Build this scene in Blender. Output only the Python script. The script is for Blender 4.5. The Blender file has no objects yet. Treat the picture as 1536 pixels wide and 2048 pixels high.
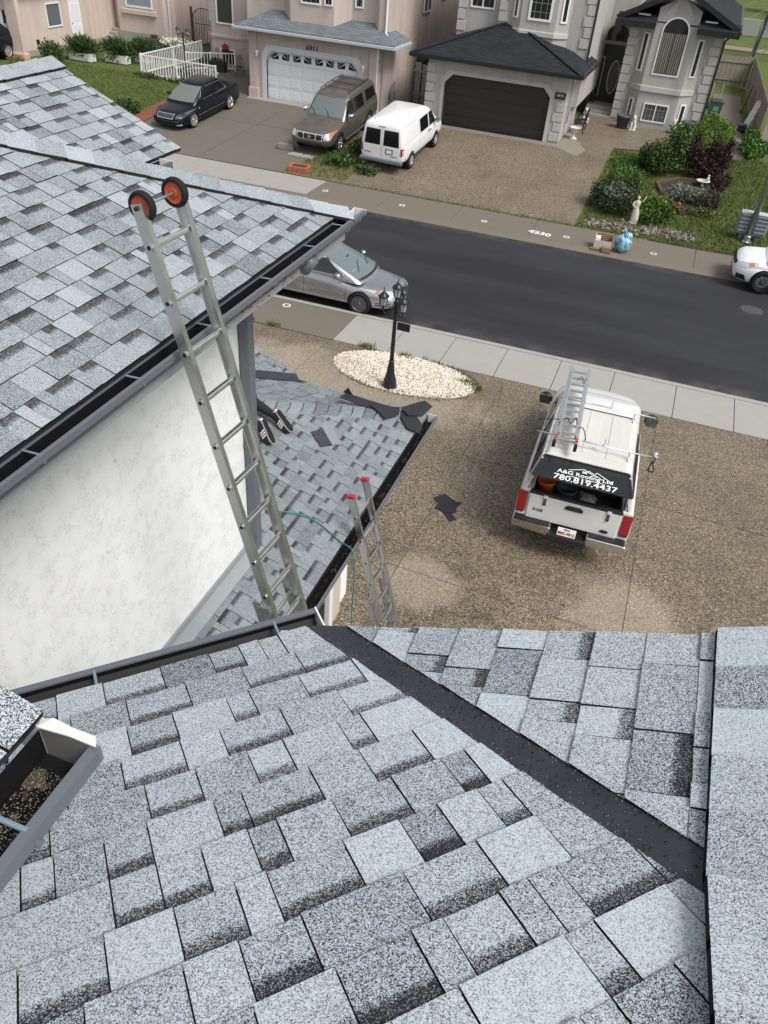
import bpy, bmesh, math, random
import numpy as np
from mathutils import Vector, Matrix
from mathutils.bvhtree import BVHTree
random.seed(7)
SC = bpy.context.scene
COL = SC.collection
R = math.radians
# ------------------------------------------------------------------ camera
CAM_H = 9.4
_p, _r, _y = R(39.0692), R(5.1812), R(17.46)
_f = Vector((-math.sin(_y)*math.cos(_p), math.cos(_y)*math.cos(_p), -math.sin(_p)))
_rt = Vector((math.cos(_y), math.sin(_y), 0)); _up = _rt.cross(_f)
_r2 = math.cos(_r)*_rt + math.sin(_r)*_up; _u2 = -math.sin(_r)*_rt + math.cos(_r)*_up
camd = bpy.data.cameras.new('camera'); cam = bpy.data.objects.new('camera', camd); COL.objects.link(cam)
camd.sensor_fit = 'VERTICAL'; camd.sensor_height = 24.0; camd.lens = 1538/2048*24.0
camd.clip_start = 0.05; camd.clip_end = 2000
cam.matrix_world = Matrix(((_r2.x, _u2.x, -_f.x, 0), (_r2.y, _u2.y, -_f.y, 0), (_r2.z, _u2.z, -_f.z, CAM_H), (0, 0, 0, 1)))
SC.camera = cam
def proj(p):
    d = Vector(p) - Vector((0, 0, CAM_H)); z = d.dot(_f)
    if z < .05: return None
    return (768 + 1538*d.dot(_r2)/z, 1024 - 1538*d.dot(_u2)/z)
# ------------------------------------------------------------------ sky, sun, exposure (overcast day)
SUN_EL, SUN_AZ = R(52), R(-24)       # azimuth measured from +X towards +Y
W = bpy.data.worlds.new('World'); SC.world = W; W.use_nodes = True
nt = W.node_tree; nt.nodes.clear()
sky = nt.nodes.new('ShaderNodeTexSky'); sky.sky_type = 'NISHITA'; sky.sun_disc = False
sky.sun_elevation = SUN_EL; sky.sun_rotation = math.pi/2 - SUN_AZ
sky.air_density = 1.0; sky.dust_density = 3.0; sky.ozone_density = 1.0
hs = nt.nodes.new('ShaderNodeHueSaturation'); hs.inputs['Saturation'].default_value = 0.24   # cloud cover greys the blue
bg = nt.nodes.new('ShaderNodeBackground'); bg.inputs['Strength'].default_value = 0.12
wo = nt.nodes.new('ShaderNodeOutputWorld')
nt.links.new(sky.outputs[0], hs.inputs['Color']); nt.links.new(hs.outputs[0], bg.inputs[0]); nt.links.new(bg.outputs[0], wo.inputs[0])
sund = bpy.data.lights.new('sun', 'SUN'); sun = bpy.data.objects.new('sun', sund); COL.objects.link(sun)
sund.energy = 1.7; sund.angle = R(20); sund.color = (1.0, .97, .93)
_sd = Vector((math.cos(SUN_EL)*math.cos(SUN_AZ), math.cos(SUN_EL)*math.sin(SUN_AZ), math.sin(SUN_EL)))
sun.rotation_euler = _sd.to_track_quat('Z', 'Y').to_euler()
vs = SC.view_settings; vs.view_transform = 'Standard'; vs.look = 'None'; vs.gamma = 1; vs.exposure = 0.62
try: vs.use_curve_mapping = False
except Exception: pass
# ------------------------------------------------------------------ materials
MATS = {}
def srgb(r, g, b):
    f = lambda c: ((c/255+.055)/1.055)**2.4 if c > 10 else c/255/12.92
    return (f(r), f(g), f(b))
def M(name, col=(.5, .5, .5), rough=.6, metal=0., spec=.5, coat=0., alpha=1., trans=0., emit=None):
    if name in MATS: return MATS[name]
    m = bpy.data.materials.new(name); m.use_nodes = True; b = m.node_tree.nodes['Principled BSDF']
    b.inputs['Base Color'].default_value = (*col, 1); b.inputs['Roughness'].default_value = rough
    b.inputs['Metallic'].default_value = metal; b.inputs['Specular IOR Level'].default_value = spec
    b.inputs['Coat Weight'].default_value = coat; b.inputs['Coat Roughness'].default_value = .08
    b.inputs['Transmission Weight'].default_value = trans; b.inputs['Alpha'].default_value = alpha
    MATS[name] = m; return m
class G:   # small node-graph helper
    def __init__(s, name, rough=.8, spec=.4):
        s.m = M(name, rough=rough, spec=spec); s.t = s.m.node_tree; s.b = s.t.nodes['Principled BSDF']
        s.pos = s.t.nodes.new('ShaderNodeNewGeometry').outputs['Position']
    def n(s, typ, **kw):
        x = s.t.nodes.new(typ)
        for k, v in kw.items(): setattr(x, k, v)
        return x
    def put(s, x, k, v):
        if isinstance(v, bpy.types.NodeSocket): s.t.links.new(v, x.inputs[k])
        elif isinstance(v, tuple) and len(v) == 3 and x.inputs[k].type == 'RGBA': x.inputs[k].default_value = (*v, 1)
        else: x.inputs[k].default_value = v
    def noise(s, scale, detail=3, rough=.55, vec=None, dist=0.):
        x = s.n('ShaderNodeTexNoise'); s.put(x, 'Vector', vec or s.pos); s.put(x, 'Scale', scale); s.put(x, 'Detail', detail); s.put(x, 'Roughness', rough); s.put(x, 'Distortion', dist)
        return x.outputs['Fac']
    def vor(s, scale, vec=None, feat='F1', out='Color'):
        x = s.n('ShaderNodeTexVoronoi', feature=feat); s.put(x, 'Vector', vec or s.pos); s.put(x, 'Scale', scale); return x.outputs[out]
    def ramp(s, fac, stops, mode='LINEAR'):
        x = s.n('ShaderNodeValToRGB'); x.color_ramp.interpolation = mode; e = x.color_ramp.elements
        while len(e) < len(stops): e.new(.5)
        for i, (p, c) in enumerate(stops):
            e[i].position = p; c = c if isinstance(c, tuple) else (c, c, c); e[i].color = (*c, 1)
        s.put(x, 'Fac', fac); return x.outputs['Color']
    def mix(s, fac, a, b, mode='MIX'):
        x = s.n('ShaderNodeMix', data_type='RGBA', blend_type=mode); s.put(x, 0, fac); s.put(x, 6, a); s.put(x, 7, b); return x.outputs[2]
    def math(s, op, a, b=0., c=0., clamp=False):
        x = s.n('ShaderNodeMath', operation=op, use_clamp=clamp); s.put(x, 0, a); s.put(x, 1, b); s.put(x, 2, c); return x.outputs[0]
    def sep(s, v=None):
        x = s.n('ShaderNodeSeparateXYZ'); s.put(x, 0, v or s.pos); return x.outputs
    def attr(s, name, out='Fac'):
        x = s.n('ShaderNodeAttribute', attribute_name=name); return x.outputs[out]
    def mapv(s, scale=(1, 1, 1), rot=(0, 0, 0), loc=(0, 0, 0)):
        x = s.n('ShaderNodeMapping'); s.put(x, 'Vector', s.pos); x.inputs['Scale'].default_value = scale; x.inputs['Rotation'].default_value = rot; x.inputs['Location'].default_value = loc
        return x.outputs[0]
    def bump(s, h, strength=.3, dist=.01):
        x = s.n('ShaderNodeBump'); s.put(x, 'Height', h); s.put(x, 'Strength', strength); s.put(x, 'Distance', dist); s.t.links.new(x.outputs[0], s.b.inputs['Normal'])
    def col(s, c): s.put(s.b, 'Base Color', c)
    def rough(s, c): s.put(s.b, 'Roughness', c)
def blob(g, cx, cy, rx, ry, soft=.35, wob=.25, sc=2.2):
    """0..1 mask: an uneven patch (dried or wet concrete) around a world point"""
    o = g.sep(); n = g.noise(sc, 4)
    dx = g.math('DIVIDE', g.math('SUBTRACT', o[0], cx), rx); dy = g.math('DIVIDE', g.math('SUBTRACT', o[1], cy), ry)
    d = g.math('SQRT', g.math('ADD', g.math('MULTIPLY', dx, dx), g.math('MULTIPLY', dy, dy)))
    d = g.math('ADD', d, g.math('MULTIPLY', g.math('SUBTRACT', n, .5), wob*4))
    return g.math('DIVIDE', g.math('SUBTRACT', 1.0, d), soft, clamp=True)
# --- shingles: coloured mineral granules, printed shadow band on the recessed tabs
def shingle_mat(name, dark=1.0, gain=1.0):
    g = G(name, rough=.93, spec=.25)
    v = g.vor(450); sx = g.sep(v); gran = g.math('ADD', g.math('MULTIPLY', sx[0], .74), g.math('MULTIPLY', g.noise(210, 2), .36))
    tone = g.attr('tone'); vf = g.attr('vf'); band = g.attr('band')
    edge = g.math('DIVIDE', g.math('SUBTRACT', g.math('ADD', vf, g.math('MULTIPLY', g.math('SUBTRACT', g.noise(70, 2), .5), .16)), .66), .15, clamp=True)
    bm = g.math('MULTIPLY', g.math('POWER', edge, .7), band)
    big = g.noise(1.7, 3); mid = g.noise(24, 3)
    sh = g.math('ADD', g.math('MULTIPLY', g.math('SUBTRACT', tone, .5), .40), g.math('ADD', g.math('MULTIPLY', g.math('SUBTRACT', big, .5), .20), g.math('MULTIPLY', g.math('SUBTRACT', mid, .5), .16)))
    gran = g.math('ADD', gran, sh); gran = g.math('SUBTRACT', gran, g.math('MULTIPLY', bm, .46*dark))
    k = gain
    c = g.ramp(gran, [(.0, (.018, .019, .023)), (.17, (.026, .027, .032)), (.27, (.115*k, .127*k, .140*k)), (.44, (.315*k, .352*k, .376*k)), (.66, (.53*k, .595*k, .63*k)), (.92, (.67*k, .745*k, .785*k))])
    g.col(c); g.bump(gran, .45, .003); return g.m
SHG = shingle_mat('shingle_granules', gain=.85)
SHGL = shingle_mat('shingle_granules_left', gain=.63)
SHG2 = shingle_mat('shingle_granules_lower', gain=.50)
def membrane():
    g = G('black_membrane', rough=.42, spec=.5)
    n = g.noise(9, 4); c = g.ramp(n, [(.3, (.022, .024, .030)), (.7, (.036, .038, .046))]); g.col(c)
    d = g.vor(70, out='Distance'); h = g.ramp(d, [(.0, 1.), (.30, .75), (.36, 0.)])
    keep = g.ramp(g.sep(g.vor(70))[0], [(.42, 0.), (.43, 1.)], 'CONSTANT')
    hh = g.math('MULTIPLY', h, keep); g.bump(hh, 1., .008)
    g.rough(g.math('SUBTRACT', .5, g.math('MULTIPLY', hh, .35))); return g.m
MEMB = membrane()
def stucco(name, c1, c2, marks=0., bscale=38, bstr=.35, bd=.006):
    g = G(name, rough=.9, spec=.25)
    n = g.noise(1.3, 4); c = g.mix(n, c1, c2)
    st = g.noise(2.2, 4, .6, vec=g.mapv((1, 1, .12))); c = g.mix(1., c, g.ramp(st, [(.30, .82 if not marks else .93), (.55, 1.)]), 'MULTIPLY')
    w = g.noise(bscale, 5, .62, dist=1.2)
    if marks:
        # trowel drag marks: short dark pits, running in loose clusters
        a = g.noise(40, 2, .5, vec=g.mapv((1, 1.1, .85)), dist=3.0); line = g.math('ABSOLUTE', g.math('SUBTRACT', a, .5))
        line = g.math('SUBTRACT', 1., g.math('DIVIDE', line, .034), clamp=True)
        gate = g.ramp(g.noise(7.5, 3, .6), [(.46, 0.), (.56, 1.)]); gate2 = g.ramp(g.noise(46, 2), [(.45, 0.), (.51, 1.)])
        mk = g.math('MULTIPLY', line, g.math('MULTIPLY', gate, gate2))
        c = g.mix(g.math('MULTIPLY', mk, marks), c, (.07, .055, .042))
        w = g.math('SUBTRACT', g.math('MULTIPLY', w, .5), mk)
    g.col(c); g.bump(w, bstr, bd); return g.m
STUC_W = stucco('white_stucco', (.80, .805, .805), (.765, .77, .77), marks=.60, bscale=60, bstr=.4, bd=.005)
STUC_P = stucco('peach_stucco', (.51, .435, .39), (.45, .382, .342))
STUC_PK = stucco('pink_stucco', (.60, .495, .445), (.54, .445, .40))
STUC_G = stucco('grey_stucco', (.42, .407, .385), (.37, .36, .338))
STUC_GL = stucco('pale_trim_stucco', (.485, .472, .448), (.43, .42, .40))
def metal(name, c, rough, scr=.15):
    g = G(name, rough=rough); g.put(g.b, 'Metallic', 1.0)
    n = g.noise(14, 4, .6); g.col(g.mix(n, tuple(x*(1-scr) for x in c), c)); g.rough(g.ramp(n, [(.2, rough-.08), (.8, rough+.1)])); return g.m
ALU = metal('ladder_aluminium', (.70, .70, .69), .36)
ALUB = metal('bright_aluminium', (.80, .80, .80), .33)
STEEL = metal('galvanised_steel', (.55, .57, .6), .42)
CHROME = M('chrome', (.82, .82, .84), .12, 1.)
GUT = M('gutter_grey_paint', (.115, .125, .145), .42)
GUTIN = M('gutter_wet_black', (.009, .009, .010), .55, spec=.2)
WHITE = M('white_paint', (.78, .78, .77), .45)
WHITE2 = M('white_vinyl', (.70, .71, .73), .5)
BLACK = M('black_plastic', (.014, .014, .016), .45)
RUBBER = M('black_rubber', (.016, .016, .017), .8, spec=.2)
GLASS = M('dark_window_glass', (.012, .014, .016), .06, spec=.7)
GLASSB = M('pale_reflecting_glass', (.20, .26, .29), .08, spec=.8)
def aggregate(name):
    g = G(name, rough=.72, spec=.35)
    s = g.sep(g.vor(55))[0]; s2 = g.sep(g.vor(120))[1]; k = g.math('ADD', g.math('MULTIPLY', s, .65), g.math('MULTIPLY', s2, .35))
    c = g.ramp(k, [(.12, (.023, .018, .012)), (.32, (.083, .065, .043)), (.52, (.155, .122, .083)), (.72, (.255, .207, .146)), (.92, (.47, .41, .325))])
    big = g.noise(.55, 4, .6); c = g.mix(1., c, g.ramp(big, [(.3, .82), (.7, 1.12)]), 'MULTIPLY')
    oil = g.ramp(g.noise(.75, 5, .65), [(.60, 0.), (.70, .45)]); c = g.mix(oil, c, (.045, .035, .026))
    dry = None
    for b in ((-2.15, 8.9, .85, .8), (1.2, 9.5, 1.1, 1.25), (-6.2, 15.2, 4.2, 1.7)):
        k = blob(g, *b, soft=.40, wob=.26, sc=2.1); dry = k if dry is None else g.math('MAXIMUM', dry, k)
    c = g.mix(g.math('MULTIPLY', dry, .30), c, (.52, .45, .35)); 
    g.col(c); g.rough(g.math('ADD', .55, g.math('MULTIPLY', dry, .3))); g.bump(s, .55, .012); return g.m
AGG = aggregate('exposed_aggregate')
def concrete(name, c1, c2, wet=None):
    g = G(name, rough=.8, spec=.35)
    n = g.noise(2.2, 5, .6); f = g.noise(60, 3); c = g.mix(n, c1, c2); c = g.mix(.35, c, g.mix(f, c1, c2))
    if wet:
        k = None
        for b in wet[1]:
            q = blob(g, *b, soft=.3, wob=.3, sc=.9); k = q if k is None else g.math('MAXIMUM', k, q)
        c = g.mix(k, c, wet[0])
    g.col(c); g.bump(f, .25, .004); return g.m
CONC = concrete('pale_concrete', (.34, .33, .305), (.27, .26, .235))
CONCW = concrete('wet_concrete', (.172, .150, .120), (.135, .117, .093))
CONCD = concrete('damp_driveway_concrete', (.155, .138, .112), (.115, .102, .082))
CONCN = concrete('sidewalk_concrete', (.36, .35, .325), (.28, .27, .25))
def asphalt():
    g = G('fresh_asphalt', rough=.78, spec=.3)
    f = g.noise(90, 2); n = g.noise(.5, 3, vec=g.mapv((.25, 1.6, 1))); c = g.ramp(f, [(.3, (.019, .0195, .0225)), (.7, (.030, .0305, .0345))])
    c = g.mix(1., c, g.ramp(n, [(.35, .78), (.65, 1.20)]), 'MULTIPLY')
    o = g.sep(); u = g.math('SUBTRACT', o[1], g.math('MULTIPLY', o[0], .022)); d = g.math('MINIMUM', g.math('SUBTRACT', u, 19.42), g.math('SUBTRACT', 27.73, u))
    dust = g.math('MULTIPLY', g.math('SUBTRACT', 1., g.math('DIVIDE', d, .55), clamp=True), g.ramp(g.noise(1.4, 5, .65), [(.42, 0.), (.62, .6)]))
    spl = g.ramp(g.noise(.42, 5, .7), [(.60, 0.), (.66, .35)]); c = g.mix(g.math('MAXIMUM', g.math('MULTIPLY', dust, .7), 0.), c, (.13, .12, .105)); c = g.mix(spl, c, (.018, .018, .02)); g.col(c); g.bump(f, .3, .004); return g.m
ASPH = asphalt()
def grass():
    g = G('lawn_grass', rough=.9, spec=.15)
    f = g.noise(26, 4, .7); n = g.noise(.6, 4, .6); c = g.ramp(f, [(.25, (.042, .064, .016)), (.5, (.085, .118, .030)), (.75, (.14, .17, .052))])
    c = g.mix(g.ramp(n, [(.45, 0.), (.72, .75)]), c, (.125, .125, .045)); g.col(c); g.bump(f, .6, .03); return g.m
GRASS = grass()
SOIL = concrete('bed_soil', (.055, .042, .03), (.03, .024, .018))
WOODG = concrete('weathered_wood', (.26, .235, .20), (.18, .16, .135))
BRICK = concrete('red_brick', (.24, .075, .05), (.17, .055, .04))
# ------------------------------------------------------------------ mesh helpers
class MB:
    def __init__(s): s.v = []; s.f = []; s.mi = []; s.cur = 0
    def add(s, vs, fs):
        b = len(s.v); s.v += [tuple(x) for x in vs]; s.f += [tuple(i+b for i in f) for f in fs]; s.mi += [s.cur]*len(fs); return s
    def hexa(s, c):   # 8 corners: bottom 0-3 ccw, top 4-7
        return s.add(c, [(3, 2, 1, 0), (4, 5, 6, 7), (0, 1, 5, 4), (1, 2, 6, 5), (2, 3, 7, 6), (3, 0, 4, 7)])
    def box(s, x0, x1, y0, y1, z0, z1):
        return s.hexa([(x0, y0, z0), (x1, y0, z0), (x1, y1, z0), (x0, y1, z0), (x0, y0, z1), (x1, y0, z1), (x1, y1, z1), (x0, y1, z1)])
    def obox(s, c, ax, ay, az):   # oriented box: centre and three half-axis vectors
        c, ax, ay, az = Vector(c), Vector(ax), Vector(ay), Vector(az)
        return s.hexa([c-ax-ay-az, c+ax-ay-az, c+ax+ay-az, c-ax+ay-az, c-ax-ay+az, c+ax-ay+az, c+ax+ay+az, c-ax+ay+az])
    def bar(s, a, b, w, h, up=(0, 0, 1)):
        a, b = Vector(a), Vector(b); d = (b-a); L = d.length; d.normalize(); u = Vector(up)
        sd = d.cross(u)
        if sd.length < 1e-4: sd = d.cross(Vector((1, 0, 0)))
        sd.normalize(); u = sd.cross(d)
        return s.obox((a+b)/2, d*L/2, sd*w/2, u*h/2)
    def tube(s, pts, r, n=8, cap=True):
        pts = [Vector(p) for p in pts]; rr = r if isinstance(r, (list, tuple)) else [r]*len(pts); base = len(s.v); ref = None; vs = []
        for i, p in enumerate(pts):
            d = (pts[min(i+1, len(pts)-1)] - pts[max(i-1, 0)]).normalized()
            if ref is None:
                ref = d.orthogonal().normalized()
            ref = (ref - d*ref.dot(d)).normalized(); b2 = d.cross(ref)
            for k in range(n):
                a = 2*math.pi*k/n; vs.append(p + (ref*math.cos(a) + b2*math.sin(a))*rr[i])
        fs = []
        for i in range(len(pts)-1):
            for k in range(n): fs.append((i*n+k, i*n+(k+1) % n, (i+1)*n+(k+1) % n, (i+1)*n+k))
        if cap: fs.append(tuple(range(n))[::-1]); fs.append(tuple((len(pts)-1)*n+k for k in range(n)))
        return s.add(vs, fs)
    def cyl(s, a, b, r, n=16, r2=None): return s.tube([a, b], [r, r if r2 is None else r2], n)
    def lathe(s, prof, c=(0, 0, 0), n=16, ax='Z', ring=False):
        vs = []; c = Vector(c)
        for r, z in prof:
            for k in range(n):
                a = 2*math.pi*k/n; x, y = r*math.cos(a), r*math.sin(a)
                vs.append(c + (Vector((x, y, z)) if ax == 'Z' else Vector((x, z, y)) if ax == 'Y' else Vector((z, x, y))))
        fs = [(i*n+k, i*n+(k+1) % n, (i+1)*n+(k+1) % n, (i+1)*n+k) for i in range(len(prof)-1) for k in range(n)]
        m = len(prof)-1
        if ring: fs += [(m*n+k, m*n+(k+1) % n, (k+1) % n, k) for k in range(n)]
        else: fs.append(tuple(range(n))[::-1]); fs.append(tuple(m*n+k for k in range(n)))
        return s.add(vs, fs)
    def prism(s, poly, h, up):   # 3D polygon swept by vector
        up = Vector(up)*h; n = len(poly); a = [Vector(p) for p in poly]; b = [p+up for p in a]
        return s.add(a+b, [tuple(range(n))[::-1], tuple(range(n, 2*n))] + [(i, (i+1) % n, n+(i+1) % n, n+i) for i in range(n)])
    def poly(s, pts): return s.add(pts, [tuple(range(len(pts)))])
    def blob(s, c, r, seed=0, jit=.12, sub=1):
        bm = bmesh.new(); bmesh.ops.create_icosphere(bm, subdivisions=sub, radius=1.); rn = random.Random(seed)
        vs = []
        for v in bm.verts:
            k = 1+rn.uniform(-jit, jit); vs.append((c[0]+v.co.x*r[0]*k, c[1]+v.co.y*r[1]*k, c[2]+v.co.z*r[2]*k))
        fs = [tuple(x.index for x in f.verts) for f in bm.faces]; bm.free(); return s.add(vs, fs)
    def mesh(s, name, mats):
        me = bpy.data.meshes.new(name); me.from_pydata(s.v, [], s.f)
        for m in (mats if isinstance(mats, (list, tuple)) else [mats]): me.materials.append(m)
        if any(s.mi): me.polygons.foreach_set('material_index', s.mi)
        bm = bmesh.new(); bm.from_mesh(me); bmesh.ops.recalc_face_normals(bm, faces=bm.faces); bm.to_mesh(me); bm.free()
        return me
    def build(s, name, mats, parent=None, bevel=0., smooth=False, seg=2, **tags):
        me = s.mesh(name, mats)
        if smooth:
            me.polygons.foreach_set('use_smooth', [True]*len(me.polygons))
        o = bpy.data.objects.new(name, me); COL.objects.link(o)
        if parent: o.parent = parent
        if bevel:
            b = o.modifiers.new('bevel', 'BEVEL'); b.width = bevel; b.segments = seg; b.limit_method = 'ANGLE'; b.angle_limit = R(35)
        if smooth == 'auto':
            try: me.shade_auto_smooth(angle=R(40))
            except Exception: pass
            for e in me.edges: pass
        for k, v in tags.items(): o[k] = v
        return o
def tag(o, label=None, category=None, group=None, kind=None):
    for k, v in (('label', label), ('category', category), ('group', group), ('kind', kind)):
        if v: o[k] = v
    return o
def thing(name, label, cat, loc=(0, 0, 0), rz=0., group=None):
    o = bpy.data.objects.new(name, None); COL.objects.link(o); o.empty_display_size = .2
    o.location = loc; o.rotation_euler = (0, 0, rz); return tag(o, label, cat, group)
def copy_tree(o, parent=None):
    c = o.copy(); COL.objects.link(c); c.parent = parent
    for ch in list(o.children): copy_tree(ch, c)
    return c
def text_mesh(txt, size, depth=.004, bold=0.):
    cu = bpy.data.curves.new('lettering', 'FONT'); cu.body = txt; cu.size = size; cu.extrude = depth; cu.offset = bold; cu.align_x = 'CENTER'; cu.align_y = 'CENTER'
    cu.resolution_u = 3
    t = bpy.data.objects.new('lettering', cu); COL.objects.link(t); dg = bpy.context.evaluated_depsgraph_get()
    me = bpy.data.meshes.new_from_object(t.evaluated_get(dg)); bpy.data.objects.remove(t); bpy.data.curves.remove(cu); return me
def lettering(name, txt, size, O, U, V, mat, parent, depth=.004, bold=0., sx=1.):
    me = text_mesh(txt, size, depth, bold); U, V = Vector(U).normalized(), Vector(V).normalized(); N = U.cross(V)
    me.transform(Matrix(((U.x*sx, V.x, N.x, O[0]), (U.y*sx, V.y, N.y, O[1]), (U.z*sx, V.z, N.z, O[2]), (0, 0, 0, 1))))
    me.materials.clear(); me.materials.append(mat); o = bpy.data.objects.new(name, me); COL.objects.link(o); o.parent = parent; return o
# ------------------------------------------------------------------ ground profile (the street lies about 1.3 degrees askew)
SK = .022
ROADZ = -.09
def zu(u):
    if u < 17.37: return min(max((17.37-u)/9., 0), 1)*.6
    if u < 19.2: return 0.
    if u < 19.42: return ROADZ*(u-19.2)/.22
    if u < 27.73: return ROADZ
    if u < 27.95: return ROADZ*(27.95-u)/.22
    if u < 30.13: return 0.
    return min((u-30.13)/8., 1)*.85
def zt(x, y): return zu(y-SK*x)
def strip(name, x0, x1, us, mat, dz=0., nx=1, parent=None):
    mb = MB(); xs = [x0+(x1-x0)*i/nx for i in range(nx+1)]
    vs = [(x, u+SK*x, zu(u)+dz) for u in us for x in xs]; n = nx+1
    mb.add(vs, [(j*n+i, j*n+i+1, (j+1)*n+i+1, (j+1)*n+i) for j in range(len(us)-1) for i in range(nx)])
    o = mb.build(name, mat, parent); 
    if not parent: o['kind'] = 'structure'
    return o
def patch(name, poly, mat, dz=.006, parent=None, kind='structure'):
    """flat-laid sheet following the ground: polygon in x,y cut at the slope breaks"""
    bm = bmesh.new(); f = bm.faces.new([bm.verts.new((x, y, 0)) for x, y in poly])
    for u in (8.37, 17.37, 30.13, 38.13):
        bmesh.ops.bisect_plane(bm, geom=bm.verts[:]+bm.edges[:]+bm.faces[:], plane_co=(0, u, 0), plane_no=(-SK, 1, 0))
    for v in bm.verts: v.co.z = zt(v.co.x, v.co.y)+dz
    bmesh.ops.recalc_face_normals(bm, faces=bm.faces)
    if sum(q.normal.z for q in bm.faces) < 0: bmesh.ops.reverse_faces(bm, faces=bm.faces)
    me = bpy.data.meshes.new(name); bm.to_mesh(me); bm.free(); me.materials.append(mat)
    o = bpy.data.objects.new(name, me); COL.objects.link(o); o.parent = parent
    if kind: o['kind'] = kind
    return o
ground = strip('ground', -400, 400, [-60, 8.37, 17.37, 19.2, 19.42, 27.73, 27.95, 30.13, 38.13, 90, 700], GRASS, dz=-.03)
strip('road', -120, 120, [19.42, 27.73], ASPH, dz=-.004)
strip('kerb', -120, 120, [19.06, 19.2, 19.42], CONCN, dz=.004)
strip('far_kerb', -120, 120, [27.73, 27.95, 28.12], CONCW, dz=.004)
# sidewalks are laid as single slabs with open joints between them
def slabs(name, u0, u1, joints, matf):
    base = strip(name, joints[0], joints[-1], [u0, u1], SOIL, dz=-.012)
    for a, b in zip(joints[:-1], joints[1:]):
        mb = MB(); g = .008
        c = [(a+g, u0+SK*a), (b-g, u0+SK*b), (b-g, u1+SK*b), (a+g, u1+SK*a)]
        mb.hexa([(x, y, -.06) for x, y in c]+[(x, y, random.uniform(0, .004)) for x, y in c]); mb.build('slab', matf((a+b)/2), base, bevel=.006)
    return base
slabs('near_sidewalk', 17.39, 19.05, [-40, -30, -22, -16.5, -13, -10.05, -7.27, -5.75, -4.35, -2.9, -1.45, -.05, 1.52, 2.95, 4.4, 6, 8, 12, 30],
      lambda x: CONCW if -30 < x < -7.3 else CONCN)
slabs('far_sidewalk', 28.13, 30.11, [-60, -45, -36, -31, -27.5, -24.5, -21.6, -18.7, -15.8, -13.05, -10.2, -7.3, -4.35, -1.45, 1.45, 4.4, 7.3, 12, 40],
      lambda x: CONC if -28 < x < -13.1 else CONCW)
# near driveway: exposed aggregate with saw joints
def joint_lines(name, segs, mat, parent, w=.012, dz=.011):
    mb = MB()
    for a, b in segs:
        n = max(2, int((Vector(b)-Vector(a)).length/1.2)); pr = None
        for i in range(n+1):
            x = a[0]+(b[0]-a[0])*i/n; y = a[1]+(b[1]-a[1])*i/n; p = Vector((x, y, zt(x, y)+dz))
            if pr is not None: mb.bar(pr, p, w*.6, .003)
            pr = p
    return mb.build(name, mat, parent)
drive = patch('driveway', [(-14, 17.0), (-14, 1.5), (4.1, 1.5), (4.1, 17.42)], AGG, dz=.006)
DARKJ = M('joint_dark', (.05, .04, .03), .9)  # plain dark colour of the joint lines
joint_lines('saw_joint', [((-2.55, 16.95), (-2.55, 5)), ((1.2, 17), (1.2, 5)), ((-2.9, 9.15), (4, 9.0)), ((-2.9, 13.2), (4.1, 13.2)), ((-7.3, 17), (-7.3, 9))], DARKJ, drive)
patch('brick_border', [(3.72, 16.4), (4.6, 16.4), (4.6, 17.45), (3.72, 17.4)], BRICK, dz=.03)
# ------------------------------------------------------------------ shingled roof faces
def clip_poly(poly, a, b):
    """keep the part of poly left of the line a->b"""
    out = []; n = len(poly)
    def sd(p): return (b[0]-a[0])*(p[1]-a[1])-(b[1]-a[1])*(p[0]-a[0])
    for i in range(n):
        p, q = poly[i], poly[(i+1) % n]; sp, sq = sd(p), sd(q)
        if sp >= 0: out.append(p)
        if sp*sq < 0:
            t = sp/(sp-sq); out.append((p[0]+(q[0]-p[0])*t, p[1]+(q[1]-p[1])*t))
    return out
def area2(p): return abs(sum(p[i][0]*p[(i+1) % len(p)][1]-p[(i+1) % len(p)][0]*p[i][1] for i in range(len(p))))/2
BUTT = M('shingle_cut_edge', (.022, .023, .026), .95, spec=.1)
class Roof:
    """collects all shingles of one house; the largest in view become objects, the rest one mesh"""
    def __init__(s, root, mat): s.root = root; s.mat = mat; s.items = []
    def add(s, slope, verts, faces, tone, vf, band, ntop=1):
        mt = getattr(s, 'cur', None) or s.mat
        sc = 0.
        pp = [proj(v) for v in verts[:len(faces[0])]]
        if all(p is not None for p in pp) and any(-40 < p[0] < 1576 and -40 < p[1] < 2088 for p in pp): sc = area2(pp)
        s.items.append((sc, slope, verts, faces, tone, vf, band, ntop, mt))
    def mesh(s, name, its):
        V = []; F = []; T = []; VF = []; B = []; MI = []
        mts = []
        for it in its:
            if it[8] not in mts: mts.append(it[8])
        for sc, sl, vs, fs, t, vf, bd, nt_, mt in its:
            MI += [mts.index(mt)+1 if i < nt_ else 0 for i in range(len(fs))]
            b = len(V); V += vs; F += [tuple(i+b for i in f) for f in fs]; T += [t]*len(vs); VF += vf; B += [bd]*len(vs)
        me = bpy.data.meshes.new(name); me.from_pydata(V, [], F); me.materials.append(BUTT); [me.materials.append(q) for q in mts]; me.polygons.foreach_set('material_index', MI)
        for nm, dat in (('tone', T), ('vf', VF), ('band', B)):
            at = me.attributes.new(nm, 'FLOAT', 'POINT'); at.data.foreach_set('value', dat)
        return me
    def finish(s, cap=300):
        s.items.sort(key=lambda i: -i[0])
        for it in s.items[:cap]:
            o = bpy.data.objects.new('shingle', s.mesh('shingle', [it])); COL.objects.link(o); o.parent = it[1]
        if s.items[cap:]:
            o = bpy.data.objects.new('shingles', s.mesh('shingles', s.items[cap:])); COL.objects.link(o); o.parent = s.root; o['kind'] = 'stuff'
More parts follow.
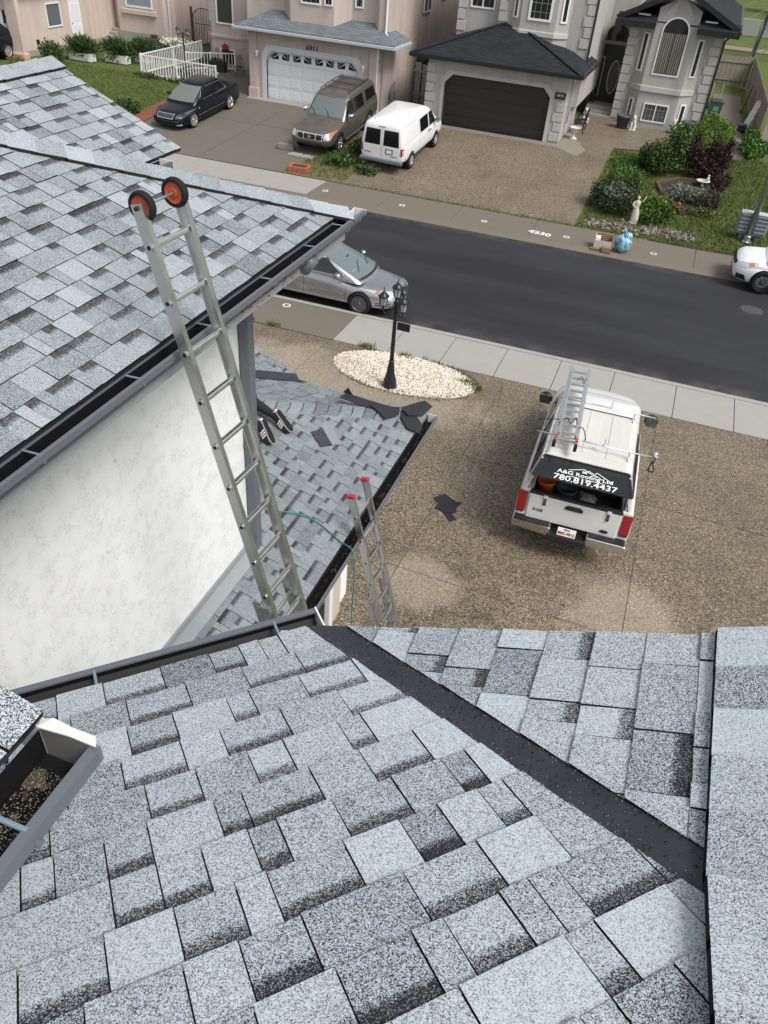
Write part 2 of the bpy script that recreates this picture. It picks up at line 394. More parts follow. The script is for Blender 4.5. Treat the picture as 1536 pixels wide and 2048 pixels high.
def slope_face(roof, name, O, U, V, poly, exp=.143, seed=1, cuts=(), base_mat=None, lift=0., u_off=0., tvar=1.):
    """one plane of shingles. O,U,V: eave origin, unit along the eave, unit up the slope. poly: convex outline (u,v), ccw"""
    rn = random.Random(seed); O, U, V = Vector(O), Vector(U).normalized(), Vector(V).normalized(); N = U.cross(V)
    if N.z < 0: N = -N
    P = lambda u, v, h=0.: tuple(O+U*u+V*v+N*(h+lift))
    mb = MB(); mb.add([P(u, v, -.03) for u, v in poly]+[P(u, v, -.008) for u, v in poly], [tuple(range(len(poly))), tuple(range(len(poly), 2*len(poly)))] + [(i, (i+1) % len(poly), len(poly)+(i+1) % len(poly), len(poly)+i) for i in range(len(poly))])
    sl = mb.build(name, base_mat or BLACK, roof.root)
    us = [p[0] for p in poly]; vs = [p[1] for p in poly]; k0 = int(math.floor(min(vs)/exp)); k1 = int(math.ceil(max(vs)/exp))
    for k in range(k0, k1):
        v0 = k*exp; u = min(us)-rn.uniform(0, .4)+u_off; raised = rn.random() < .5; run = 0
        while u < max(us):
            w = rn.choice((.07, .11, .14, .16, .18, .23)) if raised else rn.choice((.07, .10, .13, .16, .18))
            q = [(u+.0018, v0+rn.uniform(-.0015, .0015)), (u+w-.0018, v0+rn.uniform(-.0015, .0015)), (u+w-.0018, v0+exp+.012), (u+.0018, v0+exp+.012)]
            for i in range(len(poly)): 
                q = clip_poly(q, poly[i], poly[(i+1) % len(poly)])
                if len(q) < 3: break
            if len(q) >= 3 and area2(q) > 2e-5:
                hb = rn.uniform(.0080, .0105) if raised else rn.uniform(.0045, .006)
                n = len(q); hh = [hb*(1-min(1, (v-v0)/exp)*.86) for _, v in q]
                vv = [P(a, b, h) for (a, b), h in zip(q, hh)]+[P(a, b, -.008) for a, b in q]
                ff = [tuple(range(n))]+[(i, n+i, n+(i+1) % n, (i+1) % n) for i in range(n)]
                vf = [(b-v0)/exp for a, b in q]*2
                tone = .52+(rn.gauss(.07, .23) if raised else rn.gauss(-.06, .20))*tvar
                bd = 0. if raised else (rn.uniform(.75, 1.) if rn.random() < .92 else 0.)
                roof.add(sl, vv, ff, max(.05, min(.92, tone)), vf, bd)
            u += w; run += 1
            raised = (not raised) if rn.random() < .86 else raised
    return sl
def caps(roof, parent, A, B, n1, n2, half=.15, exp=.143, seed=3, start=0.):
    """ridge or hip caps from low end A to high end B; n1,n2: unit vectors lying in the two slopes, square to the ridge, pointing down"""
    rn = random.Random(seed); A, B, n1, n2 = Vector(A), Vector(B), Vector(n1).normalized(), Vector(n2).normalized(); d = (B-A); L = d.length; d.normalize()
    up = -(n1+n2); up = Vector((0, 0, 1)) if up.length < .05 else up.normalized()
    s = start
    while s < L:
        e = min(exp+.02, L-s+.02); p = A+d*s; q = A+d*(s+e); b = rn.uniform(.017, .022); j = rn.uniform(-.004, .004)
        vv = [p+n1*half+up*b*.8+d*j, p+up*(b+.006), p+n2*half+up*b*.8+d*j, q+n2*half+up*.012, q+up*.018, q+n1*half+up*.012]
        low = [x-up*.022 for x in vv]
        vs = [tuple(x) for x in vv+low]; fs = [(0, 1, 4, 5), (1, 2, 3, 4), (0, 6, 7, 1), (1, 7, 8, 2), (0, 5, 11, 6), (2, 8, 9, 3), (5, 4, 10, 11), (4, 3, 9, 10)]
        roof.add(parent, vs, fs, max(0, min(1.1, rn.gauss(.72, .20))), [0.]*12, 0., 2); s += exp
def plane_uv(O, U, V):
    O, U, V = Vector(O), Vector(U).normalized(), Vector(V).normalized()
    return lambda p: ((Vector(p)-O).dot(U), (Vector(p)-O).dot(V))
def ccw(p):
    s = sum(p[i][0]*p[(i+1) % len(p)][1]-p[(i+1) % len(p)][0]*p[i][1] for i in range(len(p))); return p if s > 0 else p[::-1]
def gutter(parent, A, B, out, width=.125, depth=.11, straps=(), end_a=True, end_b=True, name='gutter', endmat=None, debris=None):
    """eaves trough: A,B run along the back top edge, out: horizontal unit vector away from the roof"""
    A, B, out = Vector(A), Vector(B), Vector(out).normalized(); up = Vector((0, 0, 1)); d = (B-A).normalized()
    prof = [(0, .0), (0, -depth), (width*.62, -depth), (width*.72, -depth*.55), (width, -depth*.30), (width, .012)]
    t = .006
    mb = MB()   # painted outside shell
    o1 = [(0-.002, -depth-t), (width*.62, -depth-t), (width*.75, -depth*.55), (width+t, -depth*.30), (width+t, .012), (width-.016, .012), (width-.016, .004), (width-.001, .003), (width-.001, -depth*.32), (width*.69, -depth*.55), (width*.60, -depth), (0, -depth)]
    for E in (A, B): mb.v += [tuple(E+out*x+up*z) for x, z in o1]
    n = len(o1); mb.f += [(i, (i+1) % n, n+(i+1) % n, n+i) for i in range(n)]+[tuple(range(n)), tuple(range(n, 2*n))]; mb.mi += [0]*(n+2)
    g = mb.build(name, GUT, parent)
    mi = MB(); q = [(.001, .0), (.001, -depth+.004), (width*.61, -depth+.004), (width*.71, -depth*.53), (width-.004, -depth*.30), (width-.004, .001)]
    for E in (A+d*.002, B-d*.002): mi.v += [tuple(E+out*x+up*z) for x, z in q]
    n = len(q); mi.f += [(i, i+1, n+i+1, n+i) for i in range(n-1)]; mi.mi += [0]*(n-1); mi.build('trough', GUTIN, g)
    for end, flag, s in ((A, end_a, -1), (B, end_b, 1)):
        if flag:
            mc = MB(); mc.prism([end+out*x+up*z for x, z in [(0, .016), (0, -depth-t), (width*.62, -depth-t), (width*.75, -depth*.55), (width+t, -depth*.3), (width+t, .016)]], .006, d*s)
            mc.build('end_cap', endmat or WHITE2, g)
    for s in straps:
        p = A+d*s; ms = MB(); ms.tube([p+up*.004, p+out*(width-.008)+up*.009], .0055, 8); ms.build('strap', M('strap_blue_grey', (.22, .31, .36), .35, .3), g)
        mk = MB(); mk.cyl(p+out*(width+.005)-up*.022, p+out*(width+.012)-up*.022, .009, 10); mk.build('rivet', GUT, g)
    return g
# ---------------- the house we stand on
T45 = Vector((-1, 1, 0)).normalized(); A45 = Vector((1, 1, 0)).normalized()
pN = R(20.5); tN = math.tan(pN)
zN = lambda x, y: 8.01-tN*((-x+y)/math.sqrt(2))
house = thing('roofed_house', 'white stucco house with freshly laid grey shingle roofs, nearest the camera', 'house', (-4, 2, 0))
house.location = (0, 0, 0)
RH = Roof(house, SHG)
# near slope: falls to the left-away (45 degrees)
s0 = 1.725; ON = Vector((0, 0, zN(0, 0)))+T45*s0-Vector((0, 0, tN*s0))
VN = (-T45*math.cos(pN)+Vector((0, 0, math.sin(pN)))).normalized(); UN = A45
uvN = plane_uv(ON, UN, VN)
pR = math.atan(.425); ridgeX, ridgeZ = .60, 7.932
zR = lambda x: ridgeZ-.425*abs(x-ridgeX)
# valley line: N == R  (left side of gable)  8.01+a x-a y = zR
aN = tN/math.sqrt(2)
def valley_y(x): return (8.01+aN*x-zR(x))/aN
VA = Vector((-.86, valley_y(-.86), zR(-.86))); VB = Vector((ridgeX, valley_y(ridgeX), ridgeZ))
vd = (VB-VA).normalized()
# hip between N and the far side E of the gable, running up behind the camera
HA = VB.copy(); HB = Vector((ridgeX, -1.2, zN(ridgeX, -1.2)))
uvalley = [uvN(VA), uvN(VB)]
# sideways offset of the shingle cut from the valley centre
vn = vd.cross(Vector((0, 0, 1))).normalized()   # points to +x+y side? fixed by sign below
if vn.dot(Vector((1, 1, 0))) < 0: vn = -vn
cutN = .052; cutR = .046
nN = Vector((aN*-1, aN, 1)).normalized(); sideN = vd.cross(nN).normalized(); sideN = sideN if sideN.dot(vn) < 0 else -sideN
nR = Vector((-.425, 0, 1)).normalized(); sideR = vd.cross(nR).normalized(); sideR = sideR if sideR.dot(vn) > 0 else -sideR
p1 = uvN(VA+sideN*cutN-vd*.2); p2 = uvN(VB+sideN*cutN)
hipu = [uvN(HA), uvN(HB)]
polyN = ccw([(-2.6, 0), (p1[0]+(0-p1[1])*(p2[0]-p1[0])/(p2[1]-p1[1]), 0), p2, hipu[1], (-2.6, hipu[1][1])])
near_slope = slope_face(RH, 'roof_slope', ON, UN, VN, polyN, seed=11)
tag(near_slope, 'near grey shingle slope falling to the dark eaves trough')
# gable slope R (right), courses run along Y, falls to -X
OR = Vector((VA.x-.3, 1.694, zR(VA.x-.3))); UR = Vector((0, -1, 0)); VR = Vector((1, 0, .425)).normalized(); uvR = plane_uv(OR, UR, VR)
r1 = uvR(VA+sideR*cutR-vd*.3); r2 = uvR(VB+sideR*cutR)
vt = uvR(Vector((ridgeX, 0, ridgeZ)))[1]
kr = (r2[0]-r1[0])/(r2[1]-r1[1])
polyR = ccw([(0, r1[1]-r1[0]/kr), (r1[0]+(vt-r1[1])*kr, vt), (0, vt)])
gable_slope = slope_face(RH, 'roof_slope', OR, UR, VR, polyR, seed=23)
tag(gable_slope, 'small gable slope right of the black valley strip')
# far side of the gable
OE = Vector((2.9, 1.694, zR(2.9))); UE = Vector((0, 1, 0)); VE = Vector((-1, 0, .425)).normalized(); uvE = plane_uv(OE, UE, VE)
VM = Vector((2*ridgeX-VA.x, VA.y, VA.z))     # the valley on the far side mirrors the near one
polyE = ccw([uvE((VM.x, 1.694, zR(VM.x))), uvE((ridgeX, 1.694, ridgeZ)), uvE(HA), uvE(VM)])
OM = Vector((2*ridgeX-ON.x, ON.y, ON.z)); UM = Vector((1, -1, 0)).normalized(); VMv = Vector((-VN.x, VN.y, VN.z)); uvM = plane_uv(OM, UM, VMv)
slope_face(RH, 'roof_slope', OM, UM, VMv, ccw([uvM(VM), uvM(HA), uvM(HB), (3.0, uvM(HB)[1]), (3.0, 0)]), seed=31)
east_slope = slope_face(RH, 'roof_slope', OE, UE, VE, polyE, seed=29)
caps(RH, gable_slope, (ridgeX, 1.70, ridgeZ+.012), (ridgeX, VB.y+.06, ridgeZ+.012), (-1, 0, -.425), (1, 0, -.425), half=.165, exp=.145, seed=5)
hd = (HB-HA).normalized(); h1 = hd.cross(nN).normalized(); h1 = h1 if h1.dot(T45) > 0 else -h1
nE = Vector((aN, aN, 1)).normalized(); h2 = hd.cross(nE).normalized(); h2 = h2 if h2.x > 0 else -h2
caps(RH, near_slope, Vector((ridgeX, VB.y+.06, ridgeZ+.02)), HB+Vector((0, 0, .012)), h1, h2, half=.165, exp=.145, seed=6)
# fascia under the gable's rake
mb = MB(); mb.prism([(VA.x-.02, 1.69, zR(VA.x-.02)-.02), (ridgeX, 1.69, ridgeZ-.02), (2.0, 1.69, zR(2.0)-.02), (2.0, 1.69, zR(2.0)-.17), (ridgeX, 1.69, ridgeZ-.17), (VA.x-.02, 1.69, zR(VA.x-.02)-.17)], .02, (0, -1, 0)); mb.build('fascia', WHITE2, house)
# valley lining of black membrane, folded along the valley
mb = MB(); w = .20; nseg = 24
q0 = uvN(VA); q1 = uvN(VA+vd); e0 = (1.70-VA.y)/vd.y
for i in range(nseg+1):
    s = e0+(((VB-VA).length-.02)-e0)*i/nseg; c = VA+vd*s
    wob = .004*math.sin(i*1.7)
    def at(off, h): 
        s_ = (1.70-(VA+off).y)/vd.y; q0_, q1_ = uvN(VA+off)[1], uvN(VA+off+vd)[1]; s_ = max(s_, -(q0_)/(q1_-q0_)-.01) if off.dot(sideN) > .02 else s_; L_ = (VB-VA).length-.02; return tuple(VA+off+vd*(s_+(L_-s_)*i/nseg)+h)
    mb.v += [at(sideN*(cutN+.035), -nN*.004), at(sideN*(cutN+.012+wob), -nN*.003), at(sideN*.03, -nN*.001), at(Vector((0, 0, 0)), Vector((0, 0, .001))), at(sideR*.03, -nR*.001), at(sideR*(cutR+.035), -nR*.004)]
    0 and [tuple(c+sideN*w-nN*.004), tuple(c+sideN*(cutN+.012+wob)-nN*.003), tuple(c+sideN*.03-nN*.001), tuple(c+Vector((0, 0, .001))), tuple(c+sideR*.03-nR*.001), tuple(c+sideR*w*.6-nR*.004)]
for i in range(nseg):
    for k in range(5): mb.f.append((i*6+k, i*6+k+1, i*6+7+k, i*6+6+k)); mb.mi.append(0)
mb.build('valley_membrane', MEMB, house, smooth=True, label='wet black membrane strip lining the roof valley')
# loose granules and grit washed into the valley
rn = random.Random(77); gv = MB()
for i in range(420):
    off = rn.choice((sideN*rn.uniform(.0, cutN), sideN*(cutN-abs(rn.gauss(0, .008))), sideR*(cutR-abs(rn.gauss(0, .01))))); p = VA+off+vd*rn.uniform(.25, (VB-VA).length-.03); r_ = rn.uniform(.0008, .0019)
    gv.add([p+Vector(q)*r_ for q in ((1, 0, 0), (-.5, .87, 0), (-.5, -.87, 0), (0, 0, 1.4))], [(0, 1, 3), (1, 2, 3), (2, 0, 3)])
gv.build('loose_granules', M('granule_pale', (.34, .37, .39), .9), house, kind='stuff')
# eaves trough along the 45 degree eave
ge = (VA+vd*e0-ON).dot(UN)
gA = ON+UN*(-2.55)+T45*-.01+Vector((0, 0, -.055)); gB = ON+UN*(ge+.02)+T45*-.01+Vector((0, 0, -.055))
gl = (gB-gA).length
g45 = gutter(house, gA, gB, T45, width=.125, depth=.10, straps=[gl-1.48, gl-.78, gl-.16], name='eaves_trough', endmat=WHITE)
tag(g45, 'grey eaves trough with black inside below the near slope')
# wall under the near roof
mb = MB(); q = 1.25
a = T45*q+A45*-2.6; b = T45*q+A45*.55
mb.prism([a, b, Vector((1.2, 1.3, 0)), Vector((2.6, 1.3, 0)), Vector((2.6, -3, 0)), Vector((-2.9, -3, 0))], 7.0, (0, 0, 1)); mb.build('wall', STUC_W, house)
# soffit under the near eave
mb = MB(); mb.prism([T45*1.24+A45*-2.6+Vector((0, 0, 7.18)), T45*1.24+A45*.9+Vector((0, 0, 7.18)), T45*1.74+A45*.9+Vector((0, 0, 7.18)), T45*1.74+A45*-2.6+Vector((0, 0, 7.18))], .03, (0, 0, 1)); mb.build('soffit', WHITE2, house)
# ---------------- upper roof corner at the far left edge of the picture
LZ = 8.10
uo = Vector((-.855, .655, LZ)); 
OU = Vector((-.865, .655, LZ)); UU = Vector((0, -1, 0)); VU = Vector((-1, 0, .374)).normalized()
upper = slope_face(RH, 'roof_slope', OU, UU, VU, ccw([(0, 0), (3.0, 0), (3.0, 2.2), (0, 2.2)]), seed=41)
tag(upper, 'corner of the upper roof at the left edge')
gU = gutter(house, (-.865, -2.2, LZ-.025), (-.865, .635, LZ-.025), (1, 0, 0), width=.135, depth=.085, straps=[2.2+.455, 2.2-.2], name='eaves_trough', end_a=False, endmat=M('grey_sheet', (.16, .16, .155), .5))
M('off_white_sheet', (.62, .60, .56), .5)
tag(gU, 'open trough end full of water and grit at the left edge')
mb = MB()
mb.v += [(-.862, -.6, LZ-.103), (-.785, -.6, LZ-.103), (-.785, .60, LZ-.103), (-.862, .60, LZ-.103)]; mb.f += [(0, 1, 2, 3)]; mb.mi += [0]
def puddle():
    g = G('gutter_grit_water', rough=.12, spec=.6); n = g.noise(16, 4, .6); yy = g.math('MULTIPLY', g.math('SUBTRACT', g.sep()[1], .38), .55); k = g.ramp(g.math('ADD', n, yy), [(.61, (.008, .008, .008)), (.66, (.075, .062, .043))])
    s = g.vor(800, out='Distance'); sp = g.ramp(g.sep(g.vor(520))[0], [(.88, 0.), (.89, 1.)], 'CONSTANT'); k = g.mix(sp, k, (.30, .26, .2)); g.col(k); return g.m
mb.build('grit_water', puddle(), gU)
mb = MB(); mb.prism([(-.866, .655, LZ-.02), (-3.0, .655, LZ-.02+.374*2.13), (-3.0, .655, LZ-.2+.374*2.13), (-.866, .655, LZ-.14)], .02, (0, -1, 0)); mb.build('fascia', WHITE2, house)
mb = MB(); mb.box(-3.0, -1.45, -2.2, .35, 7.2, 8.3); mb.build('wall', STUC_W, house)
# bent flap of end-cap sheet
mb = MB(); z = LZ+.005
mb.prism([(-.855, .640, z-.003), (-.83, .646, z+.006), (-.785, .645, z+.0), (-.74, .650, z-.008), (-.727, .632, z-.010), (-.785, .628, z-.002), (-.85, .620, z)], .004, (0, 0, 1)); mb.build('bent_flap', M('off_white_sheet'), gU)
# ---------------- left block: tall white wall and its roof
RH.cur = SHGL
tL = .3739; EX, EY, EZ = -2.30, 5.60, 7.44
UL = Vector((0, 1, 0)); VL = Vector((-1, 0, tL)).normalized(); OL = Vector((EX, -3, EZ)); uvL = plane_uv(OL, UL, VL)
hip = lambda k: Vector((EX-k, EY-k, EZ+tL*k))
polyL = ccw([uvL((EX, -1.2, EZ)), uvL((EX, EY, EZ)), uvL(hip(3.6)), uvL((EX-3.6, -1.2, EZ+tL*3.6))])
left_slope = slope_face(RH, 'roof_slope', OL, UL, VL, polyL, seed=51, tvar=.75)
tag(left_slope, 'broad grey shingle slope above the white stucco wall')
WX, WR, WY, tW = -4.22, -5.49, 6.36, .425      # wing eave, wing ridge, wing rake
zW = lambda x: EZ+tW*(WX-x)
UF = Vector((-1, 0, 0)); VF_ = Vector((0, -1, tL)).normalized(); OF = Vector((EX, EY, EZ)); uvF = plane_uv(OF, UF, VF_)
# valley between front slope and wing: EZ - tL (y-EY) = EZ + tW (WX-x)
vy = lambda x: EY-(tW*(WX-x))/tL
front_slope = slope_face(RH, 'roof_slope', OF, UF, VF_, ccw([uvF((EX, EY, EZ)), uvF((WX, EY, EZ)), uvF((WR, vy(WR), zW(WR))), uvF(hip(3.6))]), seed=57)
UW = Vector((0, 1, 0)); VW = Vector((-1, 0, tW)).normalized(); OW = Vector((WX, EY-3, EZ)); uvW = plane_uv(OW, UW, VW)
wing_slope = slope_face(RH, 'roof_slope', OW, UW, VW, ccw([uvW((WX, EY, EZ)), uvW((WX, WY, EZ)), uvW((WR, WY, zW(WR))), uvW((WR, vy(WR), zW(WR)))]), seed=61)
tag(wing_slope, 'gable wing slope beyond the hip, left of the black sedan')
caps(RH, left_slope, hip(-.02)+Vector((0, 0, .012)), hip(3.5)+Vector((0, 0, .012)), (1, -1, -tL), (-1, 1, -tL), half=.15, exp=.17, seed=9)
caps(RH, wing_slope, (WR, WY+.01, zW(WR)+.012), (WR, vy(WR)-1.5, zW(WR)+.012), (1, 0, -tW), (-1, 0, -tW), half=.15, exp=.19, seed=10)
# other side of the wing
OW2 = Vector((WR-1.3, EY-3, zW(WR)-tW*1.3)); VW2 = Vector((1, 0, tW)).normalized(); uvW2 = plane_uv(OW2, UW, VW2)
slope_face(RH, 'roof_slope', OW2, UW, VW2, ccw([uvW2((WR-1.3, EY-2, zW(WR)-tW*1.3)), uvW2((WR-1.3, WY, zW(WR)-tW*1.3)), uvW2((WR, WY, zW(WR))), uvW2((WR, EY-2, zW(WR)))]), seed=62)
gL = gutter(house, (EX+.01, -1.2, EZ-.03), (EX+.01, EY+.16, EZ-.03), (1, 0, 0), width=.10, depth=.075, straps=[1.2+k for k in (2.05, 2.78, 3.45, 4.2, 4.85, 5.35)], name='eaves_trough')
tag(gL, 'long grey eaves trough below the broad shingle slope')
gutter(house, (WX-.005, EY+.1, EZ-.03), (WX-.005, EY+.42, EZ-.03), (1, 0, 0), width=.13, depth=.12, straps=[.16], name='eaves_trough', endmat=WHITE)
gutter(house, (EX+.02, EY+.012, EZ-.03), (WX+.12, EY+.012, EZ-.03), (0, 1, 0), width=.13, depth=.12, straps=[.3, .95], name='eaves_trough')
# leaves lying in the trough near the corner
mb = MB(); rn = random.Random(3)
for i in range(260):
    y = rn.choice((rn.gauss(4.55, .16), rn.gauss(4.1, .22), rn.uniform(3.3, 5.4))); c = Vector((EX+.07+rn.gauss(0, .022), y, EZ-.03-.085+rn.uniform(0, .045))); a = rn.uniform(0, 6.28); s = rn.uniform(.006, .016)
    d1 = Vector((math.cos(a), math.sin(a), rn.uniform(-.5, .5)))*s; d2 = Vector((-math.sin(a), math.cos(a), rn.uniform(-.5, .5)))*s*.6; mb.poly([c-d1, c+d2, c+d1, c-d2])
mb.build('leaf_litter', concrete('dead_leaves', (.20, .085, .035), (.07, .035, .018)), gL, kind='stuff')
# crumpled scrap at the corner
mb = MB(); mb.prism([(EX+.015, EY-.05, EZ-.04), (EX+.06, EY-.10, EZ-.0), (EX+.05, EY-.03, EZ+.02), (EX+.02, EY+.0, EZ+.0)], .01, (1, 0, .2)); mb.build('flashing_scrap', M('off_white_sheet'), gL)
WXL, WYL = -2.95, 5.08
mb = MB(); mb.box(-9, WXL, -3, WYL, 0, 7.38); wl = mb.build('wall', STUC_W, house); tag(wl, 'tall white textured stucco wall')
mb = MB(); mb.box(WR-1.1, WX-.45, WYL-.5, 5.9, 0, 7.3); mb.build('wall', STUC_W, house)
mb = MB(); mb.prism([(WX-.45, 5.9, 7.3), (WR, 5.9, 7.3+.35), (WR-1.1, 5.9, 7.3)], .2, (0, -1, 0)); mb.build('wall', STUC_W, house)
mb = MB(); mb.box(WXL-.02, EX+.01, -1.2, EY+.01, 7.22, 7.27); mb.box(-4.2, WXL-.02, WYL, EY+.01, 7.22, 7.27); mb.build('soffit', M('soffit_grey', (.30, .31, .33), .5), house)
mb = MB(); mb.box(EX-.025, EX+.008, -1.2, EY+.005, 7.25, 7.40); mb.build('fascia', GUT, house)
# downspout at the wall corner with elbow below the trough
dsp = MB(); dx, dy = WXL+.052, WYL-.02
dsp.box(dx-.045, dx+.045, dy-.055, dy+.055, 4.08, 7.05); ds = dsp.build('downspout', GUT, house, bevel=.012); tag(ds, 'grey downspout at the corner of the white wall')
el = MB(); el.tube([(dx, dy, 7.02), (dx+.03, dy+.0, 7.10), (-2.55, 4.93, 7.22), (-2.27, 4.85, 7.26), (-2.22, 4.84, 7.34)], [.05, .052, .052, .055, .055], 12); el.build('elbow', GUT, ds, smooth=True)
for k in range(9):
    p = Vector((dx+.03, dy, 7.10)).lerp(Vector((-2.4, 4.88, 7.24)), k/8); el = MB(); dd = Vector((-2.4, 4.88, 7.24))-Vector((dx+.03, dy, 7.10)); dd.normalize(); el.cyl(p-dd*.005, p+dd*.005, .060, 14); el.build('corrugation', GUT, ds)
for z in (6.6, 5.4, 4.35):
    mb = MB(); mb.box(dx-.05, dx+.05, dy-.06, dy+.06, z, z+.035); mb.build('bracket', GUT, ds)
el = MB(); el.tube([(dx, dy, 4.14), (dx+.01, dy+.005, 4.07), (dx+.10, dy+.06, 4.03)], .052, 10); el.build('elbow', GUT, ds, smooth=True)
RH.finish(300)
# ---------------- attached garage, lower roof
garage = thing('attached_garage', 'attached garage with lower grey shingle hip roof beside the driveway', 'garage', (0, 0, 0))
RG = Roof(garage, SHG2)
GX, GY, GZ = -2.24, 8.65, 3.92; tG = .3739
OG = Vector((GX, 0, GZ)); UG = Vector((0, 1, 0)); VG = Vector((-1, 0, tG)).normalized(); uvG = plane_uv(OG, UG, VG)
gh = lambda k: Vector((GX-k, GY-k, GZ+tG*k))
gs = slope_face(RG, 'roof_slope', OG, UG, VG, ccw([uvG((GX, 1.0, GZ)), uvG((GX, GY, GZ)), uvG(gh(3.2)), uvG((GX-3.2, 5.08, GZ+tG*3.2)), uvG((GX-3.2, 1.0, GZ+tG*3.2))]), seed=71, tvar=.55)
tag(gs, 'lower garage slope with the teal hose lying on it')
OF2 = Vector((GX, GY, GZ)); UF2 = Vector((-1, 0, 0)); VF2 = Vector((0, -1, tG)).normalized(); uvF2 = plane_uv(OF2, UF2, VF2)
GVX = -4.13; tV = .39
vyg = lambda x: GY-(tV*(GVX-x))/tG
fs_ = slope_face(RG, 'roof_slope', OF2, UF2, VF2, ccw([uvF2((GX, GY, GZ)), uvF2((GVX, GY, GZ)), uvF2((GVX-1.9, vyg(GVX-1.9), GZ+tV*1.9)), uvF2(gh(3.2))]), seed=73, tvar=.55)
OV = Vector((GVX, 3, GZ)); UV_ = Vector((0, 1, 0)); VV = Vector((-1, 0, tV)).normalized(); uvV = plane_uv(OV, UV_, VV)
gab = slope_face(RG, 'roof_slope', OV, UV_, VV, ccw([uvV((GVX-.12, GY-.02, GZ+tV*.12)), uvV((GVX-.10, GY+.12, GZ+tV*.10)), uvV((GVX-1.9, GY+.12, GZ+tV*1.9)), uvV((GVX-1.9, vyg(GVX-1.9)+.1, GZ+tV*1.9))]), seed=75, tvar=.55)
# membrane in the front valley
mb = MB(); A_ = Vector((GVX, GY, GZ)); B_ = Vector((GVX-1.9, vyg(GVX-1.9), GZ+tV*1.9)); sA = Vector((0, 1, tV*0)); 
mb.v += [tuple(A_+Vector((.12, .0, .016))), tuple(A_+Vector((-.02, .02, .01))), tuple(A_+Vector((-.10, .08, .055))), tuple(B_+Vector((.14, -.05, .026))), tuple(B_+Vector((0, 0, .014))), tuple(B_+Vector((-.05, .13, .05)))]
mb.f += [(0, 1, 4, 3), (1, 2, 5, 4)]; mb.mi += [0, 0]; mb.build('valley_membrane', MEMB, garage)
# shingles folded over the hip, not yet capped
rn = random.Random(5)
k = .42
while k < 2.6:
    h = gh(k); u = Vector((0, 0, 1)); w = rn.uniform(.14, .2); e = .11
    a0 = h+Vector((.03, -.20, -.006)); b0 = h+Vector((0, 0, .035)); c0 = h+Vector((-.22, .03, -.03))
    a1 = a0+Vector((-e, -e, tG*e)); b1 = b0+Vector((-e, -e, tG*e-.012)); c1 = c0+Vector((-e, -e, tG*e))
    m1 = (a0+b0)/2+Vector((.02, -.02, .022)); m2 = (b0+c0)/2+Vector((-.02, .02, .015))
    m3 = (a1+b1)/2+Vector((.02, -.02, .012)); m4 = (b1+c1)/2+Vector((-.02, .02, .008))
    vv = [a0, m1, b0, m2, c0, c1, m4, b1, m3, a1]; low = [x-u*.012 for x in vv]
    n = 10; RG.add(gs, [tuple(x) for x in vv+low], [(0, 1, 8, 9), (1, 2, 7, 8), (2, 3, 6, 7), (3, 4, 5, 6), (0, 10, 11, 1), (1, 11, 12, 2), (2, 12, 13, 3), (3, 13, 14, 4), (0, 9, 19, 10), (4, 14, 15, 5)], rn.gauss(.5, .22), [0.]*20, 0., 4)
    k += .118
gg = gutter(garage, (GX+.01, 1.0, GZ-.03), (GX+.01, GY+.04, GZ-.03), (1, 0, 0), width=.13, depth=.11, straps=[], name='eaves_trough', endmat=WHITE)
tag(gg, 'garage eaves trough the short ladder leans on')
mb = MB(); rn = random.Random(8)
for i in range(170):
    c = Vector((GX+.07+rn.gauss(0, .02), rn.uniform(4, 8.6), GZ-.12+rn.uniform(0, .03))); a = rn.uniform(0, 6.28); s = rn.uniform(.006, .02)
    d1 = Vector((math.cos(a), math.sin(a), rn.uniform(-.3, .3)))*s; d2 = Vector((-math.sin(a), math.cos(a), 0))*s*.5; mb.poly([c-d1, c+d2, c+d1, c-d2])
mb.build('leaf_litter', M('dead_leaves'), gg, kind='stuff')
for y, L in ((5.35, .1), (6.72, .12), (7.55, .10)):
    mb = MB(); mb.tube([(GX+.03, y, GZ-.05), (GX+.07, y+.03, GZ-.03), (GX+.12, y-.02, GZ-.05)], .004, 5); mb.build('twig', M('twig_brown', (.10, .06, .04), .8), gg)
# walls and side door opening of the garage
GWX = -3.08; gfl = zt(GWX, 7)
mb = MB(); mb.box(-6.5, GWX, 1.2, 5.6, gfl-.2, 3.75); mb.box(-6.5, GWX, 7.75, 8.15, gfl-.2, 3.75); mb.box(-6.5, GWX, 5.6, 7.75, 3.0, 3.75); mb.box(-6.5, -4.3, 5.6, 7.75, gfl-.2, 3.0); mb.build('wall', STUC_W, garage)
mb = MB(); mb.box(-4.3, -3.08, 5.6, 7.75, gfl-.2, gfl+.02); mb.build('floor', CONC, garage)
mb = MB(); mb.box(GWX+.002, GWX+.06, 7.42, 7.76, gfl, 3.1); mb.build('door_trim', M('cream_trim', (.52, .46, .38), .6), garage, bevel=.01)
mb = MB(); mb.box(GWX+.003, GWX+.09, 7.28, 7.41, gfl, 3.1); mb.build('door_trim', WHITE2, garage, bevel=.012)
mb = MB(); mb.box(GWX+.002, GWX+.05, 5.5, 5.62, gfl, 3.1); mb.box(GWX+.002, GWX+.05, 5.62, 7.28, 2.98, 3.1); mb.build('door_trim', WHITE2, garage)
mb = MB(); mb.box(GWX+.06, GX+.0, 1.0, GY, 3.70, 3.74); mb.build('soffit', M('soffit_grey'), garage)
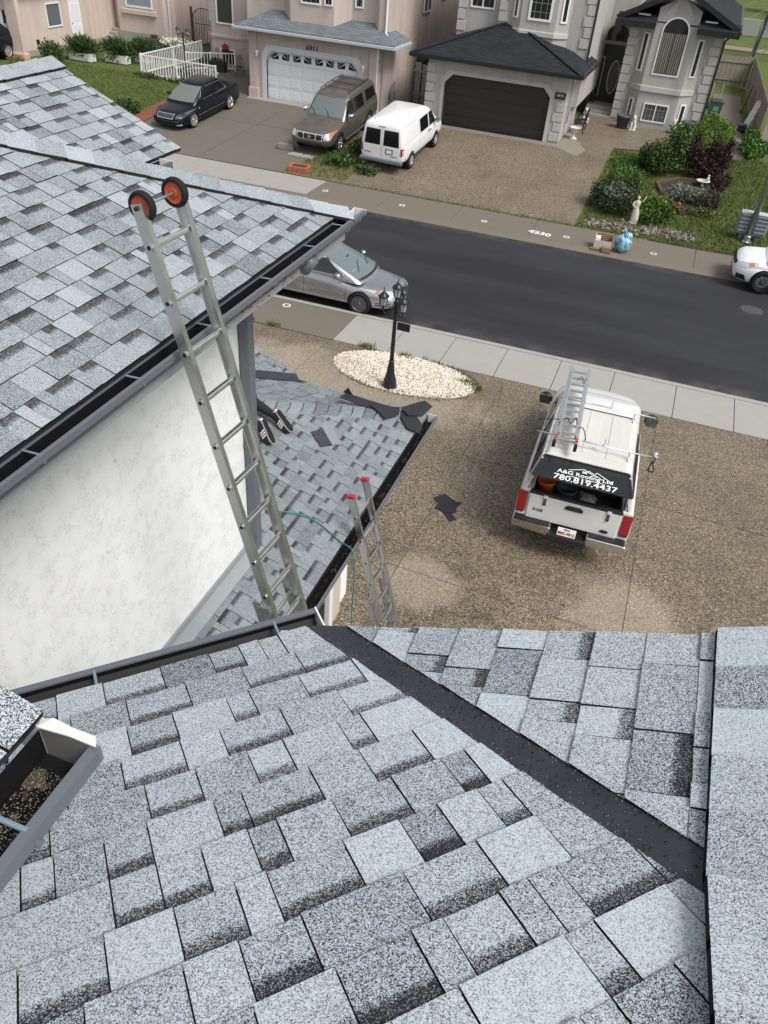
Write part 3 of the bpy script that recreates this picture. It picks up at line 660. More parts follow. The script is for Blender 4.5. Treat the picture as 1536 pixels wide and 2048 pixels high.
# flashing where the roof meets the tall wall
mb = MB(); zf_ = GZ+tG*(GX-WXL); mb.box(WXL+.002, WXL+.02, 1.0, WYL+.02, zf_-.02, zf_+.10); mb.hexa([(WXL+.01, 1.0, zf_+.012), (WXL+.13, 1.0, zf_-.032), (WXL+.13, WYL+.02, zf_-.032), (WXL+.01, WYL+.02, zf_+.012), (WXL+.01, 1.0, zf_+.03), (WXL+.13, 1.0, zf_-.014), (WXL+.13, WYL+.02, zf_-.014), (WXL+.01, WYL+.02, zf_+.03)])
mb.build('flashing', concrete('granule_flashing', (.30, .32, .33), (.22, .24, .25)), garage)
RG.finish(300)
zG = lambda x, y: min(GZ+tG*(GX-x), GZ+tG*(GY-y))
nG = Vector((tG, 0, 1)).normalized()
# ------------------------------------------------------------------ ladders
def ladder(name, label, foot, top, az, width, mat, n_lower=None, caps_col=None, wheels=False, fly=.0, spacing=.305, rail=(.028, .075)):
    """extension ladder: foot and top are mid points, az the heading of the rungs"""
    root = thing(name, label, 'ladder', foot)
    d = Vector(top)-Vector(foot); L = d.length; d.normalize(); w = Vector((math.cos(az), math.sin(az), 0)); w = (w-d*w.dot(d)).normalized(); nrm = w.cross(d)
    if nrm.x < 0: nrm = -nrm      # faces away from the wall
    def section(s0, s1, wd, off, nm):
        for sg in (-1, 1):
            mb = MB(); a = d*s0+w*sg*wd/2+nrm*off; b = d*s1+w*sg*wd/2+nrm*off
            mb.obox((a+b)/2, d*(s1-s0)/2, w*.004, nrm*rail[1]/2)          # web
            for q in (-1, 1): mb.obox((a+b)/2-w*sg*rail[0]/2+nrm*q*(rail[1]/2-.003), d*(s1-s0)/2, w*rail[0]/2, nrm*.003)   # flanges
            r = mb.build(nm, mat, root)
            k = s0+.30
            while k < s1-.12:    # pressed rung sockets
                e = MB(); p = d*k+w*sg*(wd/2+.005)+nrm*off; e.cyl(p, p+w*sg*.006, .021, 12); e.build('rung_socket', mat, r)
                e = MB(); e.cyl(p+w*sg*.0055, p+w*sg*.0075, .012, 10); e.build('socket_hole', BLACK, r); k += spacing
        k = s0+.30
        while k < s1-.12:
            mb = MB(); p = d*k+nrm*off; mb.obox(p, w*(wd/2-.004), nrm*.017, d*.013); mb.build('rung', ALUB if mat is ALU else mat, root, bevel=.006); k += spacing
    lo = n_lower if n_lower else L
    section(0, lo, width+.03, -.075 if n_lower else 0., 'rail')
    if n_lower: section(fly, L, width, 0., 'fly_rail')
    off = 0.
    if n_lower:
        for sg in (-1, 1):
            mb = MB(); p = d*(lo-.06)+w*sg*(width/2+.012)+nrm*-.03; mb.obox(p, w*.012, nrm*.045, d*.03); mb.build('guide_bracket', STEEL, root, bevel=.004)
            mb = MB(); p = d*(fly+.34)+w*sg*(width/2-.03)+nrm*-.05; mb.obox(p, w*.012, nrm*.03, d*.09); mb.build('rung_lock', STEEL, root, bevel=.004)
    for sg in (-1, 1):
        mb = MB(); p = w*sg*(width/2+.02); mb.obox(p+d*.03, w*.035, nrm*.05, d*.03); mb.build('foot', RUBBER, root, bevel=.006)
        if caps_col:
            mb = MB(); p = d*(L+.008)+w*sg*(width/2-.012)+nrm*off; mb.obox(p, w*.026, nrm*.044, d*.018); mb.build('end_cap', caps_col, root, bevel=.005)
    if wheels:
        c = d*(L-.02)+nrm*off
        mb = MB(); mb.cyl(c-w*(width/2+.01), c+w*(width/2+.01), .0075, 10); mb.build('axle', STEEL, root)
        ORG = M('orange_wheel', (.46, .085, .025), .5)
        for sg in (-1, 1):
            p = c+w*(sg*(width/2-.035)); q = MB(); RR = .072
            fr = Matrix((tuple(w.cross(d)), tuple(d), tuple(w))).transposed()
            def lat(prof, nm, mt, par):
                m2 = MB(); m2.lathe(prof, n=28, ring=True); m2.v = [tuple(p+fr @ Vector(v)) for v in m2.v]; return m2.build(nm, mt, par, smooth='auto')
            wh = lat([(RR-.017, -.019), (RR-.004, -.018), (RR, -.008), (RR, .008), (RR-.004, .018), (RR-.017, .019), (RR-.019, .012), (RR-.019, -.012)], 'wheel_tyre', RUBBER, root)
            lat([(.002, -.011), (.014, -.016), (.018, -.016), (.02, -.009), (.045, -.009), (.048, -.013), (RR-.022, -.0165), (RR-.018, -.006), (RR-.018, .006), (RR-.022, .0165), (.048, .013), (.045, .009), (.02, .009), (.018, .016), (.014, .016), (.002, .011)], 'hub', ORG, wh)
            q = MB(); e = c+w*sg*(width/2+.006); q.cyl(e, e+w*sg*.008, .011, 10); q.build('bolt', BLACK, root)
    return root
d1 = Vector((-.2487, 0, .9686)); r3 = Vector((-2.09, 3.20, 7.456))
az1 = R(85)
SP1 = .275
KF = int((7.456-.62)/.9686/SP1)
_top = r3+d1*(SP1*2+.20); _foot = r3-d1*(KF*SP1-.0)
nr1 = (Vector((math.cos(az1), math.sin(az1), 0))).cross(d1); nr1 = nr1 if nr1.x > 0 else -nr1
L1 = (_top-_foot).length
lad1 = ladder('extension_ladder', 'tall aluminium extension ladder with orange wheels leaning on the upper trough', _foot, _top, az1, .315, ALU, n_lower=L1-2.45, fly=SP1*9-.30, wheels=True, spacing=SP1, rail=(.026, .066))
A2 = Vector((-2.27, 6.06, 4.44)); d2 = Vector((-.252, 0, .968)); F2 = A2-d2*((4.44-zt(-1.3, 6.2)-.01)/.968)
nr2 = Vector((.968, 0, .252))
lad2 = ladder('extension_ladder', 'shorter aluminium extension ladder with red tips leaning on the garage trough', F2+nr2*.06, A2+nr2*.06, R(87), .36, ALU, n_lower=2.55, fly=.35, caps_col=M('red_plastic', (.45, .03, .03), .5))
# teal air hose over the garage slope, down past the trough to the driveway
def on_g(x, y, h=.02): return (x, y, zG(x, y)+h)
hp = [on_g(-3.05, 5.55), on_g(-2.95, 5.62), on_g(-2.85, 5.70), on_g(-2.7, 5.78), on_g(-2.55, 5.80), on_g(-2.4, 5.77), (-2.26, 5.73, GZ+.035), (-2.12, 5.68, GZ+.03), (-2.07, 5.66, GZ-.06), (-2.06, 5.68, GZ-.5), (-2.07, 5.70, 2.8), (-2.04, 5.62, 1.8), (-2.0, 5.5, .9), (-1.98, 5.42, .64), (-2.1, 5.2, .62), (-2.2, 4.8, .62), (-2.1, 4.2, .62)]
def smooth_path(pts, n=6):
    pts = [Vector(p) for p in pts]; out = []
    for i in range(len(pts)-1):
        p0, p1, p2, p3 = pts[max(i-1, 0)], pts[i], pts[i+1], pts[min(i+2, len(pts)-1)]
        for k in range(n):
            t = k/n; out.append(.5*((2*p1)+(p2-p0)*t+(2*p0-5*p1+4*p2-p3)*t*t+(3*p1-p0-3*p2+p3)*t*t*t))
    return out+[pts[-1]]
mb = MB(); mb.tube(smooth_path(hp), .0075, 8); tag(mb.build('air_hose', M('teal_hose', (.02, .17, .17), .45), None, smooth=True), 'thin teal air hose running over the garage roof and down', 'hose')
# ------------------------------------------------------------------ loose roofing material
def slab_piece(name, label, poly, base, U, V, th, mat, cat='roofing', curl=0., parent=None):
    U, V = Vector(U).normalized(), Vector(V).normalized(); N = U.cross(V); N = N if N.z > 0 else -N; b = Vector(base)
    P = lambda u, v, h: b+U*u+V*v+N*(h+curl*((u*u+v*v)))
    n = len(poly); mb = MB(); mb.add([P(u, v, 0) for u, v in poly]+[P(u, v, th) for u, v in poly], [tuple(range(n))[::-1], tuple(range(n, 2*n))]+[(i, (i+1) % n, n+(i+1) % n, n+i) for i in range(n)])
    o = mb.build(name, mat, parent); 
    if parent is None: tag(o, label, cat)
    return o
def attr_fill(o, tone, band=0.):
    me = o.data; n = len(me.vertices)
    for nm, v in (('tone', tone), ('vf', 1. if band else 0.), ('band', band)):
        a = me.attributes.new(nm, 'FLOAT', 'POINT'); a.data.foreach_set('value', [v]*n)
    return o
# loose shingle lying on the garage slope: pale half and dark half
def roof_poly(pts, h, th, cu=0.):
    c = Vector((sum(p[0] for p in pts)/len(pts), sum(p[1] for p in pts)/len(pts), 0)); vs = []
    for k in (0, 1):
        for i, (x, y) in enumerate(pts): vs.append((x, y, GZ+tG*(GX-x)+h+th*k+cu*((x-c.x)**2+(y-c.y)**2)))
    n = len(pts); mb = MB(); mb.add(vs, [tuple(range(n))[::-1], tuple(range(n, 2*n))]+[(i, (i+1) % n, n+(i+1) % n, n+i) for i in range(n)]); return mb
sp = thing('loose_shingle', 'loose shingle, half dark and half pale, lying on the garage slope', 'shingle', (0, 0, 0))
attr_fill(roof_poly([(-3.13, 7.19), (-2.93, 7.03), (-2.85, 7.14), (-3.06, 7.31)], .014, .009).build('pale_half', SHG2, sp), .62)
attr_fill(roof_poly([(-3.21, 7.02), (-3.02, 6.89), (-2.93, 7.025), (-3.135, 7.185)], .014, .009).build('dark_half', SHG2, sp), .25, .8)
FELT = concrete('black_felt', (.026, .027, .031), (.016, .017, .020))
for lab, pts, h, cu in (('long torn black membrane strip lying along the garage hip', [(-3.21, 7.87), (-3.18, 8.04), (-2.93, 8.16), (-2.56, 8.34), (-2.66, 8.10), (-2.85, 8.03)], .03, .05),
                        ('bent black membrane piece below the hip strip', [(-2.84, 8.05), (-2.54, 8.35), (-2.50, 8.22), (-2.60, 7.98)], .05, .4),
                        ('black membrane tongue hanging over the garage corner', [(-2.51, 8.36), (-2.33, 8.43), (-2.19, 8.32), (-2.17, 8.12), (-2.33, 8.08), (-2.46, 8.2)], .03, .25),
                        ('black membrane flap pointing away past the garage corner', [(-2.53, 8.35), (-2.43, 8.63), (-2.33, 8.80), (-2.21, 8.77), (-2.25, 8.51), (-2.4, 8.29)], .045, .35)):
    tag(roof_poly(pts, h, .008, cu).build('membrane_scrap', FELT), lab, 'scrap')
slab_piece('membrane_scrap', 'small upright black membrane tip on the far garage eave', [(0, 0), (.13, -.02), (.06, .09)], (-3.22, 8.02, GZ+tG*(GX+3.22)+.03), (1, .2, 0), (.1, -.1, .9), .006, FELT, 'scrap')
gz = lambda x, y, h=.012: (x, y, zt(x, y)+h)
slab_piece('shingle_scrap', 'black shingle offcut lying on the driveway left of the pickup', [(-.34, .12), (-.18, .36), (.10, .20), (.20, .22), (.16, .02), (.04, -.10), (.26, -.36), (.16, -.46), (-.06, -.22), (-.22, -.20), (-.20, -.02)], gz(-2.28, 11.25), (1, 0, 0), (0, 1, -.06), .012, FELT, 'scrap')
slab_piece('shingle_scrap', 'second black offcut overlapping the first on the driveway', [(-.12, .02), (.12, .10), (.18, -.10), (.0, -.20), (-.16, -.12)], gz(-2.26, 11.2, .026), (1, 0, 0), (0, 1, -.06), .010, FELT, 'scrap')
PAPER = M('grey_paper', (.45, .47, .47), .6)
for lab, poly, x, y in (('crumpled white scrap left of the short ladder foot', [(-.12, -.04), (.12, .0), (.1, .1), (-.1, .07)], -2.35, 6.75), ('torn pale scrap nearest the teal hose', [(-.1, -.04), (.12, -.02), (.1, .05), (-.05, .06)], -2.0, 6.45), ('curled pale scrap by the short ladder foot', [(-.06, -.12), (.08, -.05), (.05, .12), (-.03, .08)], -1.62, 6.55)):
    slab_piece('paper_scrap', lab, poly, gz(x, y, .02), (1, .1, 0), (-.1, 1, 0), .006, PAPER, 'scrap', curl=2.2)
# spray cans by the garage door
for lab, x, y, c in (('blue spray can by the garage door, right of the pair', -2.86, 6.78, (.05, .08, .16)), ('grey spray can by the garage door, left of the pair', -3.0, 6.55, (.22, .22, .24))):
    t = thing('spray_can', lab, 'can', (x, y, zt(x, y)+.02), group='cans by the garage door')
    mb = MB(); mb.lathe([(.033, 0), (.036, .01), (.036, .19), (.028, .215)], n=14); mb.build('body', M('can_%d' % int(c[0]*100), c, .3, .6), t, smooth='auto')
    mb = MB(); mb.lathe([(.029, .216), (.029, .26), (.02, .27)], n=14); mb.build('lid', WHITE2, t, smooth='auto')
# ------------------------------------------------------------------ white stone bed and lamp post
bx, by, brx, bry = -4.93, 16.28, 1.84, 1.15
bed = patch('stone_bed', [(bx+brx*math.cos(a)*(1 if math.sin(a) < 0 else 1), by+(1.02 if math.sin(a) > 0 else bry)*math.sin(a)) for a in [2*math.pi*i/40 for i in range(40)]], concrete('cream_gravel_base', (.50, .44, .36), (.38, .33, .26)), dz=.014)
rn = random.Random(12); V_ = []; F_ = []
ico = MB(); ico.blob((0, 0, 0), (1, 1, 1), 1, .0, 1); IV = np.array(ico.v); IF = np.array(ico.f)
oct_v = np.array([(1, 0, 0), (-1, 0, 0), (0, 1, 0), (0, -1, 0), (0, 0, 1), (0, 0, -1)], float); oct_f = np.array([(0, 2, 4), (2, 1, 4), (1, 3, 4), (3, 0, 4), (2, 0, 5), (1, 2, 5), (3, 1, 5), (0, 3, 5)])
def stones(name, label, n, inside, size, mats, zf, parent=None, seed=1, cat=None):
    rn = random.Random(seed); V = []; F = []; MI = []
    while n > 0:
        x, y = inside(rn)
        if x is None: continue
        n -= 1; s = rn.uniform(*size); A = np.array(Matrix.Rotation(rn.uniform(0, 6.28), 3, Vector((rn.gauss(0, 1), rn.gauss(0, 1), rn.gauss(0, 1))).normalized()))
        v = oct_v*np.array([s*rn.uniform(.7, 1.3), s*rn.uniform(.7, 1.2), s*rn.uniform(.5, .8)])
        v = v*(1+np.array([[rn.uniform(-.2, .2)] for _ in range(6)])); v = v@A.T+np.array([x, y, zf(x, y)+s*.35]); b = len(V)*6
        V.append(v); F.append(oct_f+b); MI += [rn.randrange(len(mats))]*8
    me = bpy.data.meshes.new(name); me.from_pydata(np.concatenate(V).tolist(), [], np.concatenate(F).tolist())
    for m in mats: me.materials.append(m)
    me.polygons.foreach_set('material_index', MI); o = bpy.data.objects.new(name, me); COL.objects.link(o); o.parent = parent
    o['kind'] = 'stuff'
    if label: o['label'] = label; o['category'] = cat or 'stones'
    return o
STW = [M('stone_white', (.80, .74, .65), .8), M('stone_cream', (.70, .60, .48), .8), M('stone_pink', (.62, .53, .44), .8), M('stone_pale', (.84, .81, .74), .8), M('stone_buff', (.42, .35, .27), .8)]
def in_bed(rn):
    a = rn.uniform(0, 6.283); r = math.sqrt(rn.random()); return bx+brx*r*math.cos(a), by+(1.0 if math.sin(a) > 0 else bry)*r*math.sin(a)
stones('white_stones', 'cream white landscaping stones around the lamp post', 9500, in_bed, (.013, .034), STW, lambda x, y: zt(x, y)+.014, seed=4)
IRON = M('black_iron', (.012, .014, .018), .38, spec=.5)
lx, ly = -4.98, 15.36
lp = thing('lamp_post', 'black iron lamp post with four lanterns in the white stone bed', 'lamp post', (lx, ly, zt(lx, ly)+.01)); lp.scale = (1.08, 1.08, 1.09)
mb = MB(); mb.lathe([(.15, 0), (.16, .03), (.16, .08), (.15, .10), (.152, .16), (.125, .22), (.12, .27), (.095, .33), (.09, .42), (.075, .47), (.078, .50), (.06, .56), (.062, .62), (.05, .66)], n=10); mb.build('base', IRON, lp, smooth='auto')
mb = MB(); mb.lathe([(.048, .65), (.045, 1.0), (.05, 1.02), (.044, 1.05), (.04, 1.7), (.05, 1.72), (.05, 1.76), (.038, 1.80), (.055, 1.98), (.03, 2.02)], n=12); mb.build('pole', IRON, lp, smooth='auto')
mb = MB(); mb.lathe([(.19, -.02), (.19, .014), (.15, .02)], n=20); mb.build('plinth', CONC, lp)
def lantern(c, par, k=1.):
    c = Vector(c); r = MB(); r.lathe([(.014, -.11), (.036, -.065), (.062, -.03), (.066, -.015)], c, 8); r = r.build('lantern', IRON, par)
    for k in range(6):
        a = k*math.pi/3; p = c+Vector((.068*math.cos(a), .068*math.sin(a), -.015)); q = c+Vector((.093*math.cos(a), .093*math.sin(a), .165)); m = MB(); m.bar(p, q, .013, .013); m.build('lantern_bar', IRON, r)
    m = MB(); m.lathe([(.062, -.012), (.084, .162)], c, 6); m.build('glass', M('lantern_glass', (.55, .57, .58), .15, alpha=.45), r)
    m = MB(); m.lathe([(.012, -.01), (.012, .07), (.016, .09), (.004, .115)], c, 8); m.build('candle', WHITE2, r)
    m = MB(); m.lathe([(.115, .165), (.118, .18), (.075, .225), (.042, .255), (.044, .266), (.016, .28), (.018, .295), (.008, .315), (.010, .335), (.002, .39)], c, 10); m.build('cap', IRON, r, smooth='auto')
lantern((0, 0, 2.10), lp)
for o_ in [q for q in lp.children if q.name.startswith('lantern')]: pass
for a in (R(200), R(320), R(80)):
    e = Vector((math.cos(a), math.sin(a), 0)); c = e*.27+Vector((0, 0, 1.90)); mb = MB()
    mb.tube(smooth_path([e*.03+Vector((0, 0, 1.86)), e*.10+Vector((0, 0, 1.78)), e*.20+Vector((0, 0, 1.72)), e*.265+Vector((0, 0, 1.76)), e*.27+Vector((0, 0, 1.81))], 5), .010, 8); mb.build('arm', IRON, lp, smooth=True); lantern(c, lp)
mb = MB(); mb.box(.06, .34, -.012, .012, 1.38, 1.55); mb.build('sign_plate', IRON, lp, bevel=.004)
mb = MB(); mb.bar((.03, 0, 1.58), (.35, 0, 1.58), .018, .018); mb.build('sign_bracket', IRON, lp)
# ------------------------------------------------------------------ houses across the street
class Fr:
    """a wall frame: origin, unit along the wall (to the viewer's right), outward normal"""
    def __init__(s, O, U, N): s.O, s.U, s.N = Vector(O), Vector(U).normalized(), Vector(N).normalized()
    def p(s, u, z, n=0.): return s.O+s.U*u+s.N*n+Vector((0, 0, z))
    def box(s, mb, u0, u1, z0, z1, n0, n1):
        return mb.hexa([s.p(u0, z0, n0), s.p(u1, z0, n0), s.p(u1, z0, n1), s.p(u0, z0, n1), s.p(u0, z1, n0), s.p(u1, z1, n0), s.p(u1, z1, n1), s.p(u0, z1, n1)])
def front(Y): return Fr((0, Y, 0), (1, 0, 0), (0, -1, 0))      # u = world X
WFR = M('white_window_frame', (.74, .75, .76), .4)
def curtain():
    g = G('curtain_behind_glass', rough=.25, spec=.6); w = g.n('ShaderNodeTexWave'); g.put(w, 'Vector', g.mapv((1, 1, .02))); g.put(w, 'Scale', 3.2); g.put(w, 'Distortion', 3.)
    g.col(g.ramp(w.outputs['Fac'], [(.1, (.05, .045, .04)), (.6, (.14, .125, .11)), (.95, (.25, .23, .21))])); return g.m
CURT = curtain()
def window(par, F, u0, u1, z0, z1, fw=.07, vm=(), hm=(), pane=None, n=.0, sill=False, fm=None, grid=None):
    mb = MB(); fm = fm or WFR
    F.box(mb, u0, u1, z0, z0+fw, n-.02, n+.05); F.box(mb, u0, u1, z1-fw, z1, n-.02, n+.05); F.box(mb, u0, u0+fw, z0+fw, z1-fw, n-.02, n+.05); F.box(mb, u1-fw, u1, z0+fw, z1-fw, n-.02, n+.05)
    for m in vm: F.box(mb, m-fw*.4, m+fw*.4, z0+fw, z1-fw, n-.02, n+.04)
    for m in hm: F.box(mb, u0+fw, u1-fw, m-fw*.3, m+fw*.3, n-.02, n+.038)
    w = mb.build('window', fm, par)
    us = [u0]+sorted(vm)+[u1]
    for a, b in zip(us[:-1], us[1:]):
        q = MB(); F.box(q, a+fw*.3, b-fw*.3, z0+fw*.5, z1-fw*.5, n-.015, n+.012); q.build('pane', pane or GLASS, w)
    if grid:
        q = MB()
        for i in range(1, grid[0]): x = u0+(u1-u0)*i/grid[0]; F.box(q, x-.008, x+.008, z0+fw, z1-fw, n+.012, n+.018)
        for i in range(1, grid[1]): z = z0+(z1-z0)*i/grid[1]; F.box(q, u0+fw, u1-fw, z-.008, z+.008, n+.012, n+.019)
        q.build('glazing_bars', M('glazing_bar_grey', (.25, .26, .27), .5), w)
    if sill:
        q = MB(); F.box(q, u0-.08, u1+.08, z0-.14, z0, n-.02, n+.10); q.build('sill', fm, w)
    return w
def quoins(par, F, u0, u1, z0, z1, mat, h=.38, gap=.05, alt=.10, n=.0, side=1):
    z = z0; k = 0
    while z+h <= z1+.01:
        mb = MB(); a, b = (u0, u1) if k % 2 == 0 else ((u0, u1-alt) if side > 0 else (u0+alt, u1))
        F.box(mb, a, b, z, z+h-gap, n-.05, n+.045); mb.build('quoin', mat, par, bevel=.012); z += h; k += 1
def garage_door(par, F, u0, u1, z0, z1, ch, mat, rows=4, cols=8, lites=None, n=-.12, groove=None):
    """sectional door in an opening with cut-off top corners"""
    d = MB(); d.prism([F.p(u0, z0, n-.05), F.p(u1, z0, n-.05), F.p(u1, z1, n-.05), F.p(u0, z1, n-.05)], .05, F.N); dr = d.build('garage_door', groove or mat, par)
    rh = (z1-z0)/rows; cw = (u1-u0)/cols
    for r in range(rows):
        q = MB(); F.box(q, u0+.004, u1-.004, z0+r*rh+.008, z0+(r+1)*rh-.008, n-.01, n+.012); sec = q.build('section', mat, dr, bevel=.006)
        if lites and r == rows-1: continue
        q = MB()
        for c in range(cols): F.box(q, u0+c*cw+.07, u0+(c+1)*cw-.07, z0+r*rh+.09, z0+(r+1)*rh-.09, n+.008, n+.024)
        q.build('panels', mat, dr, bevel=.008)
    return dr
def surround(par, F, u0, u1, z0, z1, ch, w, mat, n=.0, d=.06, name='door_surround'):
    mb = MB()
    pts_o = [(u0-w, z0), (u0-w, z1-ch*.55), (u0-w+ch+.0, z1+w), (u1+w-ch, z1+w), (u1+w, z1-ch*.55), (u1+w, z0)]
    pts_i = [(u0, z0), (u0, z1-ch), (u0+ch, z1), (u1-ch, z1), (u1, z1-ch), (u1, z0)]
    for i in range(5):
        a, b, c, e = pts_o[i], pts_o[i+1], pts_i[i+1], pts_i[i]; mb.prism([F.p(*a, n-.12), F.p(*b, n-.12), F.p(*c, n-.12), F.p(*e, n-.12)], d+.12, F.N)
    return mb.build(name, mat, par)
def holed_wall(par, F, u0, u1, z0, z1, holes, th, mat, name='wall'):
    """wall slab with rectangular or chamfered holes; holes sorted by u, not overlapping in u: (a,b,za,zb,ch)"""
    mb = MB(); c = u0
    for a, b, za, zb, ch in holes:
        F.box(mb, c, a, z0, z1, -th, 0); 
        if za > z0: F.box(mb, a, b, z0, za, -th, 0)
        F.box(mb, a, b, zb, z1, -th, 0)
        if ch:
            for e, s in ((a, 1), (b, -1)): mb.prism([F.p(e, zb-ch, -th), F.p(e, zb, -th), F.p(e+s*ch, zb, -th)], th, F.N)
        c = b
    F.box(mb, c, u1, z0, z1, -th, 0); return mb.build(name, mat, par)
def far_shingle(name, c1, c2, row=.145):
    g = G(name, rough=.9, spec=.25); b = g.n('ShaderNodeTexBrick'); v = g.mapv(); o = g.sep(); cx = g.n('ShaderNodeCombineXYZ')
    g.put(cx, 0, g.math('ADD', o[0], g.math('MULTIPLY', o[1], .6))); g.put(cx, 1, o[2]); g.put(b, 'Vector', cx.outputs[0]); g.put(b, 'Scale', 1.); g.put(b, 'Brick Width', .33); g.put(b, 'Row Height', row*.385); g.put(b, 'Mortar Size', .004)
    g.put(b, 'Color1', c1); g.put(b, 'Color2', c2); g.put(b, 'Mortar', tuple(x*.35 for x in c1)); g.put(b, 'Bias', 0.)
    g.col(g.mix(g.math('MULTIPLY', g.noise(30, 3), .5), b.outputs['Color'], tuple(x*.6 for x in c1))); g.bump(b.outputs['Fac'], .6, .01); return g.m
SH69 = far_shingle('grey_blue_shingles', (.135, .155, .165), (.20, .225, .235))
SHBK = far_shingle('black_shingles', (.016, .018, .022), (.030, .033, .039))
def hip_roof(par, name, eave, ridge, mat, th=.06):
    """eave: outline points, ridge: list of (points of each face) given explicitly"""
    mb = MB()
    for f in ridge: mb.poly(f)
    return mb.build(name, mat, par)
def gutter_line(par, pts, mat, w=.12, h=.13, name='eaves_trough'):
    mb = MB()
    for a, b in zip(pts[:-1], pts[1:]): mb.bar(a, b, w, h)
    return mb.build(name, mat, par, bevel=.02)
BK = M('black_trim', (.010, .011, .013), .4)
FZ = .85
# ---- house 6911 (peach)
h69 = thing('peach_house', 'peach stucco house numbered 6911 with white garage door', 'house', (0, 0, 0))
FG = front(37.78)
holed_wall(h69, FG, -20.72, -14.05, FZ-.6, 3.75, [(-19.83, -15.07, FZ-.6, 2.93, .42)], .25, STUC_P)
surround(h69, FG, -19.83, -15.07, FZ, 2.93, .30, .24, M('lilac_white_trim', (.55, .56, .60), .6), d=.05)
gd = garage_door(h69, FG, -19.9, -15.0, FZ, 2.95, .3, WHITE2, rows=4, cols=8, lites=True, groove=M('door_groove', (.45, .46, .48), .6))
for i in range(8):
    c = -19.42+i*.575; q = MB(); FG.box(q, c-.22, c+.22, 2.56, 2.86, -.115, -.098); lt = q.build('lite', WHITE2, gd)
    q = MB(); hub = c+(.20 if i < 4 else -.20) if i in (0, 3, 4, 7) else c+(.19 if i % 2 else -.19); s = 1 if hub < c else -1
    hubx = c-.20 if i % 2 == 0 else c+.20
    s = 1 if hubx < c else -1
    for a0, a1, r in ((4, 28, .40), (34, 58, .42), (64, 86, .27)):
        pa, pb = (math.cos(R(a0)), math.sin(R(a0))), (math.cos(R(a1)), math.sin(R(a1)))
        lim = lambda d: min(.40/abs(d[0]) if abs(d[0]) > 1e-3 else 9, .27/abs(d[1]) if abs(d[1]) > 1e-3 else 9)
        q.prism([FG.p(hubx+s*pa[0]*.05, 2.575+pa[1]*.05, -.102), FG.p(hubx+s*pa[0]*lim(pa), 2.575+pa[1]*lim(pa), -.102), FG.p(hubx+s*pb[0]*lim(pb), 2.575+pb[1]*lim(pb), -.102), FG.p(hubx+s*pb[0]*.05, 2.575+pb[1]*.05, -.102)], .01, FG.N)
    q.build('pane', GLASS, lt)
for u0, u1 in ((-20.72, -20.30), (-14.52, -14.05)):
    mb = MB(); FG.box(mb, u0, u1, FZ-.3, 3.70, -.05, .09); mb.build('pilaster', STUC_P, h69, bevel=.02)
    mb = MB(); FG.box(mb, u0-.06, u1+.06, FZ-.3, 1.28, -.05, .16); mb.build('pilaster_base', STUC_P, h69, bevel=.03)
lettering('house_number', '6911', .33, FG.p(-17.43, 3.25, .012), (1, 0, 0), (0, 0, 1), M('bronze_dark', (.035, .018, .012), .5), h69, depth=.012, bold=.004)
def coach_lamp(par, F, u, z, name='wall_lamp'):
    q = MB(); F.box(q, u-.05, u+.05, z-.02, z+.14, 0, .03); l = q.build(name, WHITE2, par)
    q = MB(); q.lathe([(.05, -.12), (.07, .05), (.0, .06)], F.p(u, z, .13), 6); q.build('lantern_glass', M('lamp_glass_pale', (.6, .62, .64), .2), l)
    q = MB(); q.lathe([(.085, .055), (.03, .14), (.004, .17)], F.p(u, z, .13), 6); q.build('cap', WHITE2, l); return l
coach_lamp(h69, FG, -20.28, 2.75); coach_lamp(h69, FG, -14.80, 2.75)
EX0, EX1, EYF, EZ6 = -21.24, -13.20, 37.28, 3.88
rf = lambda x, y: EZ6+.42*(y-EYF)
mb = MB(); bk = 38.75
mb.poly([(EX0, EYF, EZ6), (EX1, EYF, EZ6), (EX1-1.35, bk, rf(0, bk)), (EX0+1.35, bk, rf(0, bk))]); mb.poly([(EX1, EYF, EZ6), (EX1, 39.6, EZ6), (EX1-1.35, 39.6, EZ6+.567), (EX1-1.35, bk, rf(0, bk))]); mb.poly([(EX0, EYF, EZ6), (EX0+1.35, bk, rf(0, bk)), (EX0+1.35, 40.5, EZ6+.567), (EX0, 40.5, EZ6)])
mb.build('porch_roof', SH69, h69)
gutter_line(h69, [(EX0-.05, 40.2, EZ6-.09), (EX0-.05, EYF-.05, EZ6-.09), (EX1+.05, EYF-.05, EZ6-.09), (EX1+.05, 39.4, EZ6-.09)], M('silver_gutter', (.42, .44, .48), .45))
mb = MB(); mb.box(EX0+.05, EX1-.05, EYF+.02, 37.8, 3.70, 3.745); mb.build('soffit', M('soffit_grey'), h69)
# upper storey with projecting bay
mb = MB(); yb = 38.72
mb.prism([(-21.3, yb, 0.5), (-19.32, yb, .5), (-18.70, 38.08, .5), (-16.5, 38.08, .5), (-15.88, yb, .5), (-14.75, yb, .5), (-14.36, 38.25, .5), (-14.02, 38.25, .5), (-13.92, 52, .5), (-21.3, 52, .5)], 8., (0, 0, 1)); mb.build('wall', STUC_P, h69)
FU = front(38.08); FU2 = front(yb)
window(h69, FU, -18.15, -17.15, 4.96, 6.2, grid=(4, 4)); window(h69, FU2, -16.28+.55, -15.75+.45, 4.98, 6.3, grid=(3, 4)); 
window(h69, FU, -16.98, -16.55, 4.98, 6.2, fw=.06, grid=(2, 4))
window(h69, FU2, -20.7, -19.85, 4.96, 6.3, grid=(3, 4))
mb = MB(); mb.cyl((-13.98, 38.2, 4.25), (-13.98, 38.2, 8), .05, 10); mb.tube([(-13.98, 38.2, 4.3), (-13.95, 38.15, 4.2), (-13.75, 38.0, 4.05)], .05, 8); mb.build('downspout', WHITE2, h69)
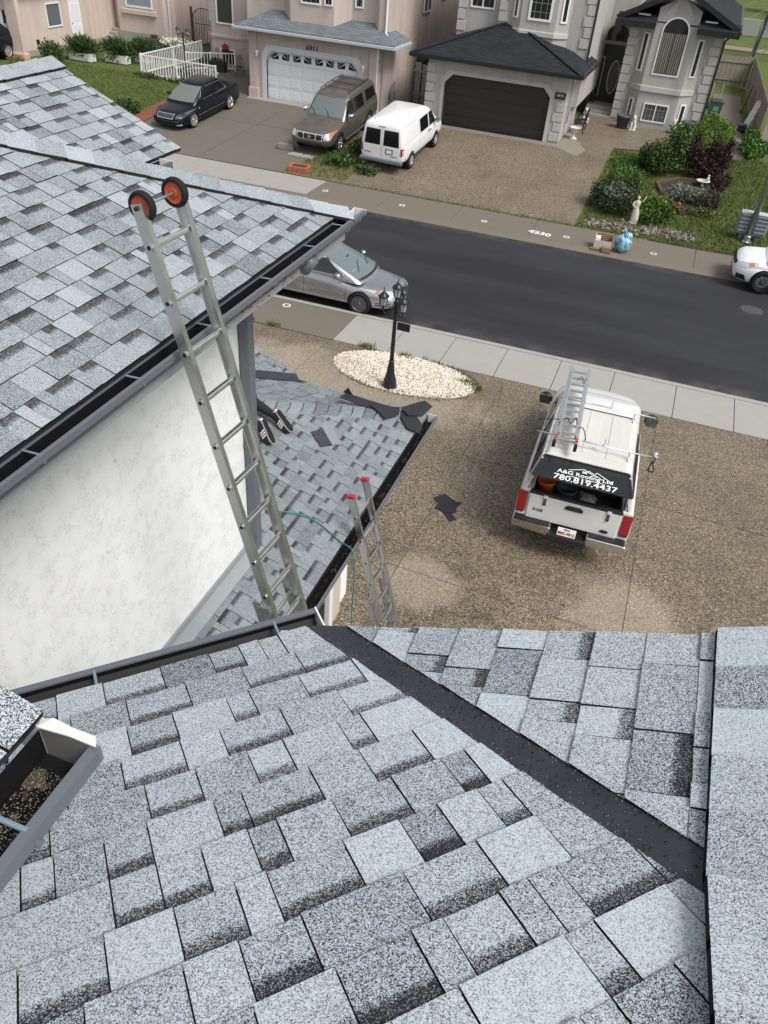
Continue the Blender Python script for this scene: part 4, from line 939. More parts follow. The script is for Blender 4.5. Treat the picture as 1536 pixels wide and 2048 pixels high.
mb = MB(); mb.cyl((-14.12, 37.72, FZ), (-14.12, 37.72, 3.75), .045, 10); mb.build('downspout', WHITE2, h69)
# right side wall windows (face +X)
FS = Fr((-13.93, 0, 0), (0, 1, 0), (1, 0, 0))
window(h69, FS, 43.3, 44.5, 4.6, 6.3, vm=(43.9,), fw=.06, pane=GLASS, fm=M('dull_frame', (.50, .47, .44), .5)); window(h69, FS, 46.3, 47.2, 5.0, 6.4, fw=.06, fm=M('dull_frame'))
# gas meter and pipes on the side wall
gm = MB(); FS.box(gm, 39.1, 39.35, FZ+.55, FZ+.95, .02, .22); gmo = gm.build('gas_meter', M('meter_grey', (.17, .20, .23), .5), h69, bevel=.03)
mb = MB(); mb.tube([FS.p(39.2, FZ+.2, .1), FS.p(39.2, FZ+1.2, .1), FS.p(39.45, FZ+1.3, .1), FS.p(39.5, FZ+.9, .1)], .018, 7); mb.tube([FS.p(38.9, FZ+.3, .1), FS.p(39.5, FZ+.4, .12)], .018, 7); mb.build('gas_pipe', M('meter_grey'), gmo)
# recessed left part with patio
FL = front(43.4)
mb = MB(); mb.prism([(-26.55, 43.9, FZ-.3), (-26.1, 43.4, FZ-.3), (-24.3, 43.4, FZ-.3), (-23.6, 43.9, FZ-.3), (-21.2, 43.9, FZ-.3), (-21.2, 52, FZ-.3), (-26.55, 52, FZ-.3)], 7.5, (0, 0, 1)); mb.build('wall', STUC_P, h69)
mb = MB(); mb.prism([(-26.62, 43.85, 2.22), (-26.12, 43.34, 2.22), (-24.28, 43.34, 2.22), (-23.55, 43.85, 2.22), (-23.55, 44.1, 2.22), (-26.62, 44.1, 2.22)], .16, (0, 0, 1)); mb.build('band_moulding', STUC_P, h69, bevel=.03)
window(h69, FL, -25.78, -24.72, 2.90, 4.6, pane=M('olive_blind', (.05, .055, .045), .2)); window(h69, FL, -25.62, -24.72, .98, 1.72, vm=(-25.17,), fw=.05)
FLs = Fr((-26.55, 43.9, 0), (.45, -.5, 0), (-.5, -.45, 0)); window(h69, FLs, .18, .5, 2.98, 4.6, fw=.05)
mb = MB(); mb.box(-22.5, -21.7, 43.86, 43.92, 2.3, 4.4); mb.build('doorway', BK, h69)
mb = MB(); mb.box(-26.7, -21.2, 43.3, 44, FZ-.3, FZ+.18); mb.build('plinth', CONC, h69)
# ---- pink house, far left
hpk = thing('pink_house', 'pink stucco house with steps and white side door, far left', 'house', (0, 0, 0))
FA = front(37.85); FAs = Fr((-34.55, 0, 0), (0, 1, 0), (1, 0, 0))
holed_wall(hpk, FA, -42, -34.55, FZ-.6, 3.9, [(-41.0, -35.55, FZ-.6, 2.95, .42)], .25, STUC_PK)
garage_door(hpk, FA, -41.05, -35.5, FZ, 2.97, .3, WHITE2, rows=4, cols=8, groove=M('door_groove')); surround(hpk, FA, -41.0, -35.55, FZ, 2.95, .30, .2, M('blue_white_trim', (.62, .65, .70), .6), d=.05)
mb = MB(); mb.box(-42, -34.55, 38.1, 46.5, FZ-.3, 3.9); mb.build('wall', STUC_PK, hpk)
mb = MB(); mb.box(-34.95, -34.2, 37.62, 37.9, FZ-.1, 3.8); mb.build('pilaster', STUC_PK, hpk, bevel=.03)
mb = MB(); mb.prism([(-35.02, 37.5, FZ-.1), (-34.1, 37.5, FZ-.1), (-34.1, 37.95, FZ-.1), (-35.02, 37.95, FZ-.1)], .35, (0, 0, 1)); mb.build('pilaster_base', M('peach_clay', (.55, .35, .26), .8), hpk, bevel=.05)
lettering('house_letter', 'H', .78, FA.p(-35.08, 2.62, .012), (1, 0, 0), (0, 0, 1), BK, hpk, depth=.02, bold=.03)
window(hpk, FAs, 40.2, 41.4, 2.0, 3.15, fw=.07, pane=M('grey_blue_pane', (.12, .14, .155), .12))
mb = MB(); FAs.box(mb, 42.1, 43.05, 1.05, 3.15, 0, .05); dr = mb.build('side_door', WHITE, hpk); 
for z0, z1 in ((1.25, 1.95), (2.1, 2.95)):
    mb = MB(); FAs.box(mb, 42.22, 42.93, z0, z1, .045, .058); mb.build('door_panel', WHITE2, dr, bevel=.01)
mb = MB(); mb.blob(FAs.p(42.2, 2.05, .08), (.035, .035, .035)); mb.build('door_knob', BK, dr)
mb = MB(); FAs.box(mb, 38.0, 46.4, FZ-.2, FZ+.25, .0, .03); mb.build('plinth', CONC, hpk)
mb = MB(); mb.box(-34.56, -34.46, 39.1, 39.25, 1.35, 1.55); mb.build('hose_bib', BK, hpk)
mb = MB(); mb.box(-42.3, -34.1, 37.4, 46.5, 3.9, 4.05); mb.build('eaves', WHITE2, hpk)
mb = MB(); mb.prism([(-34.4, 46.2, FZ-.3), (-33.9, 45.75, FZ-.3), (-30.75, 45.75, FZ-.3), (-30.25, 46.25, FZ-.3), (-30.25, 54, FZ-.3), (-40, 54, FZ-.3), (-40, 46.6, FZ-.3), (-34.4, 46.6, FZ-.3)], 7, (0, 0, 1)); mb.build('wall', STUC_PK, hpk)
FB = front(45.75)
window(hpk, FB, -33.3, -31.45, 2.75, 4.9, fw=.09, pane=GLASSB); mb = MB(); FB.box(mb, -33.55, -31.2, 2.40, 2.66, 0, .14); mb.build('sill', STUC_PK, hpk, bevel=.03)
mb = MB(); FB.box(mb, -34.0, -30.7, FZ-.2, FZ+.62, -.02, .02); mb.build('plinth', CONC, hpk)
mb = MB(); mb.cyl((-30.45, 45.9, 1), (-30.45, 45.9, 5), .05, 8); mb.build('downspout', WHITE2, hpk)
for k in range(4):
    mb = MB(); mb.box(-35.9, -34.05, 44.9+k*.28, 46.7, FZ+k*.17-.02, FZ+(k+1)*.17); mb.build('step', CONC, hpk, bevel=.02)
mb = MB(); mb.box(-34.9, -34.35, 46.4, 46.62, 1.55, 3.6); mb.build('entry_door', WHITE2, hpk)
# ---- grey house with black roofs
hgr = thing('grey_house', 'grey stucco house with black roofs, black garage door and arched window', 'house', (0, 0, 0))
FD = front(38.2)
holed_wall(hgr, FD, -11.82, -5.40, FZ-.6, 3.75, [(-10.98, -6.08, FZ-.6, 3.0, .36)], .3, STUC_G)
BKD = M('black_brown_door', (.022, .019, .018), .5)
garage_door(hgr, FD, -11.05, -6.0, FZ, 3.02, .3, BKD, rows=5, cols=8, n=-.2, groove=M('black_groove', (.007, .007, .007), .6))
surround(hgr, FD, -10.98, -6.08, FZ, 3.0, .34, .16, STUC_GL, d=.03)
mb = MB(); mb.box(-11.8, -5.42, 38.5, 42.6, FZ-.3, 3.75); mb.build('wall', STUC_G, hgr)
quoins(hgr, FD, -11.86, -11.38, 1.0, 3.6, STUC_GL, h=.40, side=1); quoins(hgr, FD, -5.84, -5.36, .95, 2.75, STUC_GL, h=.40, side=-1)
mb = MB(); FD.box(mb, -5.88, -5.42, 2.66, 2.92, .02, .05); pq = mb.build('number_plaque', M('plaque_dark', (.03, .025, .03), .4), hgr)
lettering('house_number', '6915', .15, FD.p(-5.65, 2.80, .055), (1, 0, 0), (0, 0, 1), WHITE2, pq, depth=.004)
FDs = Fr((-5.40, 0, 0), (0, 1, 0), (1, 0, 0))
mb = MB(); FDs.box(mb, 39.4, 39.75, 1.4, 3.3, 0, .05); sw = mb.build('slit_window', STUC_GL, hgr); mb = MB(); FDs.box(mb, 39.47, 39.68, 1.48, 3.22, .04, .06); mb.build('pane', GLASS, sw)
ex0, ex1, ey0, ez = -12.48, -4.85, 37.68, 3.74; axx, ayy, azz = -8.75, 40.9, 5.06
mb = MB(); mb.poly([(ex0, ey0, ez), (ex1, ey0, ez), (axx, ayy, azz)]); mb.poly([(ex1, ey0, ez), (ex1, 42.3, ez), (-6.3, 42.3, 4.45), (axx, ayy, azz)]); mb.poly([(ex0, ey0, ez), (axx, ayy, azz), (-11.6, 42.3, 4.2), (ex0, 42.3, ez)]); mb.build('garage_roof', SHBK, hgr)
for a, b in (((ex0, ey0, ez), (axx, ayy, azz)), ((ex1, ey0, ez), (axx, ayy, azz))):
    mb = MB(); mb.bar(Vector(a)+Vector((0, 0, .02)), Vector(b)+Vector((0, 0, .02)), .24, .03); mb.build('hip_cap', SHBK, hgr)
gutter_line(hgr, [(ex0-.06, 42.2, ez-.08), (ex0-.06, ey0-.06, ez-.08), (ex1+.06, ey0-.06, ez-.08), (ex1+.06, 42.2, ez-.08)], BK, h=.17)
mb = MB(); mb.box(ex0+.05, ex1-.05, ey0+.05, 38.22, 3.62, 3.66); mb.box(-5.4, ex1-.02, 38.2, 42.2, 3.62, 3.66); mb.build('soffit', M('soffit_grey'), hgr)
# upper storey
yu = 40.55
mb = MB(); mb.prism([(-11.45, yu+.35, 2), (-9.45, yu+.35, 2), (-9.45, yu, 2), (-8.9, yu, 2), (-8.35, yu-.42, 2), (-6.75, yu-.42, 2), (-6.2, yu, 2), (-5.18, yu, 2), (-5.18, 52, 2), (-11.45, 52, 2)], 7, (0, 0, 1)); mb.build('wall', STUC_G, hgr)
mb = MB(); mb.prism([(-8.95, yu-.03, 4.62), (-8.38, yu-.50, 4.62), (-6.72, yu-.50, 4.62), (-6.15, yu-.03, 4.62)], .22, (0, 0, 1)); mb.build('band_moulding', STUC_GL, hgr, bevel=.03)
FH = front(yu+.35); FH1 = front(yu-.42); FH2 = front(yu)
window(hgr, FH, -10.9, -9.75, 5.35, 6.6, vm=(-10.33,), fw=.07, grid=(4, 3)); window(hgr, FH1, -8.02, -6.98, 5.22, 6.9, fw=.09, grid=(4, 5))
FBl = Fr((-8.9, yu, 0), (.55, -.42, 0), (-.42, -.55, 0)); window(hgr, FBl, .2, .5, 5.22, 6.9, fw=.06); FBr = Fr((-6.75, yu-.42, 0), (.55, .42, 0), (.42, -.55, 0)); window(hgr, FBr, .2, .52, 5.22, 6.9, fw=.07)
quoins(hgr, FH2, -9.45, -9.02, 5.0, 8, STUC_GL, h=.42, side=1); quoins(hgr, FH2, -5.62, -5.18, 4.35, 8, STUC_GL, h=.42, side=-1); quoins(hgr, FH, -11.47, -11.05, 4.4, 8, STUC_GL, h=.45, side=1)
mb = MB(); mb.cyl((-5.12, yu-.05, 3.9), (-5.12, yu-.05, 9), .045, 8); mb.build('downspout', BK, hgr)
# entry recess
mb = MB(); mb.box(-5.4, -3.9, 47.0, 52, FZ, 8); mb.build('wall', STUC_G, hgr)
FE = front(47.0)
mb = MB(); FE.box(mb, -5.35, -3.95, 1.28, 3.92, 0, .05); ed = mb.build('front_door', BK, hgr)
mb = MB(); FE.box(mb, -5.30, -5.02, 1.55, 3.35, .05, .075); sl = mb.build('sidelight', M('silver_lead', (.40, .40, .41), .4), ed); mb = MB(); FE.box(mb, -5.26, -5.06, 1.6, 3.3, .07, .085); mb.build('pane', GLASS, sl)
mb = MB(); n = 28
ov = [(-4.43+.29*math.cos(2*math.pi*i/n), 2.48+.78*math.sin(2*math.pi*i/n)) for i in range(n)]; mb.prism([FE.p(u, z, .05) for u, z in ov], .03, FE.N); of = mb.build('oval_frame', M('silver_lead'), ed)
mb = MB(); ov = [(-4.43+.24*math.cos(2*math.pi*i/n), 2.48+.72*math.sin(2*math.pi*i/n)) for i in range(n)]; mb.prism([FE.p(u, z, .07) for u, z in ov], .02, FE.N); mb.build('oval_pane', M('leaded_glass', (.06, .062, .06), .3), of)
mb = MB(); mb.prism([FE.p(-4.65+.70*math.cos(math.pi*i/16), 4.02+.86*math.sin(math.pi*i/16), 0) for i in range(17)], .06, FE.N); af = mb.build('arched_transom', M('silver_lead'), hgr)
mb = MB(); mb.prism([FE.p(-4.65+.63*math.cos(math.pi*i/16), 4.07+.77*math.sin(math.pi*i/16), .05) for i in range(17)], .02, FE.N); mb.build('pane', GLASS, af)
for k in range(3):
    mb = MB(); mb.box(-5.35, -3.9, 45.1+k*.32, 47.1, FZ-.02+k*.15, FZ+(k+1)*.15); mb.build('step', CONC, hgr, bevel=.02)
mb = MB(); mb.tube([(-5.2, 46.6, 1.3), (-5.2, 46.6, 1.65)], .12, 10); mb.build('doorway_planter', BK, hgr)
# bay block
zb0 = FZ-.4; yq = 45.15; yc = 44.62
mb = MB(); mb.prism([(-3.92, yq, zb0), (-3.38, yq, zb0), (-2.78, yc, zb0), (-.86, yc, zb0), (-.28, yq, zb0), (.42, yq, zb0), (.42, 58, zb0), (-3.92, 58, zb0)], 5.35-zb0, (0, 0, 1)); mb.build('wall', STUC_G, hgr)
mb = MB(); mb.prism([(-2.78, yc, 5.3), (-.86, yc, 5.3), (-1.82, yc, 6.55)], .3, (0, 1, 0)); mb.prism([(-2.78, yc, 5.3), (-.86, yc, 5.3), (-.86, yc+.1, 5.9), (-1.82, yc+.1, 6.4), (-2.78, yc+.1, 5.9)], .2, (0, 1, 0)); mb.build('gable_wall', STUC_G, hgr)
mb = MB(); mb.prism([(-3.42, yq-.03, 2.42), (-2.80, yc-.09, 2.42), (-.84, yc-.09, 2.42), (-.24, yq-.03, 2.42)], .26, (0, 0, 1)); mb.build('band_moulding', STUC_GL, hgr, bevel=.03)
FQ = front(yq); FC = front(yc)
quoins(hgr, FQ, -3.96, -3.45, 1.0, 5.2, STUC_GL, h=.40, side=1); quoins(hgr, FQ, -.12, .44, 1.0, 5.1, STUC_GL, h=.40, side=-1)
window(hgr, FC, -2.42, -1.20, 1.12, 1.95, vm=(-1.81,), fw=.06, grid=(6, 3), pane=GLASSB and M('grey_pane', (.06, .075, .08), .1))
# arched picture window
mb = MB(); n = 14
def arch(w, zs, zt_, base): return [(-1.81-w, base), (-1.81+w, base)]+[(-1.81+w*math.cos(math.pi*i/n), zs+(zt_-zs)*math.sin(math.pi*i/n)) for i in range(n+1)]
mb.prism([FC.p(u, z, -.02) for u, z in arch(.63, 5.0, 5.62, 3.18)], .07, FC.N); aw = mb.build('arched_window', WFR, hgr)
mb = MB(); mb.prism([FC.p(u, z, .04) for u, z in arch(.56, 5.0, 5.55, 3.26)], .02, FC.N); mb.build('pane', GLASS, aw)
mb = MB(); mb.prism([FC.p(-1.81-.55, 3.28, .055), FC.p(-1.81+.55, 3.28, .055), FC.p(-1.81+.55, 4.95, .055), FC.p(-1.81-.55, 4.95, .055)], .008, FC.N); mb.build('curtain', CURT, aw)
mb = MB(); FC.box(mb, -1.825, -1.795, 3.28, 4.95, .06, .068); mb.build('curtain_gap', BK, aw)
FBL = Fr((-3.38, yq, 0), (.6, -.53, 0), (-.53, -.6, 0)); FBR = Fr((-.86, yc, 0), (.58, .53, 0), (.53, -.58, 0))
window(hgr, FBL, .22, .58, 3.22, 4.85, fw=.07); window(hgr, FBL, .26, .56, 1.2, 2.05, fw=.06, grid=(2, 3)); window(hgr, FBR, .2, .56, 3.22, 4.82, fw=.07); window(hgr, FBR, .22, .56, 1.18, 2.05, fw=.06)
FRs = Fr((.42, 0, 0), (0, 1, 0), (1, 0, 0)); window(hgr, FRs, 47.0, 48.2, 3.1, 5.2, fw=.1)
# roof over the bay block with gable and returns
rz = 5.35
mb = MB()
mb.poly([(-1.82, yc-.35, 6.75), (.98, yc-.35, rz+.02), (.98, 58, rz+.02), (-1.82, 58, 6.75)]); mb.poly([(-1.82, yc-.35, 6.75), (-1.82, 58, 6.75), (-4.6, 58, rz+.02), (-4.6, yc-.35, rz+.02)])
mb.build('roof', SHBK, hgr)
for s in (-1, 1):
    mb = MB(); a = Vector((-1.82, yc-.36, 6.70)); b = Vector((-1.82+s*2.80, yc-.36, rz)); mb.bar(a, b, .06, .22, up=(0, 0, 1)); mb.build('barge_board', BK, hgr)
    x0, x1 = (-4.6, -2.80) if s < 0 else (-.84, 1.0)
    mb = MB(); mb.poly([(x0, yc-.5, rz-.05), (x1, yc-.5, rz-.05), (x1, yc+.1, rz+.22), (x0, yc+.1, rz+.22)]); mb.poly([(x1, yc-.5, rz-.05), (x1, yc+.1, rz-.05), (x1, yc+.1, rz+.22)]); mb.poly([(x0, yc-.5, rz-.05), (x0, yc+.1, rz+.22), (x0, yc+.1, rz-.05)]); mb.build('return_roof', SHBK, hgr)
    mb = MB(); mb.box(x0-.03, x1+.03, yc-.56, yc-.44, rz-.28, rz-.04); mb.box(x0, x1, yc-.44, yq, rz-.26, rz-.20); mb.build('return_trough', BK, hgr)
    mb = MB(); xm = -3.4 if s < 0 else -.35; mb.box(xm-.28, xm+.28, yc-.10, yc-.02, rz+.18, rz+.25); mb.build('flashing', STEEL, hgr)
gutter_line(hgr, [(1.02, yc-.4, rz-.06), (1.02, 57.5, rz-.06)], BK)
mb = MB(); mb.tube([(.98, yc-.3, rz-.15), (.7, yq-.05, rz-.28), (.47, yq-.06, rz-.5), (.47, yq-.06, FZ)], .05, 8); mb.build('downspout', BK, hgr)
# ------------------------------------------------------------------ vehicles
def paint(name, col, metal=0., rough=.32, coat=.5):
    g = G(name, rough=rough, spec=.5 if coat > .3 else .3); g.put(g.b, 'Metallic', metal); g.put(g.b, 'Coat Weight', coat); g.put(g.b, 'Coat Roughness', .06)
    o = g.sep(); n = g.noise(3.5, 4, .6); c = g.mix(n, tuple(x*.93 for x in col), col); g.col(c); return g.m
def half_ring(zb, zs, zt, w, ws):
    return [(0, zb), (w*.84, zb), (w*.965, zb+.07), (w, zb+(zs-zb)*.45), (w*.985, zs-.07), (ws, zs), (ws*.78, zt-.012), (0, zt)]
def loft_mesh(stations, sub=2):
    bm = bmesh.new(); rings = []
    for x, *a in stations:
        h = half_ring(*a); pts = h+[(-y, z) for y, z in h[-2:0:-1]]; rings.append([bm.verts.new((x, y, z)) for y, z in pts])
    n = len(rings[0])
    for a, b in zip(rings[:-1], rings[1:]):
        for i in range(n): bm.faces.new((a[i], a[(i+1) % n], b[(i+1) % n], b[i]))
    for r, flip in ((rings[0], False), (rings[-1], True)):
        for i in range(1, n//2):   # cap with quads left-right so the nose stays smooth
            q = [r[i-1], r[i], r[(n-i) % n], r[(n-i+1) % n]] if i > 1 else [r[0], r[1], r[n-1]]
            try: bm.faces.new(q)
            except ValueError: pass
        try: bm.faces.new([r[n//2-1], r[n//2], r[n//2+1]])
        except ValueError: pass
    bmesh.ops.recalc_face_normals(bm, faces=bm.faces); me = bpy.data.meshes.new('body'); bm.to_mesh(me); bm.free(); return me
def rrect(xr, xf, w, r, bf, br, nc=4):
    pts = []
    for cx, cy, a0 in ((xf-r, w-r, 0), (xr+r, w-r, 90), (xr+r, -w+r, 180), (xf-r, -w+r, 270)):
        for k in range(nc+1):
            a = R(a0+90*k/nc); pts.append([cx+r*math.cos(a), cy+r*math.sin(a)])
        # mid points towards the next corner
        if a0 == 0: pts += [[xf-r+(xr-xf+2*r)*k/6, w] for k in range(1, 6)]
        if a0 == 90: pts += [[xr, w-r+(-2*w+2*r)*k/6] for k in range(1, 6)]
        if a0 == 180: pts += [[xr+r+(xf-xr-2*r)*k/6, -w] for k in range(1, 6)]
        if a0 == 270: pts += [[xf, -w+r+(2*w-2*r)*k/6] for k in range(1, 6)]
    m = (xf+xr)/2; out = []
    for x, y in pts:
        k = (1-(y/w)**2); f = max(0, (x-m)/(xf-m)); b = max(0, (m-x)/(m-xr)); out.append((x+bf*k*f**3-br*k*b**3, y))
    return out
def cabin_mesh(rings):
    """rings: (z, xr, xf, w, corner radius, front bulge, rear bulge), bottom to top; crown closes the roof"""
    bm = bmesh.new(); R_ = []
    for z, xr, xf, w, r, bf, br in rings: R_.append([bm.verts.new((x, y, z+.0)) for x, y in rrect(xr, xf, w, r, bf, br)])
    n = len(R_[0])
    for a, b in zip(R_[:-1], R_[1:]):
        for i in range(n): bm.faces.new((a[i], a[(i+1) % n], b[(i+1) % n], b[i]))
    c = bm.verts.new(((rings[-1][1]+rings[-1][2])/2, 0, rings[-1][0]+.012))
    for i in range(n): bm.faces.new((R_[-1][i], R_[-1][(i+1) % n], c))
    bmesh.ops.recalc_face_normals(bm, faces=bm.faces); me = bpy.data.meshes.new('cabin'); bm.to_mesh(me); bm.free(); return me
def baked(me, mods):
    o = bpy.data.objects.new('tmp', me); COL.objects.link(o); cut = []
    for m in mods:
        if m[0] == 'sub': q = o.modifiers.new('s', 'SUBSURF'); q.levels = q.render_levels = m[1]
        else:
            c = bpy.data.objects.new('cut', m[1]); COL.objects.link(c); cut.append(c); q = o.modifiers.new('b', 'BOOLEAN'); q.operation = 'DIFFERENCE'; q.solver = 'EXACT'; q.object = c
            try: q.material_mode = 'TRANSFER'
            except Exception: pass
    dg = bpy.context.evaluated_depsgraph_get(); r = bpy.data.meshes.new_from_object(o.evaluated_get(dg))
    for c in cut: bpy.data.objects.remove(c)
    bpy.data.objects.remove(o); r.polygons.foreach_set('use_smooth', [True]*len(r.polygons)); return r
class Car:
    def __init__(s, name, label, cat, body, cabin, paintm, axles, wr, ww=.21, sub=2, arch=1.10, group=None):
        s.root = thing(name, label, cat, group=group); s.mat = paintm; s.axles = axles; s.wr = wr
        me = loft_mesh(body); me.materials.append(paintm); mods = [('sub', sub)]; yw = max(b[4] for b in body); s.yw = yw
        for ax in axles:
            c = MB(); c.cyl((ax, -yw-.3, wr*.98), (ax, yw+.3, wr*.98), wr*arch, 40); cm = c.mesh('cut', BLACK); mods.append(('cut', cm))
        bme = baked(me, mods)
        try: bme.set_sharp_from_angle(angle=R(38))
        except Exception: pass
        s.body = bpy.data.objects.new('body', bme); COL.objects.link(s.body); s.body.parent = s.root
        trees = [bme]
        if cabin:
            cme = cabin_mesh(cabin); cme.materials.append(paintm); cme = baked(cme, [])
            try: cme.set_sharp_from_angle(angle=R(50))
            except Exception: pass
            s.cab = bpy.data.objects.new('cabin', cme); COL.objects.link(s.cab); s.cab.parent = s.root; trees.append(cme)
        V = []; F = []
        for t in trees:
            b = len(V); V += [v.co.copy() for v in t.vertices]; F += [tuple(i+b for i in p.vertices) for p in t.polygons]
        s.bvh = BVHTree.FromPolygons(V, F)
        u = MB(); u.box(axles[-1]-.4, axles[0]+.4, -yw*.62, yw*.62, wr*.55, wr*1.5); u.build('underbody', BLACK, s.root)
    def cast(s, a, b, axis):
        if axis == 'L': o, d = (a, 4, b), (0, -1, 0)
        elif axis == 'R': o, d = (a, -4, b), (0, 1, 0)
        elif axis == 'F': o, d = (6, a, b), (-1, 0, 0)
        elif axis == 'B': o, d = (-6, a, b), (1, 0, 0)
        else: o, d = (a, b, 5), (0, 0, -1)
        h = s.bvh.ray_cast(Vector(o), Vector(d)); return h
    def decal(s, name, quad, axis, mat, off=.005, n=8, m=4, parent=None, both=False, th=.0):
        """panel following the bodywork: quad corners in the view plane of that axis, bilinear grid cast on the body"""
        out = []
        for ax, q in ([(axis, quad)] if not both else ([('L', quad), ('R', quad)] if axis in 'LR' else [(axis, quad), (axis, [(-a, b) for a, b in quad])])):
            mb = MB(); vs = []; ok = True
            for j in range(m+1):
                for i in range(n+1):
                    u, v = i/n, j/m; a = [(1-u)*(1-v)*q[0][k]+u*(1-v)*q[1][k]+u*v*q[2][k]+(1-u)*v*q[3][k] for k in (0, 1)]
                    h = s.cast(a[0], a[1], ax)
                    if h[0] is None: vs.append(None); continue
                    nn = h[1]; d = {'L': Vector((0, 1, 0)), 'R': Vector((0, -1, 0)), 'F': Vector((1, 0, 0)), 'B': Vector((-1, 0, 0)), 'T': Vector((0, 0, 1))}[ax]
                    if nn.dot(d) < 0: nn = -nn
                    vs.append(h[0]+(nn*.6+d*.4)*off)
            idx = {}; w = n+1
            for k, p in enumerate(vs):
                if p is not None: idx[k] = len(mb.v); mb.v.append(tuple(p))
            for j in range(m):
                for i in range(n):
                    f = [j*w+i, j*w+i+1, (j+1)*w+i+1, (j+1)*w+i]
                    if all(k in idx for k in f): mb.f.append(tuple(idx[k] for k in f)); mb.mi.append(0)
            if mb.f:
                o = mb.build(name, mat, parent or s.root, smooth=True); out.append(o)
        return out[0] if out else None
    def seam(s, pts, axis='L', mat=None, w=.012, both=True, name='seam'):
        for ax in (('L', 'R') if both else (axis,)):
            mb = MB(); prev = None
            for a, b in zip(pts[:-1], pts[1:]):
                for k in range(9):
                    t = k/8; h = s.cast(a[0]+(b[0]-a[0])*t, a[1]+(b[1]-a[1])*t, ax)
                    if h[0] is None: prev = None; continue
                    if prev is not None: mb.bar(prev, h[0], w, w*.35, up=h[1])
                    prev = h[0]
                prev = None
            if mb.f: mb.build(name, mat or BLACK, s.root)
    def wheels(s, tyre_w, rim_mat, spokes=5, rim_r=None, style='spoke', y=None, spoke_mat=None, dark=None):
        r = s.wr; rr = rim_r or r*.68; tw = tyre_w; y = y or (s.yw-.03)
        w0 = None
        def build():
            e = bpy.data.objects.new('wheel', None); COL.objects.link(e); e.parent = s.root
            mb = MB(); mb.lathe([(rr, -tw/2), (r-.03, -tw/2), (r-.004, -tw/2+.03), (r, -tw/4), (r, tw/4), (r-.004, tw/2-.03), (r-.03, tw/2), (rr, tw/2)], n=36, ax='Y', ring=True); mb.build('tyre', RUBBER, e, smooth='auto')
            mb = MB(); mb.lathe([(rr+.004, tw/2-.005), (rr-.012, tw/2+.002), (rr-.03, tw/2-.02), (rr-.035, -tw*.2), (rr+.004, -tw*.3)], n=36, ax='Y', ring=True); rim = mb.build('rim', rim_mat, e, smooth='auto')
            mb = MB(); mb.lathe([(rr*.95, -tw*.05), (rr*.95, tw*.0), (.01, tw*.02)], n=28, ax='Y'); mb.build('rim_disc', dark or M('rim_dark', (.03, .03, .032), .5), e)
            mb = MB()
            for k in range(spokes):
                a = 2*math.pi*k/spokes; d = Vector((math.cos(a), 0, math.sin(a))); t = Vector((-math.sin(a), 0, math.cos(a)))
                if style == 'twin':
                    for sg in (-1, 1): mb.bar(d*.03+t*sg*.012+Vector((0, tw/2-.03, 0)), d*(rr-.01)+t*sg*.045+Vector((0, tw/2-.02, 0)), .02, .022, up=(0, 1, 0))
                elif style == 'mesh':
                    for sg in (-1, 1): mb.bar(d*.04+Vector((0, tw/2-.02, 0)), (d*(rr-.01)+t*sg*.085)+Vector((0, tw/2-.012, 0)), .015, .02, up=(0, 1, 0))
                else: mb.bar(d*.03+Vector((0, tw/2-.03, 0)), d*(rr-.008)+Vector((0, tw/2-.018, 0)), .05 if spokes < 8 else .024, .03, up=(0, 1, 0))
            mb.build('spokes', spoke_mat or rim_mat, e, bevel=.004)
            mb = MB(); mb.lathe([(.05, tw/2-.05), (.048, tw/2-.008), (.03, tw/2)], n=16, ax='Y'); mb.build('hub_cap', spoke_mat or rim_mat, e, smooth='auto')
            return e
        for ax in s.axles:
            for sg in (1, -1):
                e = build() if w0 is None else copy_tree(w0, s.root); w0 = w0 or e
                e.location = (ax, sg*(y-tw/2), r); e.rotation_euler = (0, random.uniform(0, 1), 0 if sg > 0 else math.pi)
    def mirror_pair(s, x, z, y, mat, size=(.09, .10, .075)):
        for sg in (1, -1):
            mb = MB(); mb.blob((x, sg*(y+.10), z), size, 1, .0, 2); o = mb.build('side_mirror', mat, s.root, smooth=True)
            mb = MB(); mb.box(x-size[0]*1.0-.002, x-size[0]*.55, sg*(y+.10)-size[1]*.75, sg*(y+.10)+size[1]*.75, z-size[2]*.7, z+size[2]*.7); mb.build('mirror_glass', M('mirror_glass', (.3, .33, .35), .05, 1.), o)
            mb = MB(); mb.bar((x, sg*(y-.03), z-.03), (x, sg*(y+.06), z-.01), .05, .03); mb.build('mirror_arm', mat, o)
    def place(s, x, y, heading, dz=0., roll=0.):
        c, sn = math.cos(heading), math.sin(heading); h = 1.3
        z1, z2 = zt(x+c*h, y+sn*h), zt(x-c*h, y-sn*h); f = Vector((c*2*h, sn*2*h, z1-z2)).normalized(); l = Vector((-sn, c, 0))
        zl, zr = zt(x+l.x*.7, y+l.y*.7), zt(x-l.x*.7, y-l.y*.7); l = Vector((l.x*1.4, l.y*1.4, (zl-zr) if not roll else roll)).normalized(); u = f.cross(l).normalized(); l = u.cross(f)
        s.root.matrix_world = Matrix(((f.x, l.x, u.x, x), (f.y, l.y, u.y, y), (f.z, l.z, u.z, (z1+z2)/2+.012+dz), (0, 0, 0, 1)))
WGLASS = M('windscreen_glass', (.055, .075, .075), .06, spec=.9)
SGLASS = M('car_side_glass', (.012, .014, .015), .05, spec=.8)
TGLASS = M('tinted_glass', (.006, .006, .007), .08, spec=.6)
LAMP = M('headlamp_clear', (.55, .57, .58), .08, .35, spec=.8)
LAMPD = M('headlamp_smoked', (.10, .115, .125), .08, .3, spec=.8)
AMBER = M('amber_lens', (.45, .16, .06), .15)
